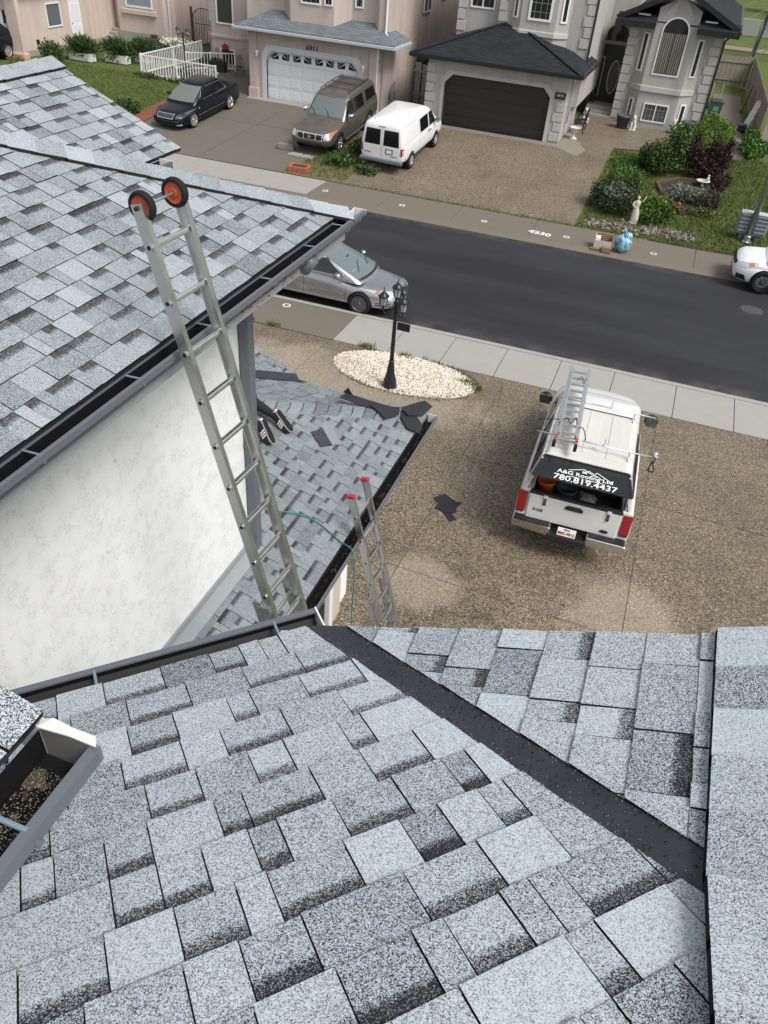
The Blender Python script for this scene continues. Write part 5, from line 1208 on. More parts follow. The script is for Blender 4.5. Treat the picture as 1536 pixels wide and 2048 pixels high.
REDL = M('red_lens', (.30, .012, .014), .12, spec=.6)
def sedan_body(L, W, zb, zc, zd, nose=.55, hood=.86, hw=None):
    f, w = L/2, W/2
    return [(-f, zb+.20, zd-.20, zd-.12, w*.70, w*.62), (-f+.06, zb+.06, zd-.08, zd-.02, w*.86, w*.74), (-f+.35, zb, zd-.04, zd+.03, w*.96, w*.82), (-f+.95, zb, zc, zd+.05, w*.995, w*.86), (-.4, zb, zc-.02, zd+.02, w, w*.88), (.7, zb, zc-.05, hood+.09, w, w*.87), (1.15, zb, hood-.06, hood+.05, w*.995, w*.85), (f-.75, zb, hood-.14, hood-.02, w*.98, w*.80), (f-.28, zb, nose+.10, nose+.19, w*.90, w*.74), (f-.07, zb+.05, nose, nose+.07, w*.76, w*.62), (f, zb+.15, nose-.10, nose-.04, w*.60, w*.48)]
# ---- black sedan on the wide concrete driveway
PB = paint('black_car_paint', (.004, .005, .008), 0., .3, .12)
c = Car('sedan', 'lowered black sedan with chrome wheels on the concrete driveway', 'car', sedan_body(4.98, 1.84, .13, .90, .90, .56, .80), [(.78, -1.95, 1.30, .80, .16, .10, .05), (.90, -1.85, 1.18, .80, .15, .12, .06), (1.30, -1.10, .30, .64, .13, .10, .04), (1.37, -1.00, .18, .58, .14, .08, .03), (1.405, -.85, .02, .46, .14, .05, .02)], PB, (1.60, -1.33), .325, arch=1.06)
c.decal('windscreen', [(-.70, .90), (.70, .90), (.555, 1.315), (-.555, 1.315)], 'F', M('screen_greenish', (.14, .155, .14), .08, spec=.8), .007, 12, 6)
c.decal('rear_window', [(-.66, .95), (.66, .95), (.52, 1.30), (-.52, 1.30)], 'B', TGLASS, .007, 12, 6)
c.decal('side_window', [(.82, .93), (-.22, .94), (-.22, 1.29), (.34, 1.28)], 'L', TGLASS, .008, 8, 5, both=True); c.decal('side_window', [(-.27, .94), (-1.25, .97), (-1.00, 1.25), (-.27, 1.29)], 'L', TGLASS, .008, 8, 5, both=True)
CH2 = M('chrome')
c.seam([(.92, .915), (-1.30, .955)], mat=CH2, w=.022, name='window_trim'); c.seam([(.92, .915), (.34, 1.315), (-.95, 1.305), (-1.30, .955)], mat=CH2, w=.02, name='window_trim')
c.seam([(1.10, .86), (1.08, .22)]); c.seam([(-.24, .9), (-.24, .2)]); c.seam([(1.2, .42), (-.9, .44)], mat=M('trim_grey', (.16, .17, .18), .3, .6), w=.03, name='side_moulding')
gf = c.decal('grille_frame', [(-.40, .50), (.40, .50), (.46, .68), (-.46, .68)], 'F', CH2, .012, 8, 3); c.decal('grille', [(-.35, .525), (.35, .525), (.41, .655), (-.41, .655)], 'F', M('grille_mesh', (.10, .11, .12), .35, .7), .020, 8, 3)
c.decal('headlight', [(.50, .52), (.80, .56), (.84, .70), (.56, .66)], 'F', LAMPD, .008, 6, 3, both=True); c.decal('fog_light', [(.56, .24), (.76, .25), (.76, .31), (.56, .30)], 'F', LAMP, .008, 4, 2, both=True); c.decal('air_dam', [(-.6, .18), (.6, .18), (.66, .32), (-.66, .32)], 'F', BLACK, .006, 8, 3)
c.decal('bumper_line', [(-.78, .40), (.78, .40), (.78, .42), (-.78, .42)], 'F', M('trim_grey'), .008, 12, 1); c.decal('tail_light', [(.45, .66), (.80, .66), (.80, .80), (.5, .80)], 'B', REDL, .008, 5, 3, both=True)
c.decal('door_handle', [(-.02, .78), (-.16, .78), (-.16, .81), (-.02, .81)], 'L', M('handle_dark', (.05, .05, .06), .2, .5), .02, 3, 1, both=True); c.decal('marker_light', [(1.10, .66), (1.04, .66), (1.04, .69), (1.10, .69)], 'L', LAMP, .012, 2, 1, both=True)
c.mirror_pair(.80, .98, .84, PB); c.wheels(.23, CHROME, 7, rim_r=.245, spoke_mat=CHROME, dark=M('rim_dark'), y=.925)
c.place(-21.62, 34.30, R(266))
# ---- grey-brown SUV
PG = paint('bronze_grey_paint', (.155, .142, .122), .55, .34)
f, w = 2.63, 1.0
bod = [(-f, .48, .90, 1.02, .84, .80), (-f+.05, .40, 1.05, 1.12, .95, .90), (-f+.4, .36, 1.10, 1.16, .99, .92), (-1.0, .36, 1.10, 1.14, 1.0, .92), (.4, .36, 1.10, 1.16, 1.0, .92), (1.0, .36, 1.06, 1.17, 1.0, .92), (1.5, .36, 1.02, 1.14, .99, .90), (2.15, .36, .97, 1.08, .97, .86), (2.48, .38, .92, 1.03, .92, .80), (2.60, .44, .82, .93, .84, .74), (2.64, .52, .70, .80, .74, .66)]
c = Car('suv', 'bronze grey sport utility vehicle parked before the white garage door', 'suv', bod, [(1.00, -2.58, 1.22, .93, .16, .08, .02), (1.10, -2.57, 1.10, .93, .15, .08, .02), (1.72, -2.42, .42, .80, .14, .08, .02), (1.82, -2.36, .28, .74, .14, .06, .02), (1.875, -2.2, .10, .62, .15, .04, .02)], PG, (1.68, -1.45), .39, arch=1.12)
c.decal('windscreen', [(-.80, 1.16), (.80, 1.16), (.68, 1.73), (-.68, 1.73)], 'F', M('screen_blue', (.12, .145, .15), .07, spec=.9), .008, 12, 6)
for q in ([(.92, 1.17), (.02, 1.17), (.02, 1.68), (.48, 1.68)], [(-.06, 1.17), (-1.02, 1.19), (-.98, 1.68), (-.06, 1.68)], [(-1.30, 1.24), (-2.30, 1.26), (-2.18, 1.66), (-1.28, 1.68)]): c.decal('side_window', q, 'L', TGLASS, .009, 8, 5, both=True)
c.decal('rear_window', [(-.75, 1.2), (.75, 1.2), (.66, 1.68), (-.66, 1.68)], 'B', TGLASS, .008, 10, 5)
c.decal('grille_frame', [(-.58, .66), (.58, .66), (.62, .92), (-.62, .92)], 'F', CH2, .012, 8, 3)
for u0, u1 in ((-.54, -.30), (-.25, .25), (.30, .54)): c.decal('grille', [(u0, .69), (u1, .69), (u1*1.03, .885), (u0*1.03, .885)], 'F', BLACK, .022, 4, 3)
h = c.cast(0, .79, 'F'); mb = MB(); mb.lathe([(.075, 0), (.075, .012), (.058, .012), (.058, 0)], n=20, ax='X', ring=True); mb.box(.0, .014, -.09, .09, -.018, .018); e = mb.build('emblem', CH2, c.root); e.location = h[0]+Vector((.026, 0, 0))
c.decal('headlight', [(.62, .70), (.90, .72), (.94, .95), (.66, .93)], 'F', LAMP, .012, 6, 4, both=True); c.decal('turn_signal', [(.82, .84), (.93, .86), (.94, .95), (.82, .94)], 'F', AMBER, .018, 4, 2, both=True)
c.decal('lower_grille', [(-.52, .46), (.52, .46), (.56, .56), (-.56, .56)], 'F', BLACK, .010, 8, 2); c.decal('fog_light', [(.68, .50), (.80, .51), (.80, .60), (.68, .59)], 'F', LAMPD, .010, 3, 3, both=True)
c.seam([(1.14, 1.10), (1.12, .45)]); c.seam([(-.02, 1.12), (-.02, .45)]); c.seam([(-1.06, 1.14), (-1.06, .5)]); c.seam([(.9, .66), (-.9, .66)], w=.02)
c.decal('door_handle', [(.14, 1.02), (-.02, 1.02), (-.02, 1.06), (.14, 1.06)], 'L', CH2, .025, 3, 1, both=True); c.decal('tail_light', [(.78, .95), (.93, .95), (.92, 1.35), (.80, 1.35)], 'B', REDL, .010, 3, 4, both=True)
for sg in (-1, 1):
    mb = MB(); mb.tube(smooth_path([(-2.1, sg*.62, 1.88), (-2.0, sg*.64, 1.93), (-1.0, sg*.66, 1.945), (.0, sg*.66, 1.93), (.12, sg*.66, 1.87)], 4), .022, 8); mb.build('roof_rail', M('rail_dark', (.04, .04, .045), .4), c.root, smooth=True)
    mb = MB(); mb.box(-.95, 1.15, sg*.98-.07, sg*.98+.07, .36, .40); mb.build('running_board', M('trim_grey'), c.root, bevel=.012)
for x in (-.25, -1.0, -1.7):
    mb = MB(); mb.bar((x, -.64, 1.93), (x, .64, 1.93), .05, .02); mb.build('cross_bar', M('rail_dark'), c.root)
for y in (.22, -.42):
    mb = MB(); mb.tube([(1.16, y, 1.185), (.95, y-.2, 1.32), (.80, y-.52, 1.42)], .010, 6); mb.build('wiper', BLACK, c.root)
c.mirror_pair(.86, 1.24, 1.0, CH2, (.09, .13, .10)); c.wheels(.26, CHROME, 6, rim_r=.25, y=.99); c.place(-14.72, 34.55, R(268.5))
# ---- white cargo van
PW = paint('white_van_paint', (.74, .74, .75), 0., .35)
f = 2.41
bod = [(-f, .55, .95, 1.05, .90, .86), (-f+.04, .42, 1.05, 1.10, .96, .92), (-f+.4, .36, 1.08, 1.14, .98, .93), (-.6, .34, 1.08, 1.12, .985, .94), (.8, .34, 1.06, 1.13, .985, .94), (1.35, .34, 1.02, 1.14, .98, .92), (1.75, .36, .96, 1.08, .96, .86), (2.15, .38, .90, 1.00, .92, .80), (2.36, .42, .80, .90, .84, .72), (2.42, .50, .68, .76, .74, .64)]
c = Car('cargo_van', 'white cargo van parked with its rear doors towards the street', 'van', bod, [(.98, -2.39, 1.72, .94, .14, .10, .01), (1.08, -2.39, 1.60, .94, .14, .10, .01), (1.66, -2.30, .86, .84, .13, .10, .01), (1.80, -2.26, .66, .78, .13, .08, .01), (1.86, -2.16, .50, .66, .14, .05, .01)], PW, (1.33, -1.48), .335, arch=1.10)
c.decal('windscreen', [(-.80, 1.12), (.80, 1.12), (.70, 1.68), (-.70, 1.68)], 'F', WGLASS, .008, 12, 6)
c.decal('side_window', [(1.22, 1.12), (.52, 1.12), (.52, 1.64), (.84, 1.64)], 'L', SGLASS, .009, 8, 5, both=True); c.decal('side_window', [(.40, 1.12), (-.48, 1.12), (-.48, 1.63), (.40, 1.64)], 'R', TGLASS, .009, 8, 5)
for sg in (1, -1): c.decal('rear_window', [(sg*.07, 1.05), (sg*.76, 1.05), (sg*.70, 1.62), (sg*.08, 1.62)], 'B', TGLASS, .010, 6, 5)
h0 = []
mb = MB(); prev = None
for k in range(14):
    h = c.cast(0, .62+k*.082, 'B')
    if h[0] is not None:
        if prev is not None: mb.bar(prev-Vector((.004, 0, 0)), h[0]-Vector((.004, 0, 0)), .014, .008, up=(-1, 0, 0))
        prev = h[0]
mb.build('door_split', M('seam_grey', (.25, .26, .27), .6), c.root)
c.decal('plate_recess', [(-.18, .74), (-.50, .74), (-.50, .94), (-.18, .94)], 'B', BLACK, .012, 3, 2); c.decal('number_plate', [(-.22, .77), (-.46, .77), (-.46, .91), (-.22, .91)], 'B', WHITE, .02, 3, 2)
c.decal('tail_light', [(.83, .74), (.95, .74), (.94, 1.02), (.84, 1.02)], 'B', REDL, .012, 3, 4, both=True)
c.decal('badge', [(.48, .70), (.76, .70), (.76, .735), (.48, .735)], 'B', M('badge_grey', (.12, .12, .13), .4), .012, 3, 1); c.decal('badge', [(-.40, .66), (-.70, .66), (-.70, .69), (-.40, .69)], 'B', M('badge_grey'), .012, 3, 1)
c.decal('brake_light', [(-.12, 1.70), (.18, 1.70), (.18, 1.73), (-.12, 1.73)], 'B', M('badge_grey'), .012, 3, 1)
mb = MB(); mb.box(-2.52, -2.38, -.94, .94, .40, .54); mb.build('rear_bumper', M('bumper_grey', (.13, .15, .17), .5), c.root, bevel=.03)
c.seam([(1.30, 1.06), (1.28, .42)], mat=M('seam_grey')); c.seam([(.46, 1.64), (.46, .42)], mat=M('seam_grey')); c.seam([(-.56, 1.64), (-.56, .45)], mat=M('seam_grey'), w=.014); c.seam([(-.6, 1.72), (-2.0, 1.72)], mat=M('seam_grey'), w=.02)
c.decal('door_handle', [(.42, .92), (.34, .92), (.34, 1.02), (.42, 1.02)], 'R', BLACK, .02, 2, 2); c.decal('door_handle', [(.62, .92), (.54, .92), (.54, 1.0), (.62, 1.0)], 'R', BLACK, .02, 2, 2)
c.mirror_pair(1.08, 1.20, .98, BLACK, (.07, .10, .10)); c.wheels(.22, M('wheel_silver', (.5, .5, .5), .4, .7), 5, rim_r=.20, y=.985); c.place(-11.32, 34.05, R(87.2))
# ---- silver sedan under the eaves
PS = paint('silver_grey_paint', (.44, .45, .47), .85, .27)
c = Car('sedan', 'silver grey sedan at the near kerb, half hidden by the eaves', 'car', sedan_body(5.09, 1.86, .20, .96, .98, .60, .86), [(.84, -1.95, 1.52, .83, .18, .14, .06), (.95, -1.85, 1.38, .83, .17, .15, .06), (1.36, -1.12, .40, .66, .14, .12, .05), (1.445, -1.02, .26, .60, .14, .09, .03), (1.485, -.85, .08, .46, .15, .05, .02)], PS, (1.55, -1.26), .33, arch=1.10)
c.decal('windscreen', [(-.74, .95), (.74, .95), (.585, 1.375), (-.585, 1.375)], 'F', M('screen_teal', (.13, .165, .165), .06, spec=.9), .008, 14, 6); c.decal('cowl', [(-.70, .90), (.70, .90), (.72, .945), (-.72, .945)], 'F', BLACK, .006, 10, 1)
c.decal('rear_window', [(-.66, 1.02), (.66, 1.02), (.54, 1.37), (-.54, 1.37)], 'B', TGLASS, .007, 10, 5)
c.decal('side_window', [(1.0, .99), (-.12, 1.0), (-.12, 1.35), (.45, 1.34)], 'L', SGLASS, .008, 8, 5, both=True); c.decal('side_window', [(-.18, 1.0), (-1.25, 1.03), (-1.0, 1.31), (-.18, 1.35)], 'L', SGLASS, .008, 8, 5, both=True)
c.seam([(1.14, .96), (1.12, .3)]); c.seam([(-.15, .98), (-.15, .3)]); c.seam([(-1.10, .9), (-.95, .5)]); c.seam([(1.1, .50), (-.85, .52)], mat=PS, w=.05, name='side_moulding')
c.decal('headlight', [(.48, .56), (.78, .60), (.82, .74), (.50, .71)], 'F', LAMP, .010, 6, 3, both=True); c.decal('turn_signal', [(2.06, .67), (1.97, .68), (1.98, .74), (2.08, .72)], 'R', AMBER, .012, 4, 2); c.decal('turn_signal', [(2.06, .66), (1.92, .68), (1.93, .76), (2.10, .72)], 'L', AMBER, .012, 4, 2)
c.decal('headlight', [(2.34, .60), (2.08, .63), (2.11, .74), (2.32, .71)], 'R', LAMP, .010, 5, 3)
c.decal('bumper_groove', [(2.42, .36), (2.0, .36), (2.0, .385), (2.42, .385)], 'R', BLACK, .006, 8, 1); c.decal('bumper_groove', [(2.42, .42), (2.0, .42), (2.0, .44), (2.42, .44)], 'R', BLACK, .006, 8, 1); c.decal('grille', [(-.4, .50), (.4, .50), (.4, .60), (-.4, .60)], 'F', BLACK, .008, 6, 2)
c.decal('door_handle', [(-.0, .86), (-.16, .86), (-.16, .895), (.0, .895)], 'R', PS, .025, 3, 1); c.decal('door_handle', [(-.98, .88), (-1.14, .88), (-1.14, .915), (-.98, .915)], 'R', PS, .025, 3, 1)
for y in (.25, -.40):
    mb = MB(); h = c.cast(1.30, y, 'T'); mb.tube([h[0]+Vector((.02, 0, .015)), c.cast(1.12, y+.35, 'T')[0]+Vector((0, 0, .015)), c.cast(1.06, y+.55, 'T')[0]+Vector((0, 0, .015))], .009, 6); mb.build('wiper', BLACK, c.root)
h = c.cast(-.58, 1.02, 'F'); mb = MB(); mb.box(-.004, .004, -.10, .10, -.0, .10); e = mb.build('permit_card', M('pale_green_card', (.5, .68, .62), .5), c.root); e.location = (1.12, -.48, 1.02); e.rotation_euler = (0, .9, 0)
mb = MB(); mb.blob((.80, 0, 1.26), (.02, .10, .035)); mb.build('interior_mirror', BLACK, c.root)
c.mirror_pair(.92, 1.05, .90, PS, (.08, .10, .075)); c.wheels(.22, M('rim_grey', (.16, .16, .165), .4, .7), 12, rim_r=.225, dark=M('rim_dark'), spoke_mat=M('rim_grey'), y=.93); c.place(-8.86, 19.98, R(1.0))
# ---- white sedan at the right edge
c = Car('sedan', 'white sedan with dark mesh wheels entering at the right edge', 'car', sedan_body(4.55, 1.76, .17, .93, .95, .62, .84), [(.82, -1.75, 1.36, .79, .17, .14, .06), (.93, -1.66, 1.22, .79, .16, .15, .06), (1.32, -1.0, .28, .62, .14, .12, .05), (1.39, -.9, .14, .56, .14, .09, .03), (1.43, -.75, -.02, .44, .15, .05, .02)], PW, (1.38, -1.32), .315, arch=1.12)
c.decal('windscreen', [(-.70, .94), (.70, .94), (.55, 1.335), (-.55, 1.335)], 'F', SGLASS, .008, 14, 6); c.decal('side_window', [(.9, .97), (-.12, .98), (-.12, 1.31), (.38, 1.30)], 'L', SGLASS, .008, 8, 5, both=True)
c.decal('grille', [(-.42, .56), (.42, .56), (.58, .66), (-.58, .66)], 'F', BLACK, .010, 10, 2); c.decal('headlight', [(.50, .58), (.76, .60), (.80, .71), (.56, .70)], 'F', LAMP, .012, 6, 3, both=True)
c.decal('headlight', [(2.08, .60), (1.60, .70), (1.66, .76), (2.06, .71)], 'L', LAMP, .010, 6, 3); c.decal('turn_signal', [(1.86, .655), (1.72, .68), (1.74, .74), (1.88, .72)], 'L', AMBER, .016, 3, 2)
c.decal('lower_vent', [(2.14, .28), (1.84, .26), (1.92, .42), (2.14, .42)], 'L', BLACK, .008, 5, 3); c.decal('air_dam', [(-.5, .24), (.5, .24), (.5, .38), (-.5, .38)], 'F', BLACK, .008, 8, 2); c.seam([(1.04, .92), (1.0, .3)])
c.wheels(.22, M('rim_black', (.02, .02, .022), .35, .6), 9, rim_r=.225, style='mesh', spoke_mat=M('rim_edge', (.10, .10, .10), .35, .8), y=.88); c.mirror_pair(.78, 1.0, .86, PW, (.08, .10, .075)); c.place(5.12, 28.0, R(180.8), dz=.02, roll=-.0); c.root.matrix_world = c.root.matrix_world @ Matrix.Scale(1.12, 4)
# ---- dark crossover at the left edge
PD = paint('dark_blue_grey_paint', (.010, .013, .017), .2, .3, .2)
f = 2.2; bod = [(-f, .50, .85, .98, .80, .74), (-f+.06, .40, 1.0, 1.08, .88, .82), (-1.6, .34, 1.04, 1.10, .92, .84), (-.4, .34, 1.04, 1.10, .92, .84), (.7, .34, 1.02, 1.12, .92, .84), (1.2, .34, .98, 1.10, .915, .82), (1.75, .34, .90, 1.02, .89, .76), (2.05, .38, .78, .90, .82, .68), (2.2, .48, .62, .70, .68, .56)]
c = Car('crossover', 'dark blue grey crossover cut off by the left edge', 'suv', bod, [(1.0, -2.1, 1.3, .84, .17, .12, .05), (1.08, -2.05, 1.18, .84, .16, .12, .05), (1.55, -1.6, .35, .70, .14, .1, .04), (1.63, -1.4, .2, .6, .14, .07, .03)], PD, (1.32, -1.33), .35, arch=1.14)
c.decal('headlight', [(.50, .80), (.78, .82), (.80, .92), (.56, .92)], 'F', LAMP, .01, 5, 3, both=True); c.decal('windscreen', [(-.72, 1.1), (.72, 1.1), (.6, 1.52), (-.6, 1.52)], 'F', SGLASS, .008, 10, 5); c.decal('marker_light', [(1.95, .72), (1.86, .72), (1.86, .77), (1.95, .77)], 'L', AMBER, .012, 2, 2)
c.decal('side_window', [(.9, 1.12), (-.1, 1.13), (-.1, 1.5), (.42, 1.5)], 'L', TGLASS, .008, 6, 4, both=True)
c.wheels(.23, M('wheel_silver'), 10, rim_r=.245, y=.925); c.place(-35.75, 35.9, R(269))
# ------------------------------------------------------------------ the roofers' pickup with canopy (built in local axes: x forward, y left)
PT = paint('worn_white_paint', (.66, .665, .66), 0., .42)
DIRTW = concrete('dusty_white_roof', (.62, .61, .58), (.50, .49, .45))
trk = thing('pickup_truck', 'white pickup with roofing canopy and open rear hatch on the driveway', 'truck')
TW = .96                       # half width
CANZ = 1.86                    # canopy roof
def tb(name, mat, parent=trk, bevel=.0, **k):
    return lambda mb: mb.build(name, mat, parent, bevel=bevel, **k)
mb = MB(); mb.box(-2.60, -.52, -.80, .80, .62, .68); tb('bed_floor', M('bed_black', (.012, .012, .013), .7))(mb)
for s in (-1, 1):
    # bed side with rounded top rail; wheel arch flare
    mb = MB(); prof = [(.74, .62), (.93, .60), (.965, .72), (.97, .95), (.955, 1.14), (.94, 1.20), (.90, 1.235), (.78, 1.235), (.74, 1.21)]
    a = [(-2.64, s*y, z) for y, z in prof]; b = [(-.50, s*y, z) for y, z in prof]; n = len(prof); mb.add(a+b, [tuple(range(n)), tuple(range(n, 2*n))]+[(i, (i+1) % n, n+(i+1) % n, n+i) for i in range(n)])
    me = mb.mesh('bed_side', PT); cu = MB(); cu.cyl((-1.55, s*.70, .36), (-1.55, s*1.2, .36), .42, 32); me = baked(me, [('cut', cu.mesh('c', BLACK))])
    me.polygons.foreach_set('use_smooth', [False]*len(me.polygons)); o = bpy.data.objects.new('bed_side', me); COL.objects.link(o); o.parent = trk
    mb = MB(); mb.box(-2.60, -.55, s*.74-.02 if s > 0 else s*.74-.02, s*.74+.02, .66, 1.2); tb('bed_liner', M('bed_black'))(mb)
    # tail light in the corner
    mb = MB(); mb.box(-2.675, -2.60, min(s*.80, s*.955), max(s*.80, s*.955), .80, 1.20); tl = mb.build('tail_light', REDL, trk, bevel=.02)
    mb = MB(); mb.box(-2.68, -2.62, min(s*.81, s*.945), max(s*.81, s*.945), .78, .84); mb.build('reverse_lens', M('reverse_dark', (.12, .02, .02), .2), tl, bevel=.01)
    mb = MB(); mb.box(-2.66, -2.60, min(s*.76, s*.90), max(s*.76, s*.90), 1.195, 1.25); mb.build('corner_bracket', PT, trk, bevel=.01); mb = MB(); mb.box(-2.66, -2.60, min(s*.76, s*.92), max(s*.76, s*.92), .72, .79); mb.build('corner_bracket', PT, trk, bevel=.01)
# tailgate, crowned panel with black top cap
mb = MB(); mb.box(-2.68, -2.61, -.775, .775, .70, 1.20); tg = mb.build('tailgate', PT, trk, bevel=.025, seg=3)
mb = MB(); mb.box(-2.69, -2.59, -.78, .78, 1.19, 1.25); mb.build('top_cap', BLACK, tg, bevel=.02)
mb = MB(); mb.prism([(-2.683, -.15, 1.05), (-2.683, .15, 1.05), (-2.683, .15, 1.10), (-2.683, .10, 1.135), (-2.683, -.10, 1.135), (-2.683, -.15, 1.10)], .02, (-1, 0, 0)); hd_ = mb.build('handle_bezel', BLACK, tg, bevel=.008)
mb = MB(); mb.box(-2.712, -2.70, -.09, .09, 1.075, 1.11); mb.build('handle', M('handle_grey', (.03, .03, .033), .3), hd_, bevel=.008)
for y in (.50, -.56):
    mb = MB(); mb.box(-2.70, -2.67, y-.025, y+.025, 1.02, 1.19); l = mb.build('latch_strap', M('rusty_strap', (.10, .07, .055), .6), tg, bevel=.008); mb = MB(); mb.box(-2.705, -2.67, y-.035, y+.035, 1.16, 1.22); mb.build('latch_top', PT, l, bevel=.008)
    mb = MB(); mb.cyl((-2.70, y, 1.05), (-2.712, y, 1.05), .014, 10); mb.build('latch_bolt', BLACK, l)
lettering('model_badge', 'F-150', .075, (-2.684, .58, .90), (0, -1, 0), (0, 0, 1), M('badge_grey'), tg, depth=.004, bold=.003)
mb = MB(); mb.lathe([(.075, 0), (.07, .01), (.0, .012)], n=20, ax='X'); mb.v = [(-x, y, z*.42) for x, y, z in mb.v]; e = mb.build('oval_badge', M('badge_dark', (.02, .022, .03), .2), tg); e.location = (-2.683, -.56, .80)
# bumper: two chrome horns and a dropped centre with plate
for s in (-1, 1):
    mb = MB(); y0, y1 = sorted((s*.30, s*.97)); mb.hexa([(-2.84, y0, .52), (-2.84 if s < 0 else -2.76, y1, .52) if s > 0 else (-2.84, y1, .52), (-2.58, y1, .52), (-2.62, y0, .52), (-2.84, y0, .70), (-2.84 if s < 0 else -2.76, y1, .70) if s > 0 else (-2.84, y1, .70), (-2.58, y1, .70), (-2.62, y0, .70)])
    mb.build('rear_bumper', metal('scuffed_chrome', (.62, .61, .58), .28, .3), trk, bevel=.03, seg=3)
    mb = MB(); mb.box(-2.82, -2.63, y0+.03, y1-.03, .698, .712); mb.build('step_pad', BLACK, trk)
mb = MB(); mb.box(-2.86, -2.62, -.34, .34, .46, .60); mb.build('bumper_centre', BLACK, trk, bevel=.03)
mb = MB(); mb.obox((-2.80, 0, .655), (.004, 0, .0), (0, .155, 0), (0, 0, .08)); mb.v = [(x+(z-.655)*.25, y, z) for x, y, z in mb.v]; pl = mb.build('number_plate', WHITE, trk); 
pl.location = (0, .02, 0)
def plate_text(txt, size, zc, mat, yy=0., bold=.002):
    n = Vector((-1, 0, .25)).normalized(); v = Vector((.25, 0, 1)).normalized(); lettering('plate_lettering', txt, size, Vector((-2.809+(zc-.655)*.25, yy, zc)), (0, -1, 0), v, mat, pl, depth=.003, bold=bold)
plate_text('BMC-9512', .064, .648, M('plate_red', (.38, .04, .04), .5)); plate_text('Alberta', .032, .715, M('plate_blue', (.06, .08, .2), .5))
# cab and bonnet
c = Car('pickup_front', '', 'truck', [(-.52, .50, 1.12, 1.20, .90, .86), (-.46, .40, 1.18, 1.24, .95, .90), (.0, .36, 1.18, 1.24, .965, .90), (.8, .36, 1.14, 1.24, .965, .90), (1.2, .36, 1.10, 1.22, .96, .88), (1.9, .36, 1.04, 1.15, .95, .84), (2.35, .38, .98, 1.09, .92, .78), (2.55, .44, .84, .95, .86, .70), (2.60, .54, .70, .80, .78, .62)],
        [(1.10, -.50, 1.15, .90, .13, .10, .01), (1.20, -.49, 1.05, .90, .13, .10, .01), (1.68, -.44, .50, .78, .12, .10, .02), (1.80, -.40, .36, .72, .12, .09, .02), (1.86, -.30, .2, .60, .13, .06, .02)], PT, (1.62, -1.55), .36, arch=1.14)
for ch in list(c.root.children): ch.parent = trk
bpy.data.objects.remove(c.root); c.root = trk
c.decal('windscreen', [(-.78, 1.24), (.78, 1.24), (.66, 1.70), (-.66, 1.70)], 'F', WGLASS, .008, 10, 5); c.decal('side_window', [(.82, 1.23), (-.30, 1.23), (-.28, 1.66), (.44, 1.66)], 'L', SGLASS, .009, 8, 5, both=True); c.decal('rear_window', [(-.72, 1.25), (.72, 1.25), (.64, 1.66), (-.64, 1.66)], 'B', SGLASS, .008, 8, 4)
c.decal('headlight', [(.56, .72), (.84, .74), (.86, .94), (.58, .93)], 'F', LAMP, .012, 5, 4, both=True); c.decal('grille', [(-.5, .70), (.5, .70), (.52, .94), (-.52, .94)], 'F', M('chrome'), .014, 6, 3); c.seam([(1.0, 1.16), (.98, .45)]); c.seam([(-.36, 1.2), (-.36, .45)])
c.decal('door_handle', [(-.10, 1.05), (-.28, 1.05), (-.28, 1.10), (-.10, 1.10)], 'L', BLACK, .02, 3, 1, both=True)
c.yw = .97; c.wheels(.25, M('wheel_silver'), 5, rim_r=.22, y=.93)
c.mirror_pair(.72, 1.36, .95, BLACK, (.09, .14, .13))
# roof seam on the cab
mb = MB(); 
for k in range(20):
    y0, y1 = -.62+k*.062, -.62+(k+1)*.062; a, b = c.cast(.12+.06*(1-(y0/.6)**2), y0, 'T')[0], c.cast(.12+.06*(1-(y1/.6)**2), y1, 'T')[0]; mb.bar(a, b, .010, .004)
mb.build('roof_seam', M('seam_grey'), trk)
# canopy shell on the bed
def canopy_side(s):
    # lower edge on the bed rail, leans inwards to the roof
    P = lambda x, t: Vector((x, s*(.90-.17*t), 1.235+(CANZ-1.235)*t)); return P
for s in (-1, 1):
    P = canopy_side(s); wins = [(-2.28, -1.62), (-1.50, -.72)]; mb = MB(); t = .03*s
    def pan(x0, x1, t0, t1):
        a = [P(x0, t0), P(x1, t0), P(x1, t1), P(x0, t1)]; mb.prism(a, .03, (0, -s, 0))
    pan(-2.60, -.50, 0, .18); pan(-2.60, -.50, .80, 1.0); pan(-2.60, -2.28, .18, .80); pan(-1.62, -1.50, .18, .80); pan(-.72, -.50, .18, .80)
    cs = mb.build('canopy_side', PT, trk)
    for x0, x1 in wins:
        m = MB(); m.prism([P(x0+.01, .19)+Vector((0, s*.004, 0)), P(x1-.01, .19)+Vector((0, s*.004, 0)), P(x1-.04, .79)+Vector((0, s*.004, 0)), P(x0+.04+(.12 if x0 < -2 else 0), .79)+Vector((0, s*.004, 0))], .012, (0, -s, 0)); m.build('side_window', SGLASS, cs)
        m = MB(); q = [P(x0, .17), P(x1, .17), P(x1-.03, .81), P(x0+.03+(.12 if x0 < -2 else 0), .81)]
        for i in range(4): m.bar(q[i]+Vector((0, s*.006, 0)), q[(i+1) % 4]+Vector((0, s*.006, 0)), .022, .016)
        m.build('window_gasket', BLACK, cs)
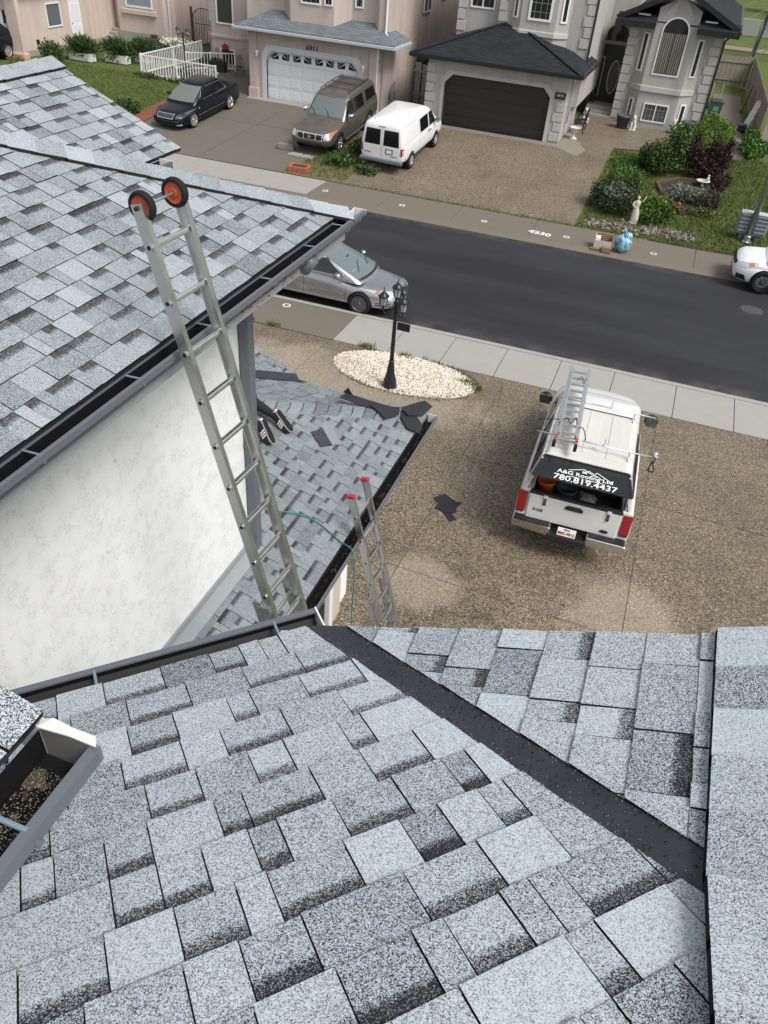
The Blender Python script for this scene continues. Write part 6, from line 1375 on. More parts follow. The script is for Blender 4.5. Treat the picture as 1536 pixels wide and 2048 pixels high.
# roof: flat raised centre with a skirt
mb = MB(); z = CANZ
mb.hexa([(-2.52, -.735, z-.03), (-.50, -.735, z-.03), (-.50, .735, z-.03), (-2.52, .735, z-.03), (-2.44, -.64, z+.055), (-.54, -.64, z+.055), (-.54, .64, z+.055), (-2.44, .64, z+.055)]); cr = mb.build('canopy_roof', DIRTW, trk, bevel=.03, seg=3)
for y in (-.38, .02, .40):
    m = MB(); m.box(-2.25, -.62, y-.11, y+.11, z+.054, z+.064); m.build('roof_rib', DIRTW, cr, bevel=.006)
m = MB(); m.box(-.545, -.50, -.66, .66, z+.005, z+.05); bl = m.build('front_strip', BLACK, cr, bevel=.008); m = MB(); m.box(-.560, -.54, -.20, .12, z+.030, z+.062); m.build('brake_light', REDL, bl, bevel=.004)
# rear corner pillars of the canopy
for s in (-1, 1):
    m = MB(); P = canopy_side(s); m.prism([P(-2.63, 0), P(-2.57, 0), P(-2.44, 1.), P(-2.54, 1.)], .06, (0, -s, 0)); m.build('canopy_pillar', PT, trk, bevel=.01)
# lifted hatch with lettering: hinged at the canopy roof, its lower edge swung out to the rear
HA_ = Vector((-2.50, 0, z+.01)); HBv = Vector((-.42, 0, -.15)); HBv = HBv.normalized()
Hl = .47
def hp_(u, v, h=0.):   # u to the right of the reader (towards -y), v up the hatch towards the hinge
    nn = Vector((HBv.z, 0, -HBv.x)); nn = nn if nn.z > 0 else -nn
    return HA_+HBv*(Hl-v)+Vector((0, -u, 0))+nn*h
m = MB(); m.prism([hp_(-.80, 0, -.02), hp_(.80, 0, -.02), hp_(.69, Hl, -.02), hp_(-.69, Hl, -.02)], .022, (hp_(0, 0, 1)-hp_(0, 0, 0))); ht = m.build('hatch', M('hatch_glass_black', (.014, .015, .018), .16, spec=.6), trk, bevel=.006)
for a, b in (((-.80, 0), (.80, 0)), ((.80, 0), (.69, Hl)), ((.69, Hl), (-.69, Hl)), ((-.69, Hl), (-.80, 0))):
    m = MB(); m.bar(hp_(*a, .004), hp_(*b, .004), .035, .022); m.build('hatch_frame', BLACK, ht, bevel=.005)
for v in (.40, .365):
    m = MB(); m.bar(hp_(-.66, v, .004), hp_(.66, v, .004), .008, .006); m.build('defrost_line', M('hatch_line', (.06, .062, .066), .3), ht)
LW = M('sign_white', (.80, .80, .78), .5)
vv_ = (hp_(0, 1)-hp_(0, 0)); uu_ = (hp_(1, 0)-hp_(0, 0))
def hl(txt, size, u, v, sx=1.0, bold=.0): lettering('lettering', txt, size, hp_(u, v, .006), uu_, vv_, LW, ht, depth=.002, bold=bold, sx=sx)
hl('780.819.4437', .155, .04, .075, 1.22, .0015); hl('A&G Roofing Ltd', .105, .02, .205, 1.22, .001)
m = MB()   # the small strap line between the two rows is too fine to read
for u0, u1 in ((-.21, -.06), (-.03, .0), (.03, .33)): m.bar(hp_(u0, .142, .006), hp_(u1, .142, .006), .014, .004)
m.build('strap_line', LW, ht)
m = MB()   # roofline emblem: one large and two small gables
for a, b in (((-.26, .265), (-.02, .345)), ((-.02, .345), (.20, .235)), ((.02, .30), (.06, .335)), ((.06, .335), (.30, .215)), ((.16, .31), (.20, .335)), ((.20, .335), (.46, .195)), ((-.03, .27), (-.03, .30)), ((.03, .27), (.03, .30)), ((-.03, .30), (.03, .30)), ((-.03, .27), (.03, .27)), ((0, .27), (0, .30))): m.bar(hp_(*a, .006), hp_(*b, .006), .015, .004)
m.build('roofline_emblem', LW, ht)
for s in (-1, 1):
    m = MB(); a = Vector((-2.56, s*.79, 1.30)); b = hp_(-s*.74, .03, -.02); m.cyl(a, a.lerp(b, .55), .014, 8); m.cyl(a.lerp(b, .5), b, .007, 8); m.build('gas_strut', M('strut_grey', (.25, .26, .27), .3, .7), trk)
    m = MB(); m.box(-2.60, -2.54, s*.80-.02, s*.80+.02, 1.24, 1.34); m.build('catch', STEEL, trk, bevel=.004)
# rack bars across the canopy
for x, w1, w2 in ((-2.10, .92, 1.02), (-.62, .72, .98)):
    m = MB(); m.cyl((x, w1, z+.20), (x, -w2, z+.20), .014, 10); rb = m.build('rack_bar', ALUB, trk, smooth='auto')
    for y in (.60, -.62):
        m = MB(); m.tube([(x, y, z+.20), (x, y, z+.10), (x-.03, y, z+.06), (x-.10, y, z+.058)], .011, 7); m.build('rack_foot', STEEL, rb)
    m = MB(); m.prism([(x-.035, -.20, z+.19), (x+.035, -.20, z+.19), (x+.035, -.20, z+.33), (x-.035, -.20, z+.33)], .012, (0, 1, 0)); m.build('rack_stop', STEEL, rb, bevel=.012)
CORD = M('black_cord', (.02, .018, .018), .8)
m = MB(); m.tube(smooth_path([(-2.1, -1.0, z+.21), (-2.12, -1.05, z+.28), (-2.1, -1.02, z+.1), (-2.14, -1.06, z-.02), (-2.1, -.98, z-.05), (-2.12, -1.0, z+.15)], 5), .011, 6); m.build('cord', CORD, trk)
m = MB(); m.blob((-2.1, -1.03, z+.26), (.03, .04, .06), 5, .3); m.build('cord_clip', WHITE2, trk)
# truck wheels sit at bed too
trk_h = R(92.0); tcx, tcy = -.13, 13.28
def place_obj(o, x, y, heading, dz=.012, h=1.6):
    cth, sn = math.cos(heading), math.sin(heading); z1, z2 = zt(x+cth*h, y+sn*h), zt(x-cth*h, y-sn*h); f = Vector((cth*2*h, sn*2*h, z1-z2)).normalized(); l = Vector((-sn, cth, 0)); u = f.cross(l).normalized()
    o.matrix_world = Matrix(((f.x, l.x, u.x, x), (f.y, l.y, u.y, y), (f.z, l.z, u.z, (z1+z2)/2+dz), (0, 0, 0, 1))); return o
place_obj(trk, tcx, tcy, trk_h)
TM = trk.matrix_world.copy()
def on_truck(o): o.matrix_world = TM @ o.matrix_basis; return o
# things riding on or in the truck
L = thing('roof_rack_ladder', 'folded aluminium ladder strapped on the pickup canopy', 'ladder')
az_ = z+.225
for y, zz in ((.60, 0), (.25, 0)):
    m = MB(); m.bar((-2.42, y, az_+.03), (.55, y+.10, az_+.09), .042, .09); m.build('rail', ALUB, L, bevel=.004)
for y, zz in ((.56, 0), (.29, 0)):
    m = MB(); m.bar((-2.30, y, az_+.11), (.30, y+.09, az_+.165), .036, .075); m.build('fly_rail', ALUB, L, bevel=.004)
for k in range(11):
    x = -2.32+k*.27; t = (x+2.42)/2.97; m = MB(); m.bar((x, .25+.10*t, az_+.03+.06*t), (x, .60+.10*t, az_+.03+.06*t), .042, .034); m.build('rung', ALUB, L, bevel=.006)
    if k < 10:
        x += .12; t = (x+2.30)/2.6; m = MB(); m.bar((x, .29+.09*t, az_+.11+.055*t), (x, .56+.09*t, az_+.11+.055*t), .042, .034); m.build('rung', ALUB, L, bevel=.006)
for y in (.60, .25):
    m = MB(); m.obox((-2.46, y, az_+.01), (.06, 0, 0), (0, .028, 0), (0, 0, .045)); m.build('foot', RUBBER, L, bevel=.01); m = MB(); m.obox((-2.33, y, az_+.05), (.05, 0, 0), (0, .022, 0), (0, 0, .05)); m.build('red_bracket', M('red_plastic'), L, bevel=.006)
m = MB(); m.tube(smooth_path([(-1.9, .62, az_+.10), (-1.85, .5, az_+.2), (-1.95, .42, az_+.16), (-1.8, .36, az_+.22), (-1.92, .3, az_+.12), (-1.8, .2, az_+.05), (-2.05, .12, az_-.02), (-2.1, .2, az_-.02)], 5), .009, 6); m.tube(smooth_path([(-1.75, .62, az_+.1), (-1.7, .85, az_+.02), (-1.65, .98, az_-.05)], 5), .007, 6); m.build('cord', CORD, L)
m = MB(); m.tube(smooth_path([(-.2, .52, az_+.17), (-.1, .45, az_+.22), (-.25, .40, az_+.17), (-.1, .36, az_+.2)], 5), .008, 6); m.build('cord', CORD, L)
on_truck(L)
def cargo(name, label, cat, mb, mat, bevel=0., smooth=False):
    o = mb.build(name, mat, None, bevel=bevel, smooth=smooth); tag(o, label, cat); on_truck(o); return o
m = MB(); m.lathe([(.125, 0), (.15, .36), (.158, .365), (.158, .39), (.145, .39), (.12, .02)], (0, 0, 0), 24, ring=True); o = m.build('bucket', M('orange_bucket', (.60, .13, .02), .45), None, smooth='auto'); tag(o, 'orange plastic bucket in the open pickup bed', 'bucket'); o.location = (-2.30, .56, .90); on_truck(o)
m = MB(); m.lathe([(.16, 0), (.18, .3), (.185, .31), (.185, .33), (.17, .33), (.15, .02)], (0, 0, 0), 20, ring=True); o = m.build('tub', M('blue_tub', (.03, .06, .09), .45), None, smooth='auto'); tag(o, 'dark blue tub beside the orange bucket', 'tub'); o.location = (-2.30, .20, .90); on_truck(o)
m = MB(); m.blob((-2.25, -.14, .98), (.22, .20, .20), 8, .18, 2); cargo('plastic_sack', 'clear grey plastic sack in the pickup bed', 'sack', m, M('grey_sack', (.22, .235, .24), .3))
m = MB(); m.blob((-2.38, -.32, .95), (.14, .18, .12), 9, .12, 2); cargo('red_bag', 'dark red bag behind the tailgate', 'bag', m, M('dark_red_cloth', (.16, .015, .02), .7))
m = MB(); m.box(-2.4, -1.2, -.70, .70, .69, .86); cargo('tool_chest', 'flat black tool chest filling the pickup bed', 'tool chest', m, M('bed_black'), .02)
# ------------------------------------------------------------------ ground across the street
patch('concrete_driveway', [(-23.25, 29.63), (-14.85, 29.83), (-14.35, 34.0), (-13.95, 37.8), (-14.0, 39.5), (-20.75, 39.0), (-20.75, 43.5), (-27.3, 43.5), (-27.3, 38.2), (-23.25, 38.2)], CONCD, dz=.008)
joint_lines('slab_joint', [((-19.0, 29.7), (-18.2, 37.6)), ((-23.2, 34.2), (-14.4, 34.4)), ((-23.2, 38.1), (-20.8, 38.1))], DARKJ, bpy.data.objects['concrete_driveway'], w=.02)
patch('garage_apron', [(-20.75, 37.35), (-14.0, 37.35), (-14.0, 37.85), (-20.75, 37.85)], CONC, dz=.016)
patch('aggregate_driveway', [(-12.45, 29.87), (-3.02, 30.07), (-2.95, 39.2), (1.3, 40.2), (1.3, 44.7), (-3.9, 45.3), (-5.4, 45.3), (-5.4, 38.2), (-12.0, 38.2), (-12.2, 35)], AGG, dz=.008)
patch('garage_apron', [(-11.05, 37.72), (-5.38, 37.72), (-4.3, 37.0), (-4.05, 37.9), (-5.3, 41.0), (-5.42, 38.25), (-11.05, 38.25)], concrete('tan_apron', (.24, .215, .175), (.20, .18, .145)), dz=.018)
patch('side_walk', [(1.9, 40.6), (2.75, 40.7), (2.55, 46), (2.45, 57.5), (.85, 57.5), (.55, 46), (1.75, 44.8)], concrete('brown_concrete', (.17, .145, .12), (.13, .11, .09)), dz=.012)
patch('brick_strip', [(-24.15, 31.2), (-23.27, 30.6), (-23.27, 35.4), (-24.0, 35.3)], BRICK, dz=.02)
patch('dirt_strip', [(-14.82, 29.83), (-12.47, 29.87), (-12.25, 35), (-13.9, 37.0), (-14.35, 34)], concrete('dry_soil', (.17, .135, .085), (.11, .10, .05)), dz=.012)
patch('dirt_path', [(-30, 78), (60, 82), (60, 84.5), (-30, 80.5)], concrete('tan_path', (.26, .20, .15), (.20, .155, .115)), dz=.02)
patch('dry_tracks', [(-.3, 29.98), (1.4, 30.0), (2.9, 30.1), (2.9, 30.3), (1.2, 30.25), (-.3, 30.15)], SOIL, dz=.006)
PAINTW = M('road_paint_white', (.78, .76, .70), .7)
def ring_mark(x, y, label):
    mb = MB(); mb.lathe([(.115, 0), (.115, .006), (.08, .006), (.08, 0)], (x, y, zt(x, y)+.006), 20, ring=True); o = mb.build('painted_ring', PAINTW); tag(o, label, 'paint mark', 'painted rings on the sidewalks')
for x, y, l in ((-12.58, 28.62, 'white painted ring on the far sidewalk left of the van'), (-9.4, 28.66, 'white painted ring on the far sidewalk below the van'), (-6.15, 28.65, 'white painted ring on the far sidewalk left of the painted digits'), (-3.06, 28.66, 'white painted ring on the far sidewalk right of the painted digits'), (.05, 28.68, 'white painted ring on the far sidewalk right of the blue bag'), (-9.25, 18.5, 'white painted ring on the near wet sidewalk beside the silver sedan')): ring_mark(x, y, l)
t = thing('painted_digits', 'white digits painted on the far sidewalk kerb', 'paint mark', (0, 0, 0)); lettering('digits', '4230', .42, (-4.02, 28.50, .012), (1, -.10, 0), (.1, 1, 0), PAINTW, t, depth=.002, bold=.012)
mb = MB(); mb.lathe([(.36, 0), (.36, .006), (.31, .008), (.31, .003), (.01, .004)], (0, 0, 0), 28); mh = mb.build('manhole_cover', M('cast_iron', (.055, .052, .05), .7)); mh.location = (3.4, 25.55, ROADZ-.003); tag(mh, 'round cast iron manhole cover in the asphalt at right', 'manhole')
for k in range(-3, 4):
    mb = MB(); mb.box(k*.085-.02, k*.085+.02, -.2, .2, .004, .010); mb.build('rib', M('cast_iron2', (.09, .085, .08), .6), mh)
# ------------------------------------------------------------------ foliage
def leafmat(name, c1, c2, c3=None):
    g = G(name, rough=.7, spec=.25); a = g.attr('tone'); g.col(g.ramp(a, [(.0, c1), (.6, c2), (1., c3 or c2)])); g.put(g.b, 'Subsurface Weight', .0); return g.m
LG = leafmat('leaf_green', (.016, .034, .010), (.045, .085, .022), (.10, .15, .042))
LB = leafmat('leaf_bright', (.018, .045, .008), (.055, .125, .018), (.12, .22, .04))
LD = leafmat('leaf_dark', (.014, .026, .009), (.036, .058, .019), (.085, .11, .042))
LP = leafmat('leaf_purple', (.012, .006, .008), (.040, .018, .022), (.075, .038, .04))
LY = leafmat('leaf_yellow_green', (.05, .065, .015), (.12, .14, .03), (.22, .22, .07))
LGY = leafmat('leaf_silver', (.06, .075, .055), (.14, .165, .12), (.25, .27, .21))
def leaves(name, centres, n, size, mat, parent=None, seed=1, droop=.0, aspect=.5, up=.0, shell=.0):
    """leaf-sized faces spread through ellipsoids (c, radii, weight)"""
    rn = np.random.RandomState(seed); V = []; F = []; T = []; W = np.array([c[2] for c in centres], float); W /= W.sum()
    pick = rn.choice(len(centres), n, p=W)
    for i in range(n):
        c, r, _ = centres[pick[i]]; d = rn.normal(size=3); d /= np.linalg.norm(d); k = rn.uniform(shell, 1)**(1/2.2)
        lump = 1+.22*math.sin(d[0]*5+pick[i]*2)*math.cos(d[1]*4+d[2]*3+pick[i]); p = np.array(c)+d*np.array(r)*k*lump
        s = size*rn.uniform(.6, 1.35); a = rn.normal(size=3)+np.array([0, 0, up]); a /= np.linalg.norm(a); b = np.cross(a, rn.normal(size=3)); b /= np.linalg.norm(b)+1e-9
        m = p+a*s*.5+np.array([0, 0, -droop*s]); e = p+a*s+np.array([0, 0, -2*droop*s]); q = len(V)
        V += [tuple(p), tuple(m+b*s*aspect*.5), tuple(e), tuple(m-b*s*aspect*.5)]; F.append((q, q+1, q+2, q+3)); T += [min(1, max(0, rn.normal(.5, .22)))]*4
    me = bpy.data.meshes.new(name); me.from_pydata(V, [], F); me.materials.append(mat); at = me.attributes.new('tone', 'FLOAT', 'POINT'); at.data.foreach_set('value', T)
    o = bpy.data.objects.new(name, me); COL.objects.link(o); o.parent = parent; return o
TWIG = M('bark_brown', (.055, .04, .03), .85)
def shrub(name, label, x, y, blobs, n, size, mat, stems=5, seed=1, cat='shrub', extra=None, **k):
    t = thing(name, label, cat, (x, y, zt(x, y))); leaves('foliage', blobs, n, size, mat, t, seed, **k); rn = random.Random(seed)
    mb = MB()
    for i in range(stems):
        b = rn.choice(blobs); e = Vector(b[0])+Vector((rn.uniform(-1, 1)*b[1][0]*.5, rn.uniform(-1, 1)*b[1][1]*.5, rn.uniform(0, .6)*b[1][2])); s = Vector((rn.uniform(-.1, .1), rn.uniform(-.1, .1), 0)); mb.tube([s, s.lerp(e, .5)+Vector((0, 0, .08)), e], [.022, .014, .005], 6)
    mb.build('stems', TWIG, t)
    if extra: leaves('foliage', extra[0], extra[1], extra[2], extra[3], t, seed+9)
    return t
# globe cedar
shrub('globe_cedar', 'bright green clipped globe cedar beside the side walk', 1.10, 39.75, [((0, 0, .90), (.93, .93, .90), 1)], 11000, .08, leafmat('cedar_lime', (.035, .075, .010), (.105, .20, .026), (.20, .32, .06)), seed=3, shell=.55, aspect=.6, up=.6)
shrub('green_bush', 'leafy dark green bush left of the purple bush', -.75, 36.6, [((0, 0, .7), (.75, .7, .65), 1), ((.6, .5, .9), (.6, .6, .7), .7), ((-.5, .4, .6), (.5, .5, .5), .5), ((.55, .1, 1.25), (.35, .4, .5), .35)], 5200, .13, LG, seed=5, extra=([((.5, .6, 1.5), (.5, .5, .5), 1)], 900, .13, LB))
shrub('purple_bush', 'tall dark purple leaved bush behind the birdbath', 1.05, 36.9, [((0, 0, .6), (.6, .5, .6), 1), ((.6, .0, .8), (.42, .42, .65), .8), ((-.55, .2, .75), (.38, .38, .65), .6), ((.45, -.4, .4), (.4, .4, .4), .4), ((.15, .1, 1.2), (.25, .25, .45), .3), ((-.6, .3, 1.3), (.14, .14, .4), .15), ((.75, .1, 1.35), (.14, .14, .35), .15), ((.9, -.5, .2), (.25, .25, .35), .2)], 4200, .13, LP, seed=7)
shrub('purple_bush', 'small purple plant by the right corner of the timber planter', 1.75, 34.6, [((0, 0, .5), (.28, .3, .5), 1), ((-.15, -.3, .3), (.25, .25, .3), .5)], 900, .11, LP, seed=8)
shrub('juniper', 'sprawling dark juniper by the far driveway corner', -1.95, 32.1, [((0, 0, .35), (.85, .75, .40), 1), ((-.6, .2, .5), (.4, .4, .5), .4), ((.4, .3, .6), (.5, .5, .5), .5), ((.3, -.3, .35), (.6, .5, .35), .5), ((-.3, .5, .8), (.25, .25, .6), .25), ((.55, .6, .9), (.2, .2, .55), .2)], 5200, .14, LD, seed=9, aspect=.3, up=.5, extra=([((.1, .2, .7), (.8, .7, .3), 1)], 700, .13, LGY))
shrub('leafy_weeds', 'light green weeds around the white statue', -.45, 31.7, [((0, 0, .25), (.55, .5, .3), 1), ((.4, .3, .35), (.4, .4, .35), .6), ((-.1, .8, .3), (.5, .4, .4), .6)], 2200, .13, LB, seed=10)
shrub('leafy_weeds', 'silvery plants inside the timber planter', .45, 34.3, [((0, 0, .3), (.6, .6, .28), 1), ((.5, -.2, .3), (.5, .4, .3), .7)], 1800, .10, LGY, seed=11)
shrub('leafy_weeds', 'straggling weeds along the planter front edge', .7, 32.9, [((-.5, .1, .15), (.5, .3, .2), 1), ((.7, .2, .15), (.6, .3, .2), .8), ((-.9, .9, .2), (.4, .5, .25), .6)], 1300, .11, LY, seed=31)
shrub('leafy_weeds', 'brown green stalks at the right end of the planter', 1.7, 33.7, [((0, 0, .4), (.3, .4, .4), 1), ((-.3, .2, .3), (.35, .4, .3), .8)], 900, .12, leafmat('leaf_brownish', (.03, .03, .018), (.075, .075, .04), (.14, .13, .07)), seed=32)
shrub('leafy_weeds', 'green plants at the foot of the right wooden fence', 3.05, 42.3, [((0, 0, .3), (.55, 1.5, .35), 1), ((-.1, 1.2, .4), (.4, .9, .4), .6)], 2600, .16, LB, seed=12)
shrub('leafy_weeds', 'ground cover on the lawn left of the green bush', -2.0, 37.2, [((0, 0, .1), (.7, 1.2, .16), 1), ((.3, -2.0, .1), (.7, .9, .14), .7)], 1800, .12, LB, seed=13)
shrub('leafy_weeds', 'thistles growing between the two vehicles', -12.95, 33.2, [((0, 0, .25), (.5, .6, .35), 1), ((-.3, -1.6, .12), (.7, .6, .16), .6)], 1900, .14, LG, seed=14)
shrub('leafy_weeds', 'weeds under the rear corner of the white van', -11.9, 31.3, [((0, 0, .12), (.5, .45, .18), 1)], 700, .12, LG, seed=15)
shrub('low_shrub', 'low green shrub at the lawn corner near the brick strip', -24.6, 33.2, [((0, 0, .2), (.55, .45, .25), 1), ((-.5, .2, .18), (.4, .4, .2), .6)], 1300, .14, LG, seed=16)
shrub('round_bush', 'dark green bush before the pink house pilaster', -32.7, 38.0, [((0, 0, .5), (.65, .6, .5), 1), ((.4, -.2, .4), (.4, .4, .4), .5)], 2200, .14, LG, seed=17)
shrub('yellow_plant', 'small yellow green plant beside the dark crossover', -33.9, 36.6, [((0, 0, .18), (.4, .3, .18), 1)], 500, .12, LY, seed=18)
# bed of tall iris leaves in white planters before the pink house
for i, (x, y, ln) in enumerate(((-31.9, 39.4, 1.5), (-30.2, 40.2, 1.4), (-29.3, 41.2, 1.0))):
    lab = ('left white planter trough with tall iris leaves', 'middle white planter trough with tall iris leaves', 'right white planter trough with tall leaves by the railing')[i]
    t = thing('planter_trough', lab, 'planter', (x, y, FZ)); mb = MB(); mb.box(-ln/2, ln/2, -.2, .2, 0, .38); mb.build('trough', WHITE, t, bevel=.02)
    leaves('foliage', [((0, .15, .5), (ln*.6, .45, .35), 1)], 1300, .62, LG, t, 20+i, droop=.12, aspect=.10, up=1.6)
shrub('hydrangea', 'white flowering hydrangea at the patio corner', -28.9, 44.0, [((0, 0, .45), (.9, .6, .4), 1)], 900, .14, LG, seed=25, extra=([((0, -.1, .75), (.95, .6, .22), 1)], 700, .13, leafmat('petal_white', (.5, .5, .40), (.72, .72, .62))))
for i, (x, y, r, l) in enumerate(((-25.5, 39.6, .5, 'left'), (-24.0, 39.4, .5, 'right'))):
    shrub('white_rose', '%s white flowering plant behind the front railing' % l, x, y, [((0, 0, .3), (r, .4, .3), 1)], 500, .12, LG, seed=27+i, extra=([((0, 0, .42), (r, .4, .2), 1)], 260, .10, M('petal_white')))
shrub('edge_flowers', 'flowers along the foot of the front railing', -25.2, 37.9, [((-1.6, 0, .12), (.8, .2, .12), 1), ((.4, 0, .14), (1.1, .2, .14), 1)], 700, .11, LG, seed=30, extra=([((.2, 0, .2), (.9, .2, .1), 1)], 160, .09, M('petal_white')))
# background trees beyond the field
def tree(label, x, y, h, r, seed, mat=LD):
    t = thing('tree', label, 'tree', (x, y, zt(x, y)), group='trees beyond the field'); mb = MB(); mb.tube([(0, 0, 0), (.1, 0, h*.4), (0, .1, h*.8)], [.16, .11, .03], 8)
    rn = random.Random(seed)
    for k in range(6):
        a = rn.uniform(0, 6.28); mb.tube([(0, 0, h*(.3+.08*k)), (math.cos(a)*r*.6, math.sin(a)*r*.6, h*(.45+.08*k))], [.05, .015], 6)
    mb.build('trunk', TWIG, t)
    leaves('crown', [((rn.uniform(-.5, .5)*r, rn.uniform(-.5, .5)*r, h*rn.uniform(.4, .85)), (r*.55, r*.55, h*.2), 1) for _ in range(9)], 2600, .38, mat, t, seed)
for i, (x, y, h, r, l) in enumerate(((6.6, 118, 7, 3.0, 'dark tree beyond the pylon at the top right corner'), (10.5, 112, 8, 3.4, 'dark tree right of the first beyond the field'), (2.2, 135, 6, 3, 'dark tree behind the white barrier'))): tree(l, x, y, h, r, 60+i)
# grass tufts on the lawns: real blades over the sheet
def blades(name, label, n, inside, seed, h=(.03, .085), mat=None):
    rn = random.Random(seed); V = []; F = []; T = []
    while n > 0:
        x, y = inside(rn)
        if x is None: continue
        n -= 1; z = zt(x, y)-.03
        for k in range(3):
            a = rn.uniform(0, 6.28); hh = rn.uniform(*h); w = .016; q = len(V); dx, dy = math.cos(a), math.sin(a); px, py = x+rn.gauss(0, .05), y+rn.gauss(0, .05)
            V += [(px-dy*w, py+dx*w, z), (px+dy*w, py-dx*w, z), (px+dx*hh*.5, py+dy*hh*.5, z+hh+.03)]; F.append((q, q+1, q+2)); T += [min(1, max(0, rn.gauss(.55, .22)))]*3
    me = bpy.data.meshes.new(name); me.from_pydata(V, [], F); me.materials.append(mat or LAWN); at = me.attributes.new('tone', 'FLOAT', 'POINT'); at.data.foreach_set('value', T); o = bpy.data.objects.new(name, me); COL.objects.link(o); o['kind'] = 'stuff'; o['label'] = label; o['category'] = 'grass'; return o
LAWN = leafmat('lawn_blades', (.055, .078, .018), (.105, .138, .035), (.18, .20, .07))
def lawn_r(rn):
    x, y = rn.uniform(-2.9, 5.5), rn.uniform(30.2, 41.2); return (None, None) if (y > 39 and x < 1.2) or (-.6 < x < 1.8 and 33.2 < y < 36.5) else (x, y)
def lawn_l(rn): 
    x, y = rn.uniform(-33, -24.2), rn.uniform(31, 38.6); return x, y
def strip_g(rn): 
    x, y = rn.uniform(-14.7, -12.4), rn.uniform(30.0, 33.8); return (x, y) if rn.random() < .6*(y-29.5)/4+.25 else (None, None)
def edge_g(rn):
    x = rn.uniform(-12.4, 3); return x, 30.13+SK*x+rn.gauss(0, .05)
blades('grass', 'lawn grass round the flower bed across the street', 14000, lawn_r, 71); blades('grass', 'lawn grass before the pink house', 8000, lawn_l, 72); blades('grass', 'rough grass between the two far driveways', 1300, strip_g, 73, h=(.06, .2)); blades('grass', 'grass growing along the back edge of the far sidewalk', 700, edge_g, 74, h=(.03, .09))
def bed_g(rn):
    a = rn.choice((rn.uniform(.2, 1.5), rn.uniform(3.9, 5.9), rn.uniform(0, .2))); return bx+brx*1.0*math.cos(a)+rn.gauss(0, .05), by+(1.02 if math.sin(a) > 0 else bry)*math.sin(a)+rn.gauss(0, .05)
blades('grass', 'weeds along the edge of the white stone bed', 420, bed_g, 75, h=(.03, .10)); 
for k, (x, y, n) in enumerate(((-3.35, 16.55, 60), (-6.3, 17.25, 50), (-5.2, 17.2, 40), (-9.0, 17.2, 40))): blades('grass', 'tuft of grass %s' % ('at the right tip of the white stone bed', 'by the sidewalk corner above the stone bed', 'by the sidewalk joint above the stone bed', 'on the near wet sidewalk edge')[k], n, lambda rn: (x+rn.gauss(0, .10), y+rn.gauss(0, .05)), 80+k, h=(.05, .13))
def rocks(rn):
    x = rn.uniform(-2.7, 1.3); return x, 30.62+.10*(x+2.7)+rn.gauss(0, .22)
stones('garden_stones', 'grey and pinkish garden stones along the far sidewalk', 480, rocks, (.03, .09), [M('rock_pink', (.20, .15, .13), .85), M('rock_grey', (.12, .12, .11), .85), M('rock_pale', (.27, .24, .21), .85)], lambda x, y: zt(x, y)-.02, seed=44)
# ------------------------------------------------------------------ garden and street things
def lathe_thing(name, label, cat, x, y, prof, mat, n=18, z=None, part='body'):
    t = thing(name, label, cat, (x, y, zt(x, y)+.008 if z is None else z)); mb = MB(); mb.lathe(prof, n=n); mb.build(part, mat, t, smooth='auto'); return t
POT = M('slate_pot', (.06, .065, .075), .5)
for x, y, l in ((-3.16, 43.6, 'left slate grey plant pot by the entry'), (-.05, 44.35, 'right slate grey plant pot beside the bay window')):
    t = lathe_thing('plant_pot', l, 'pot', x, y, [(.24, 0), (.33, .5), (.36, .51), (.36, .60), (.31, .60), (.29, .5)], POT); mb = MB(); mb.lathe([(.29, .5), (.02, .52)], n=18); mb.build('soil', SOIL, t)
PLAST = concrete('white_plaster', (.62, .60, .56), (.50, .48, .45))
def animal(name, label, x, y, s=1.0):
    t = thing(name, label, 'statue', (x, y, zt(x, y)+.008)); mb = MB()
    mb.box(-.2*s, .2*s, -.28*s, .24*s, 0, .07*s)
    mb.build('plinth', PLAST, t, bevel=.01); mb = MB(); mb.blob((0, .08*s, .32*s), (.14*s, .19*s, .26*s), 1, .04, 2); mb.blob((0, -.06*s, .56*s), (.12*s, .13*s, .2*s), 2, .06, 2); mb.blob((0, -.14*s, .74*s), (.11*s, .13*s, .12*s), 3, .04, 2); mb.blob((0, -.25*s, .70*s), (.06*s, .07*s, .05*s), 4, .02, 2)
    for q in (-1, 1): mb.tube([(q*.09*s, -.10*s, .5*s), (q*.10*s, -.17*s, .25*s), (q*.10*s, -.18*s, .08*s), (q*.10*s, -.26*s, .08*s)], [.06*s, .05*s, .04*s, .035*s], 8); mb.blob((q*.08*s, -.08*s, .85*s), (.03*s, .02*s, .04*s)); mb.blob((q*.15*s, .12*s, .16*s), (.07*s, .15*s, .10*s), 6, .03, 2)
    mb.tube([(0, .25*s, .12*s), (.1*s, .33*s, .1*s), (.2*s, .2*s, .1*s)], [.03*s, .03*s, .02*s], 6); mb.build('figure', PLAST, t, smooth=True); return t
animal('lion_statue', 'white seated lion statue left of the bay window', -2.62, 43.5, .8); animal('lion_statue', 'white seated lion statue right of the bay window', -.74, 44.1, .8); animal('dog_statue', 'pale small statue by the entry wall', -5.0, 43.6, .8)
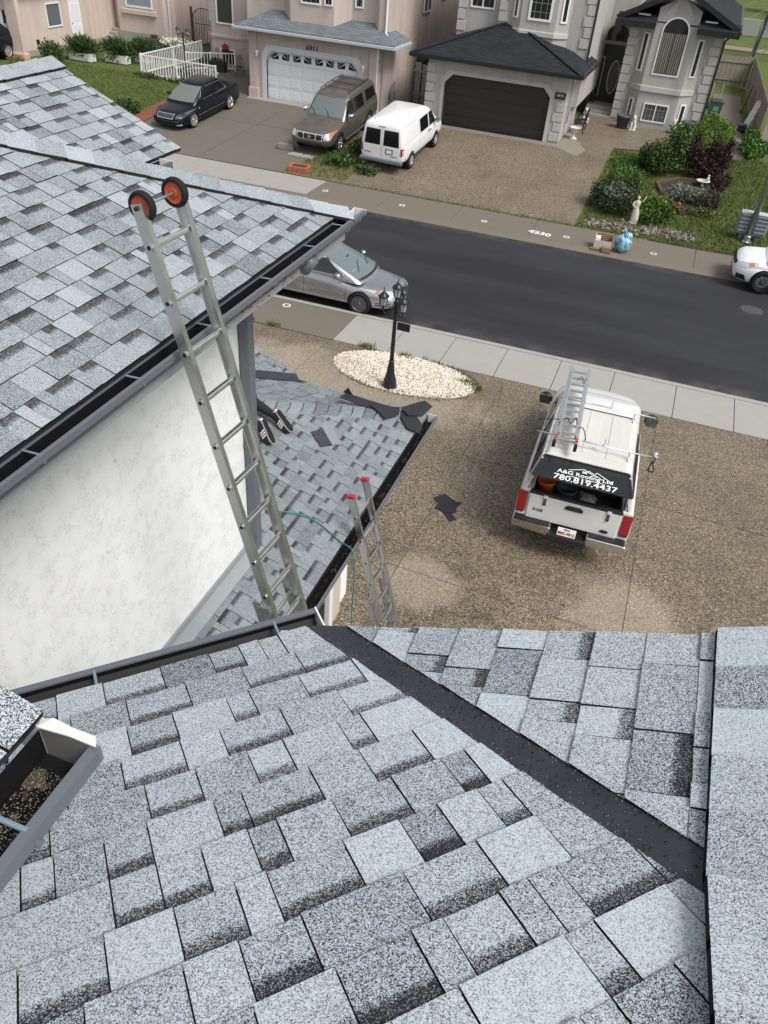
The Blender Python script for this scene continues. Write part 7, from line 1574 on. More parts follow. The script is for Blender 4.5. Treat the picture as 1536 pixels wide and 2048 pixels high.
# robed statue with a raised arm
t = thing('garden_statue', 'cream statue of a robed figure with one arm raised', 'statue', (-1.02, 31.35, zt(-1, 31.35))); t.scale = (.72, .72, .68); CRM = concrete('cream_plaster', (.56, .52, .44), (.44, .40, .33))
mb = MB(); n = 18; V0 = len(mb.v)
prof = [(.20, .0, 0), (.22, .03, .03), (.20, .25, .03), (.18, .5, .02), (.15, .72, .0), (.125, .84, -.01), (.15, .98, -.01), (.165, 1.10, .0), (.13, 1.17, 0), (.06, 1.20, 0), (.045, 1.25, 0)]
for r, z_, ox in prof:
    for k in range(n):
        a = 2*math.pi*k/n; f = 1+.10*math.sin(a*5+z_*3)*(1 if z_ < .8 else .3); mb.v.append((ox+r*f*math.cos(a), r*.8*f*math.sin(a), z_))
mb.f += [(i*n+k, i*n+(k+1) % n, (i+1)*n+(k+1) % n, (i+1)*n+k) for i in range(len(prof)-1) for k in range(n)]; mb.mi += [0]*((len(prof)-1)*n)
mb.blob((0, 0, 1.33), (.075, .085, .105), 1, .0, 2); mb.tube([(.14, 0, 1.10), (.26, -.04, 1.22), (.33, -.06, 1.40), (.36, -.06, 1.48)], [.055, .045, .035, .025], 8); mb.tube([(-.14, 0, 1.10), (-.20, -.08, .95), (-.10, -.16, .86), (.0, -.16, .84)], [.055, .05, .04, .03], 8); mb.build('figure', CRM, t, smooth=True)
mb = MB(); mb.lathe([(.24, -.04), (.25, .02), (.2, .03)], n=16); mb.build('base', CRM, t)
# shell birdbath with small figure
t = thing('birdbath', 'white shell birdbath with a small figure in the planter', 'birdbath', (1.15, 36.0, zt(1.15, 36))); t.scale = (.75, .75, .6); mb = MB(); mb.lathe([(.12, 0), (.08, .05), (.07, .3), (.12, .34), (.36, .42), (.38, .46), (.33, .45), (.1, .38)], n=20); mb.build('basin', PLAST, t, smooth='auto'); mb = MB(); mb.blob((.22, .12, .58), (.08, .07, .16), 1, .05, 2); mb.blob((.22, .10, .78), (.06, .06, .07), 2, .0, 2); mb.build('figure', PLAST, t, smooth=True)
# timber planter of six planks
t = thing('timber_planter', 'low six sided timber planter edging in the lawn', 'planter', (0, 0, 0)); hx = [(-.62, 35.5), (-.25, 34.4), (.5, 33.2), (1.7, 33.5), (1.9, 35.2), (1.5, 36.5), (0.2, 36.4)]
for a, b in zip(hx, hx[1:]+hx[:1]):
    mb = MB(); mb.bar((a[0], a[1], zt(*a)+.05), (b[0], b[1], zt(*b)+.05), .13, .13); mb.build('plank', concrete('planter_timber', (.11, .075, .05), (.07, .052, .036)), t, bevel=.01)
patch('planter_soil', [(x*.97+.02, 35+(y-35)*.97) for x, y in hx], SOIL, dz=.05)
mb = MB(); mb.blob((.45, 33.35, zt(.45, 33.35)+.2), (.07, .07, .07), 1, .1, 2); tag(mb.build('red_flower', M('red_flower_petal', (.6, .06, .04), .6)), 'small red flower at the planter front corner', 'flower')
# mailboxes and street light pole
MBX = M('mailbox_grey', (.20, .235, .26), .5)
for x, l in ((2.88, 'left grey community mailbox beside the light pole'), (3.44, 'right grey community mailbox beside the light pole')):
    t = thing('mailbox', l, 'mailbox', (x, 31.75, zt(x, 31.75)), group='community mailboxes'); t.scale = (.98, .98, .66); mb = MB(); mb.box(-.24, .24, -.2, .2, .30, 1.42); b = mb.build('cabinet', MBX, t, bevel=.05, seg=3); mb = MB(); mb.box(-.07, .07, -.07, .07, 0, .32); mb.build('pedestal', MBX, t)
    mb = MB(); mb.prism([(-.25, -.22, 1.42), (.25, -.22, 1.42), (.25, .2, 1.42), (-.25, .2, 1.42)], .05, (0, 0, 1)); mb.build('top', M('mailbox_pale', (.42, .46, .48), .5), t, bevel=.03)
    for k in range(5):
        mb = MB(); mb.box(-.20, .20, -.215, -.195, .36+k*.21, .53+k*.21); mb.build('letter_door', M('mailbox_dark', (.11, .14, .16), .4), t, bevel=.008); mb = MB(); mb.box(-.19, .19, -.225, -.21, .50+k*.21, .535+k*.21); mb.build('slot_lip', M('mailbox_pale'), t)
t = thing('light_pole', 'galvanised street light pole before the mailboxes', 'light pole', (3.12, 31.5, zt(3.12, 31.5))); mb = MB(); mb.tube([(0, 0, 0), (0, 0, 8.5)], [.105, .07], 14); mb.build('pole', STEEL, t, smooth='auto'); mb = MB(); mb.lathe([(.2, 0), (.2, .03), (.13, .05), (.12, .22), (.105, .24)], n=14); mb.build('base_plate', STEEL, t)
for k in range(4): mb = MB(); mb.cyl((.15*math.cos(k*1.57+.78), .15*math.sin(k*1.57+.78), .03), (.15*math.cos(k*1.57+.78), .15*math.sin(k*1.57+.78), .08), .02, 6); mb.build('anchor_bolt', STEEL, t)
mb = MB(); mb.tube([(0, 0, 8.4), (0, -.3, 8.7), (0, -1.6, 8.9)], .045, 8); mb.build('arm', STEEL, t); mb = MB(); mb.box(-.15, .15, -2.2, -1.5, 8.84, 8.98); mb.build('lamp_head', STEEL, t, bevel=.04)
# recycling put out at the kerb
t = thing('cardboard_box', 'open cardboard box of waste paper on the kerb', 'box', (-1.72, 28.28, .012), rz=.05); KB = M('cardboard', (.26, .155, .09), .9); KBL = M('cardboard_print', (.46, .44, .42), .8)
for a, b, c_, d_, m_ in ((-.30, .30, .20, .22, KB), (-.30, -.28, -.22, .22, KBL), (.28, .30, -.22, .22, KB)):
    mb = MB(); mb.box(a, b, c_, d_, 0, .42); mb.build('panel', m_, t)
mb = MB(); mb.box(-.30, .30, -.24, -.22, 0, .30); mb.build('panel', KBL, t); mb = MB(); mb.box(-.28, .28, -.22, .2, 0, .015); mb.build('floor', KB, t); mb = MB(); mb.hexa([(-.26, -.1, .05), (-.1, -.1, .02), (-.1, .08, .02), (-.26, .08, .05), (-.27, -.06, .36), (-.12, -.08, .33), (-.12, .08, .38), (-.27, .1, .36)]); mb.build('paper', WHITE, t); mb = MB(); mb.box(-.20, .10, -.2, -.05, .03, .2); mb.build('packet', M('printed_pack', (.35, .20, .25), .6), t)
mb = MB(); mb.box(.02, .34, -.46, -.26, 0, .16); mb.build('small_carton', KB, t); mb = MB(); mb.box(-.38, .0, -.40, -.26, 0, .05); mb.build('flap', M('flap_olive', (.16, .13, .04), .9), t)
t = thing('recycling_bag', 'translucent blue recycling bag full of packaging on the kerb', 'bag', (-1.04, 28.22, .01)); t.scale = (.88, .88, .88); 
def bagm():
    g = G('blue_poly_bag', rough=.22, spec=.6); n = g.noise(7, 4, .6); n2 = g.sep(g.vor(9))[0]; c = g.ramp(n, [(.3, (.05, .16, .22)), (.5, (.18, .42, .52)), (.7, (.45, .66, .72))]); g.col(g.mix(g.ramp(n2, [(.7, 0.), (.8, .7)]), c, (.07, .05, .11))); g.bump(g.noise(14, 4), .8, .03); return g.m
mb = MB(); mb.blob((0, 0, .34), (.33, .30, .36), 3, .10, 3); mb.blob((.1, .05, .62), (.20, .2, .16), 4, .15, 2); mb.tube([(0, .05, .70), (-.05, .1, .84), (-.10, .12, .88)], [.09, .04, .07], 8); mb.build('bag', bagm(), t, smooth=True); mb = MB(); mb.blob((-.10, .1, .80), (.07, .06, .05), 5, .2, 1); mb.build('tied_top', M('pink_paper', (.5, .33, .34), .6), t)
# brick planter and blocks on the far side
t = thing('brick_planter', 'small square red brick planter on the far sidewalk edge', 'planter', (-14.5, 30.3, .01), rz=.1); 
for lvl in range(3):
    for s_, (x0, x1, y0, y1) in enumerate(((-.42, .42, -.30, -.20), (-.42, .42, .20, .30), (-.42, -.32, -.2, .2), (.32, .42, -.2, .2))):
        L_ = (x1-x0) if s_ < 2 else (y1-y0); nb = 4 if s_ < 2 else 2
        for k in range(nb):
            mb = MB(); g_ = .008
            if s_ < 2: mb.box(x0+L_*k/nb+g_, x0+L_*(k+1)/nb-g_, y0, y1, lvl*.085+.004, lvl*.085+.08)
            else: mb.box(x0, x1, y0+L_*k/nb+g_, y0+L_*(k+1)/nb-g_, lvl*.085+.004, lvl*.085+.08)
            mb.build('brick', M('orange_brick', (.33, .115, .055), .85), t, bevel=.006)
mb = MB(); mb.box(-.32, .32, -.2, .2, 0, .2); mb.build('soil', SOIL, t)
t = thing('timber_block', 'weathered timber block before the bronze vehicle wheel', 'block', (-16.05, 32.2, zt(-16, 32.2)), rz=.15); mb = MB(); mb.box(-.36, .36, -.14, .14, 0, .22); mb.build('block', WOODG, t, bevel=.02)
for x, y, l in ((-15.4, 31.75, 'small pale stone by the timber block'), (-14.8, 31.75, 'flat pale paving stone before the bronze vehicle')): mb = MB(); mb.hexa([(-.3, -.18, 0), (.25, -.22, 0), (.3, .18, 0), (-.22, .2, 0), (-.28, -.16, .07), (.24, -.2, .06), (.28, .16, .07), (-.2, .18, .06)]); o = mb.build('paving_stone', CONC, bevel=.015); o.location = (x, y, zt(x, y)); tag(o, l, 'stone')
# white patio railing
def railing(label, a, b, h=.95, post=True, step=.16):
    t = thing('patio_railing', label, 'railing', (0, 0, 0)); a, b = Vector((*a, FZ)), Vector((*b, FZ)); d = b-a; n = int(d.length/step)
    for z in (.12, h): mb = MB(); mb.bar(a+Vector((0, 0, z)), b+Vector((0, 0, z)), .05, .05); mb.build('rail', WHITE, t)
    for k in range(n+1):
        p = a+d*k/n; mb = MB(); big = k in (0, n, n//2); w_ = .035 if big else .015; mb.box(p.x-w_, p.x+w_, p.y-w_, p.y+w_, FZ if big else FZ+.12, FZ+h+(.05 if big else 0)); mb.build('post' if big else 'baluster', WHITE, t)
railing('white front railing of the raised patio', (-27.3, 38.2), (-22.95, 38.25)); railing('white left side railing of the raised patio', (-27.35, 38.35), (-27.35, 44.2)); railing('white inner handrail crossing the patio', (-26.4, 41.0), (-24.3, 42.6), h=.85)
t = thing('lamp_post', 'thin black lamp post with two lanterns behind the white railing', 'lamp post', (-24.85, 38.5, FZ)); mb = MB(); mb.cyl((0, 0, 0), (0, 0, 2.2), .04, 10); mb.bar((-.28, 0, 2.1), (.28, 0, 2.1), .03, .03); mb.build('pole', M('dark_bronze', (.035, .022, .018), .5), t)
for s_ in (-1, 1): lantern((s_*.28, 0, 2.12), t)
# patio chairs
def iron_chair(label, x, y, rz, name='iron_chair', wd=.42, group='black iron chairs'):
    t = thing(name, label, 'chair', (x, y, FZ+.01), rz, group); mb = MB(); mb.lathe([(wd*.5, .43), (wd*.5, .455), (.02, .46)], n=16); mb.build('seat', IRON, t)
    for sx in (-1, 1):
        for sy in (-1, 1): mb = MB(); mb.tube([(sx*wd*.4, sy*wd*.4, .44), (sx*wd*.48, sy*wd*.48, 0)], .014, 6); mb.build('leg', IRON, t)
    mb = MB(); pts = [(wd*.46*math.cos(R(a)), wd*.46, .45+.5*math.sin(R(a))) for a in range(0, 181, 15)]; mb.tube(pts, .014, 6)
    for k in range(-2, 3): mb.tube([(k*.06, wd*.46, .46), (k*.075*(1 if k % 2 else -.3), wd*.46, .66), (k*.06, wd*.46, .45+.5*math.sqrt(max(0, 1-(k*.06/(wd*.46))**2)))], .009, 5)
    mb.build('backrest', IRON, t)
iron_chair('black iron chair right of the potted red flowers on the patio', -23.5, 41.6, R(10)); iron_chair('black iron chair left of the potted red flowers on the patio', -25.6, 42.7, R(-10))
t = thing('flower_pot', 'dark pot of red flowers on a stand between the patio chairs', 'pot', (-24.8, 42.5, FZ)); mb = MB(); mb.lathe([(.14, .6), (.2, .95), (.22, 1.0), (.05, .96)], n=14); mb.build('pot', BK, t); leaves('flowers', [((0, 0, 1.12), (.22, .22, .14), 1)], 220, .1, M('red_pink_petal', (.5, .04, .08), .6), t, 90)
for k in range(3): mb = MB(); mb.tube([(.12*math.cos(k*2.1), .12*math.sin(k*2.1), .6), (.2*math.cos(k*2.1), .2*math.sin(k*2.1), 0)], .014, 6); mb.build('stand_leg', IRON, t)
t = thing('window_box', 'dark green planted box beside the patio handrail', 'planter', (-25.3, 41.9, FZ)); mb = MB(); mb.box(-.8, .8, -.18, .18, 0, .5); mb.build('box', M('dark_green_box', (.015, .022, .015), .6), t, bevel=.02); leaves('foliage', [((0, 0, .55), (.75, .18, .12), 1)], 380, .1, LG, t, 91)
t = thing('stone_pot', 'grey square pot at the end of the pink house bay', 'pot', (-31.2, 45.2, FZ)); mb = MB(); mb.box(-.35, .35, -.3, .3, 0, .55); mb.build('pot', POT, t, bevel=.05); leaves('foliage', [((0, 0, .6), (.2, .2, .15), 1)], 90, .12, LG, t, 92)
# side bench and urn by the grey garage
t = thing('iron_bench', 'black iron bench against the grey garage side wall', 'bench', (-4.92, 41.3, FZ+.02), rz=R(-88)); 
for k in range(5): mb = MB(); mb.box(-.5, .5, -.2+k*.09, -.14+k*.09, .41, .45); mb.build('seat_slat', IRON, t)
for sx in (-.5, .5):
    mb = MB(); mb.tube([(sx, -.22, 0), (sx, -.2, .44), (sx, .22, .44), (sx, .26, .95)], .028, 6); mb.tube([(sx, .24, 0), (sx, .2, .44)], .028, 6); mb.tube([(sx, -.2, .62), (sx, .22, .66)], .026, 6); mb.tube([(sx, -.2, .44), (sx, -.2, .62)], .024, 6); mb.build('end_frame', IRON, t)
mb = MB(); mb.tube([(-.5, .26, .92), (-.2, .26, 1.02), (.2, .26, 1.02), (.5, .26, .92)], .026, 6); mb.tube([(-.5, .24, .6), (.5, .24, .6)], .022, 6)
for k in range(-4, 5): mb.tube([(k*.11, .24, .6), (k*.11, .26, .98)], .014, 5)
mb.build('backrest', IRON, t)
lathe_thing('garden_urn', 'white pedestal urn at the corner of the grey garage', 'urn', -4.92, 39.65, [(.16, 0), (.16, .05), (.07, .09), (.06, .2), (.08, .25), (.19, .33), (.22, .46), (.26, .48), (.26, .52), (.21, .51), (.16, .38)], PLAST)
# wheeled bin, mower, clutter along the fence
t = thing('wheeled_bin', 'dark green wheeled bin with black lid behind the globe cedar', 'bin', (.98, 48.3, FZ+.012), rz=R(8)); GB = M('bin_green', (.018, .075, .04), .45); mb = MB(); mb.hexa([(-.24, -.27, .05), (.24, -.27, .05), (.24, .27, .12), (-.24, .27, .12), (-.32, -.35, 1.0), (.32, -.35, 1.0), (.32, .35, 1.0), (-.32, .35, 1.0)]); mb.build('body', GB, t, bevel=.03); mb = MB(); mb.hexa([(-.35, -.38, 1.0), (.35, -.38, 1.0), (.35, .38, 1.0), (-.35, .38, 1.0), (-.31, -.33, 1.10), (.31, -.33, 1.10), (.31, .33, 1.10), (-.31, .33, 1.10)]); mb.build('lid', BLACK, t, bevel=.03); mb = MB(); mb.box(-.14, .14, -.335, -.31, .6, .82); mb.build('emblem', M('bin_emblem', (.10, .22, .14), .5), t)
for s_ in (-1, 1): mb = MB(); mb.cyl((s_*.26, .3, .13), (s_*.32, .3, .13), .13, 16); mb.build('wheel', RUBBER, t)
t = thing('lawn_mower', 'push mower with folded handle behind the wheeled bin', 'mower', (.95, 52.5, FZ+.012)); mb = MB(); mb.box(-.28, .28, -.4, .4, .12, .3); mb.build('deck', M('mower_red', (.10, .03, .03), .4), t, bevel=.05); mb = MB(); mb.lathe([(.15, .3), (.17, .45), (.1, .5)], n=14); mb.build('engine', BLACK, t)
for s_ in (-1, 1): mb = MB(); mb.tube([(s_*.25, .35, .2), (s_*.25, .7, .75), (s_*.25, 1.0, 1.1)], .015, 6); mb.build('handle', STEEL, t)
mb = MB(); mb.bar((-.25, 1.0, 1.1), (.25, 1.0, 1.1), .03, .03); mb.build('handle_bar', BLACK, t)
for sx in (-1, 1):
    for sy in (-1, 1): mb = MB(); mb.cyl((sx*.28, sy*.33, .11), (sx*.33, sy*.33, .11), .11, 14); mb.build('wheel', RUBBER, t)
FBW = concrete('fence_boards', (.30, .265, .225), (.20, .18, .15))
def board_fence(label, a, b, h, step=.15, z0=FZ, jit=.0, mat=FBW):
    t = thing('board_fence', label, 'fence', (0, 0, 0)); a, b = Vector((*a, z0)), Vector((*b, z0)); d = b-a; n = int(d.length/step); u = d.normalized(); nn = Vector((-u.y, u.x, 0)); rn = random.Random(9)
    for k in range(n):
        p = a+d*(k+.5)/n; hh = h+rn.uniform(-jit, jit)+(.05 if k % 12 == 0 else 0); off = nn*(.012 if k % 2 else -.012); mb = MB(); mb.obox(p+off+Vector((0, 0, hh/2)), u*(step*.46), nn*.011, Vector((0, 0, hh/2))); mb.build('board', mat, t)
    for z in (.4, h-.3): mb = MB(); mb.bar(a-nn*.05+Vector((0, 0, z)), b-nn*.05+Vector((0, 0, z)), .04, .09); mb.build('fence_rail', mat, t)
    return t
board_fence('weathered board fence running back along the side walk', (3.25, 45.0), (2.75, 61), 1.75, jit=.03); board_fence('weathered board fence closing the side yard', (.6, 60.6), (2.7, 61.0), 1.7)
board_fence('pale plank stack leaning at the near end of the fence', (3.35, 43.9), (4.6, 43.9), 1.5, step=.14, mat=concrete('pale_planks', (.46, .40, .33), (.36, .31, .26)))
t = thing('teal_bin', 'teal bin at the right edge by the planks', 'bin', (3.95, 43.2, FZ)); mb = MB(); mb.hexa([(-.22, -.2, 0), (.22, -.2, 0), (.22, .2, 0), (-.22, .2, 0), (-.28, -.26, .55), (.28, -.26, .55), (.28, .26, .55), (-.28, .26, .55)]); mb.build('body', M('teal_plastic', (.01, .16, .12), .5), t, bevel=.03); mb = MB(); mb.box(-.3, .3, -.28, .28, .55, .6); mb.build('lid', M('teal_plastic'), t, bevel=.02)
mb = MB(); mb.box(3.2, 3.6, 43.2, 43.7, FZ, FZ+.3); tag(mb.build('black_crate', BLACK, bevel=.03), 'black crate beside the teal bin', 'crate')
for i, (x, c_) in enumerate(((2.62, (.55, .54, .50)), (2.74, (.42, .40, .36)))):
    mb = MB(); mb.bar((x, 47.3+i*.3, FZ), (x+.45, 48.6+i*.3, FZ+1.25), .30, .05); tag(mb.build('leaning_board', M('board_%d' % i, c_, .8), bevel=.006), ('pale', 'darker')[i]+' board leaning on the wooden fence', 'board')
mb = MB(); mb.box(2.35, 2.75, 46.9, 47.5, FZ, FZ+.35); tag(mb.build('black_box', BLACK, bevel=.04), 'black box in front of the leaning boards', 'box')
mb = MB(); mb.bar((2.45, 52.0, FZ), (2.75, 53.8, FZ+1.1), .05, .5); tag(mb.build('brown_board', M('brown_ply', (.20, .10, .05), .8), bevel=.01), 'brown plywood sheet against the far fence', 'board')
# gate and fence between the peach and grey houses, iron gate by the pink house
board_fence('grey plank gate between the peach and grey houses', (-13.75, 42.2), (-12.05, 41.5), 1.75, step=.42, mat=M('gate_grey', (.27, .27, .25), .8))
t = thing('tarp_stack', 'dark folded mesh behind the grey plank gate', 'mesh', (-13.6, 43.0, FZ)); mb = MB(); mb.blob((0, 0, 1.2), (.35, .5, 1.1), 4, .2, 2); mb.build('bundle', M('dark_mesh', (.02, .022, .022), .8), t)
t = thing('iron_gate', 'arched black iron gate between timber posts by the pink house', 'gate', (-29.35, 47.9, FZ))
for x in (-1.05, 1.05): mb = MB(); mb.box(x-.25, x+.25, -.06, .06, 0, 2.05); mb.build('timber_post', M('brown_timber', (.10, .055, .035), .8), t)
for k in range(9):
    x = -.72+k*.18; mb = MB(); mb.cyl((x, 0, .05), (x, 0, 1.5+.5*math.sqrt(max(0, 1-(x/.78)**2))), .016, 6); mb.build('bar', IRON, t)
mb = MB(); mb.tube([(.78*math.cos(R(a)), 0, 1.5+.52*math.sin(R(a))) for a in range(0, 181, 12)], .022, 6); mb.bar((-.78, 0, .12), (.78, 0, .12), .03, .03); mb.bar((-.78, 0, 1.2), (.78, 0, 1.2), .03, .03); mb.build('frame', IRON, t)
board_fence('brown timber fence left of the white peach house', (-28.2, 48.0), (-26.6, 48.2), 1.9, mat=M('brown_timber'))
# pylon and barrier in the field
t = thing('lattice_pylon', 'steel lattice pylon standing in the field at top right', 'pylon', (4.6, 76.5, FZ)); hw = 1.5; PYL = M('pylon_steel', (.20, .22, .22), .6, .3)
top = 9.0; cn = [(-1, -1), (1, -1), (1, 1), (-1, 1)]
for i, (a, b) in enumerate(cn): mb = MB(); mb.bar((a*hw, b*hw, -.2), (a*hw*.55, b*hw*.55, top), .13, .13); mb.build('leg', M('pylon_dark', (.03, .032, .034), .5) if i in (0,) else PYL, t)
for lv in range(4):
    z0, z1 = lv*2.1+.1, lv*2.1+2.2; k0, k1 = hw*(1-.45*z0/top), hw*(1-.45*z1/top)
    for i in range(4):
        p, q = cn[i], cn[(i+1) % 4]; mb = MB(); mb.bar((p[0]*k0, p[1]*k0, z0), (q[0]*k1, q[1]*k1, z1), .05, .05); mb.bar((q[0]*k0, q[1]*k0, z0), (p[0]*k1, p[1]*k1, z1), .05, .05); mb.bar((p[0]*k1, p[1]*k1, z1), (q[0]*k1, q[1]*k1, z1), .05, .05); mb.build('brace', PYL, t)
t = thing('concrete_barrier', 'pale wall of panels across the field', 'wall', (0, 0, 0))
for k in range(8):
    mb = MB(); mb.box(-4+k*1.9, -2.15+k*1.9, 91, 91.2, FZ, FZ+1.35); mb.build('panel', M('barrier_pale', (.30, .30, .27), .8), t, bevel=.02)
t = thing('power_line', 'pale power lines crossing the top right corner', 'cable', (0, 0, 0))
for k, (a, b) in enumerate((((1.35, 70, 4.5), (9, 76, 10)), ((1.35, 70, 3.6), (12, 82, 9)))): mb = MB(); mb.tube([a, b], .012, 6); mb.build('cable', M('cable_pale', (.22, .24, .24), .5), t)
# ------------------------------------------------------------------ the roofer kneeling on the garage roof, mostly behind the wall corner
CL = M('black_trousers', (.010, .010, .012), .85); SHOE = M('black_suede', (.012, .012, .013), .8); SOLE = M('cream_sole', (.36, .33, .28), .7); SKIN = M('skin', (.42, .26, .19), .6); SHIRT = M('dark_shirt', (.03, .034, .045), .85)
gzr = lambda x, y, h=0.: Vector((x, y, zG(x, y)+.012+h))
per = thing('person', 'person in black trousers and black striped sneakers kneeling on the garage roof', 'person', gzr(-3.9, 6.6)); PO = Vector(per.location)
def skin_body(name, nodes, edges, mat, par, root=0, sub=2):
    me = bpy.data.meshes.new(name); me.from_pydata([tuple(Vector(p)-PO) for p, r in nodes], edges, []); o = bpy.data.objects.new(name, me); COL.objects.link(o); m = o.modifiers.new('skin', 'SKIN'); m.use_smooth_shade = True
    for i, (p, r) in enumerate(nodes): d = me.skin_vertices[0].data[i]; d.radius = (r, r) if not isinstance(r, tuple) else r; d.use_root = (i == root)
    q = o.modifiers.new('sub', 'SUBSURF'); q.levels = q.render_levels = sub; dg = bpy.context.evaluated_depsgraph_get(); m2 = bpy.data.meshes.new_from_object(o.evaluated_get(dg)); bpy.data.objects.remove(o); m2.materials.clear(); m2.materials.append(mat); r = bpy.data.objects.new(name, m2); COL.objects.link(r); r.parent = par; return r
hipc = gzr(-4.02, 6.62, .36)
kn1, kn2 = gzr(-4.06, 6.42, .085), gzr(-4.04, 6.80, .085); an1, an2 = gzr(-3.57, 6.50, .15), gzr(-3.53, 6.80, .13)
nodes = [(hipc, .15), (hipc+Vector((.02, -.10, -.02)), .12), (kn1.lerp(hipc, .45)+Vector((-.14, -.04, .08)), .10), (kn1, .075), (kn1.lerp(an1, .35)+Vector((0, 0, .03)), .074), (kn1.lerp(an1, .8), .052), (an1, .047),
         (hipc+Vector((.02, .10, -.02)), .12), (kn2.lerp(hipc, .45)+Vector((-.14, .04, .08)), .10), (kn2, .075), (kn2.lerp(an2, .35)+Vector((0, 0, .03)), .074), (kn2.lerp(an2, .8), .052), (an2, .047),
         (hipc+Vector((-.14, .0, .14)), (.17, .12)), (hipc+Vector((-.32, .0, .26)), (.19, .13)), (hipc+Vector((-.46, .0, .31)), (.17, .11)), (hipc+Vector((-.56, .0, .34)), .06), (hipc+Vector((-.64, .0, .35)), .085), (hipc+Vector((-.72, .0, .33)), .095), (hipc+Vector((-.79, .0, .28)), .07),
         (hipc+Vector((-.46, -.20, .26)), .065), (hipc+Vector((-.50, -.27, .06)), .052), (hipc+Vector((-.62, -.24, -.12)), .04), (hipc+Vector((-.46, .20, .26)), .065), (hipc+Vector((-.50, .27, .06)), .052), (hipc+Vector((-.62, .24, -.12)), .04)]
edges = [(0, 1), (1, 2), (2, 3), (3, 4), (4, 5), (5, 6), (0, 7), (7, 8), (8, 9), (9, 10), (10, 11), (11, 12), (0, 13), (13, 14), (14, 15), (15, 16), (16, 17), (17, 18), (18, 19), (15, 20), (20, 21), (21, 22), (15, 23), (23, 24), (24, 25)]
body = skin_body('body', nodes, edges, CL, per)
body.data.materials.append(SHIRT); body.data.materials.append(SKIN)
for p in body.data.polygons:
    cx = sum((body.data.vertices[i].co.x for i in p.vertices))/len(p.vertices)+PO.x; cz = sum((body.data.vertices[i].co.z for i in p.vertices))/len(p.vertices)+PO.z
    if cx < hipc.x-.10 and cz > hipc.z-.06: p.material_index = 1
    if cx < hipc.x-.55 and (cz > hipc.z+.22): p.material_index = 2
    if cx < hipc.x-.57 and cz < hipc.z-.05: p.material_index = 2
hv = MB(); hv.blob(hipc+Vector((-.70, 0, .38))-PO, (.105, .098, .085), 3, .03, 2); hv.build('hair', M('dark_hair', (.03, .02, .015), .7), per, smooth=True)
for sg in (-1, 1):   # hands: palm and five fingers on the shingles
    w_ = hipc+Vector((-.62, sg*.24, -.12)); g_ = gzr(w_.x-.06, w_.y, .035); nd = [(w_, .035), (g_, (.04, .022))]; ed = [(0, 1)]
    for f_ in range(4):
        b0 = g_+Vector((-.035, (f_-1.5)*.021, .0)); L_ = (.07, .08, .075, .06)[f_]; i0 = len(nd); nd += [(b0, .010), (b0+Vector((-L_*.5, (f_-1.5)*.004, .012)), .009), (b0+Vector((-L_*.95, (f_-1.5)*.006, -.012)), .008)]; ed += [(1, i0), (i0, i0+1), (i0+1, i0+2)]
    b0 = g_+Vector((.0, -sg*.04, 0)); i0 = len(nd); nd += [(b0, .012), (b0+Vector((-.03, -sg*.025, 0)), .010), (b0+Vector((-.055, -sg*.03, -.008)), .009)]; ed += [(1, i0), (i0, i0+1), (i0+1, i0+2)]
    skin_body('hand', nd, ed, SKIN, per, sub=1)
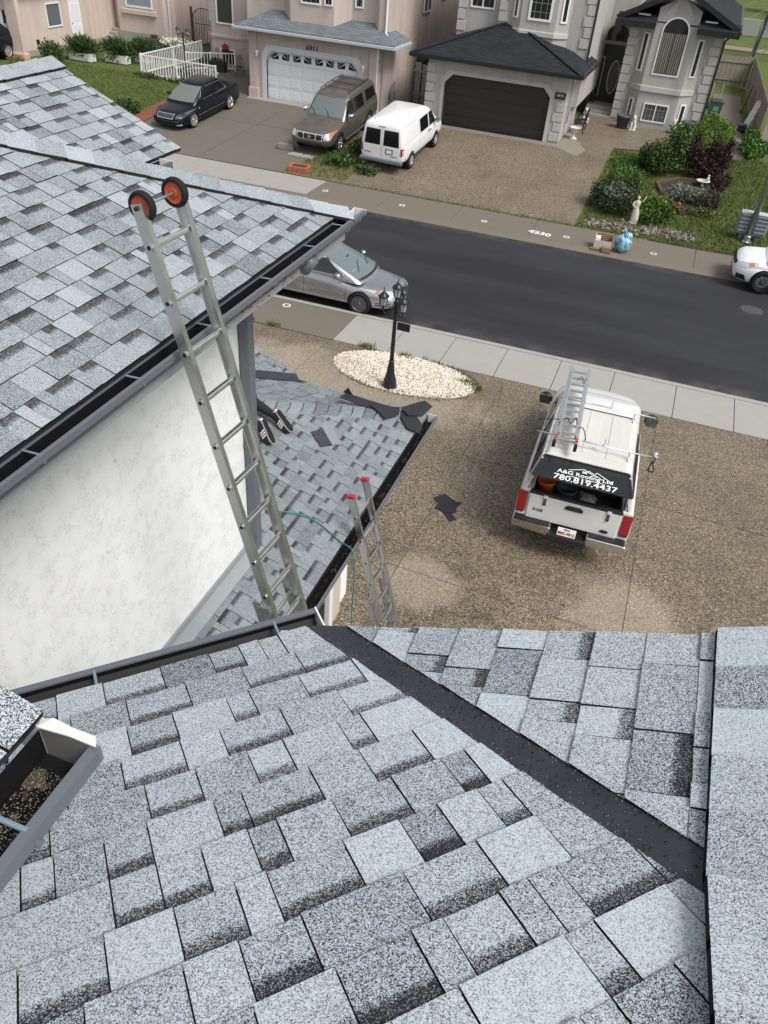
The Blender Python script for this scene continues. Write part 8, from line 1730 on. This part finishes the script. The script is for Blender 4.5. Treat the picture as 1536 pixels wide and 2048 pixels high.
def sneaker(an, toe, label):
    an, toe = Vector(an), Vector(toe); d = (toe-an); up = Vector((1, 0, .25)).normalized()     # the sole faces down-slope behind the kneeling figure
    f = d.normalized(); s_ = f.cross(up).normalized(); up = s_.cross(f).normalized(); L_ = .29; heel = an-f*.06
    P = lambda a, b, c_: heel+f*a*L_+s_*b+up*c_-PO
    mb = MB(); st = [(0, .033, -.02), (.15, .040, -.03), (.4, .038, -.03), (.7, .048, -.03), (.9, .042, -.02), (1., .022, -.01)]; n = 10; hh = [.075, .085, .078, .06, .045, .025]
    for (a, w_, z_), h_ in zip(st, hh):
        for k in range(n):
            t_ = 2*math.pi*k/n; mb.v.append(tuple(P(a, w_*math.cos(t_), (-.0-h_*.5)+h_*.62*math.sin(t_))))
    mb.f += [(i*n+k, i*n+(k+1) % n, (i+1)*n+(k+1) % n, (i+1)*n+k) for i in range(len(st)-1) for k in range(n)]+[tuple(range(n)), tuple((len(st)-1)*n+k for k in range(n))]; mb.mi += [0]*((len(st)-1)*n+2); sh = mb.build('sneaker', SHOE, per, smooth=True)
    mb = MB(); ol = [(0, -.03), (0, .03), (.15, .042), (.45, .04), (.72, .05), (.92, .042), (1.03, .015), (1.03, -.015), (.92, -.042), (.72, -.05), (.45, -.04), (.15, -.042)]; mb.prism([P(a, b, .012) for a, b in ol], .022, up); mb.build('sole', SOLE, sh, bevel=.004)
    mb = MB(); mb.prism([P(a*.97+.01, b*.9, .034) for a, b in ol], .008, up); mb.build('outsole', RUBBER, sh)
    for sd in (-1, 1):
        for k in range(3): mb = MB(); a = .38+k*.10; mb.bar(P(a, sd*.045, .01), P(a+.10, sd*.040, -.055), .016, .010, up=s_); mb.build('stripe', WHITE, sh)
    mb = MB(); mb.bar(P(.03, -.02, -.0), P(.03, .02, -.0), .05, .03, up=up); mb.build('heel_tab', WHITE, sh)
sneaker(an1+Vector((.01, .0, .02)), gzr(-3.42, 6.44, .03), ''); sneaker(an2+Vector((.01, 0, .02)), gzr(-3.34, 6.78, .03), '')
mb = MB(); mb.tube(smooth_path([gzr(-4.10, 7.30, .03), gzr(-4.02, 7.18, .05), gzr(-3.95, 7.06, .03), gzr(-3.86, 6.93, .02)], 5), [.006]*8+[.014]*8, 7); tag(mb.build('safety_strap', CORD, None, smooth=True), 'black strap lying on the garage roof above the sneakers', 'strap')
# ------------------------------------------------------------------ put the origin of every thing built in world axes at its base
bpy.context.view_layer.update()
for o in [q for q in SC.objects if q.type == 'EMPTY' and q.parent is None and q.location.length < 1e-6 and q.children]:
    pts = [c.matrix_world @ Vector(b) for c in o.children if c.type == 'MESH' for b in c.bound_box]
    if not pts: continue
    base = Vector(((min(p.x for p in pts)+max(p.x for p in pts))/2, (min(p.y for p in pts)+max(p.y for p in pts))/2, min(p.z for p in pts)))
    o.location = base
    for c in o.children: c.location = Vector(c.location)-base
bpy.context.view_layer.update()
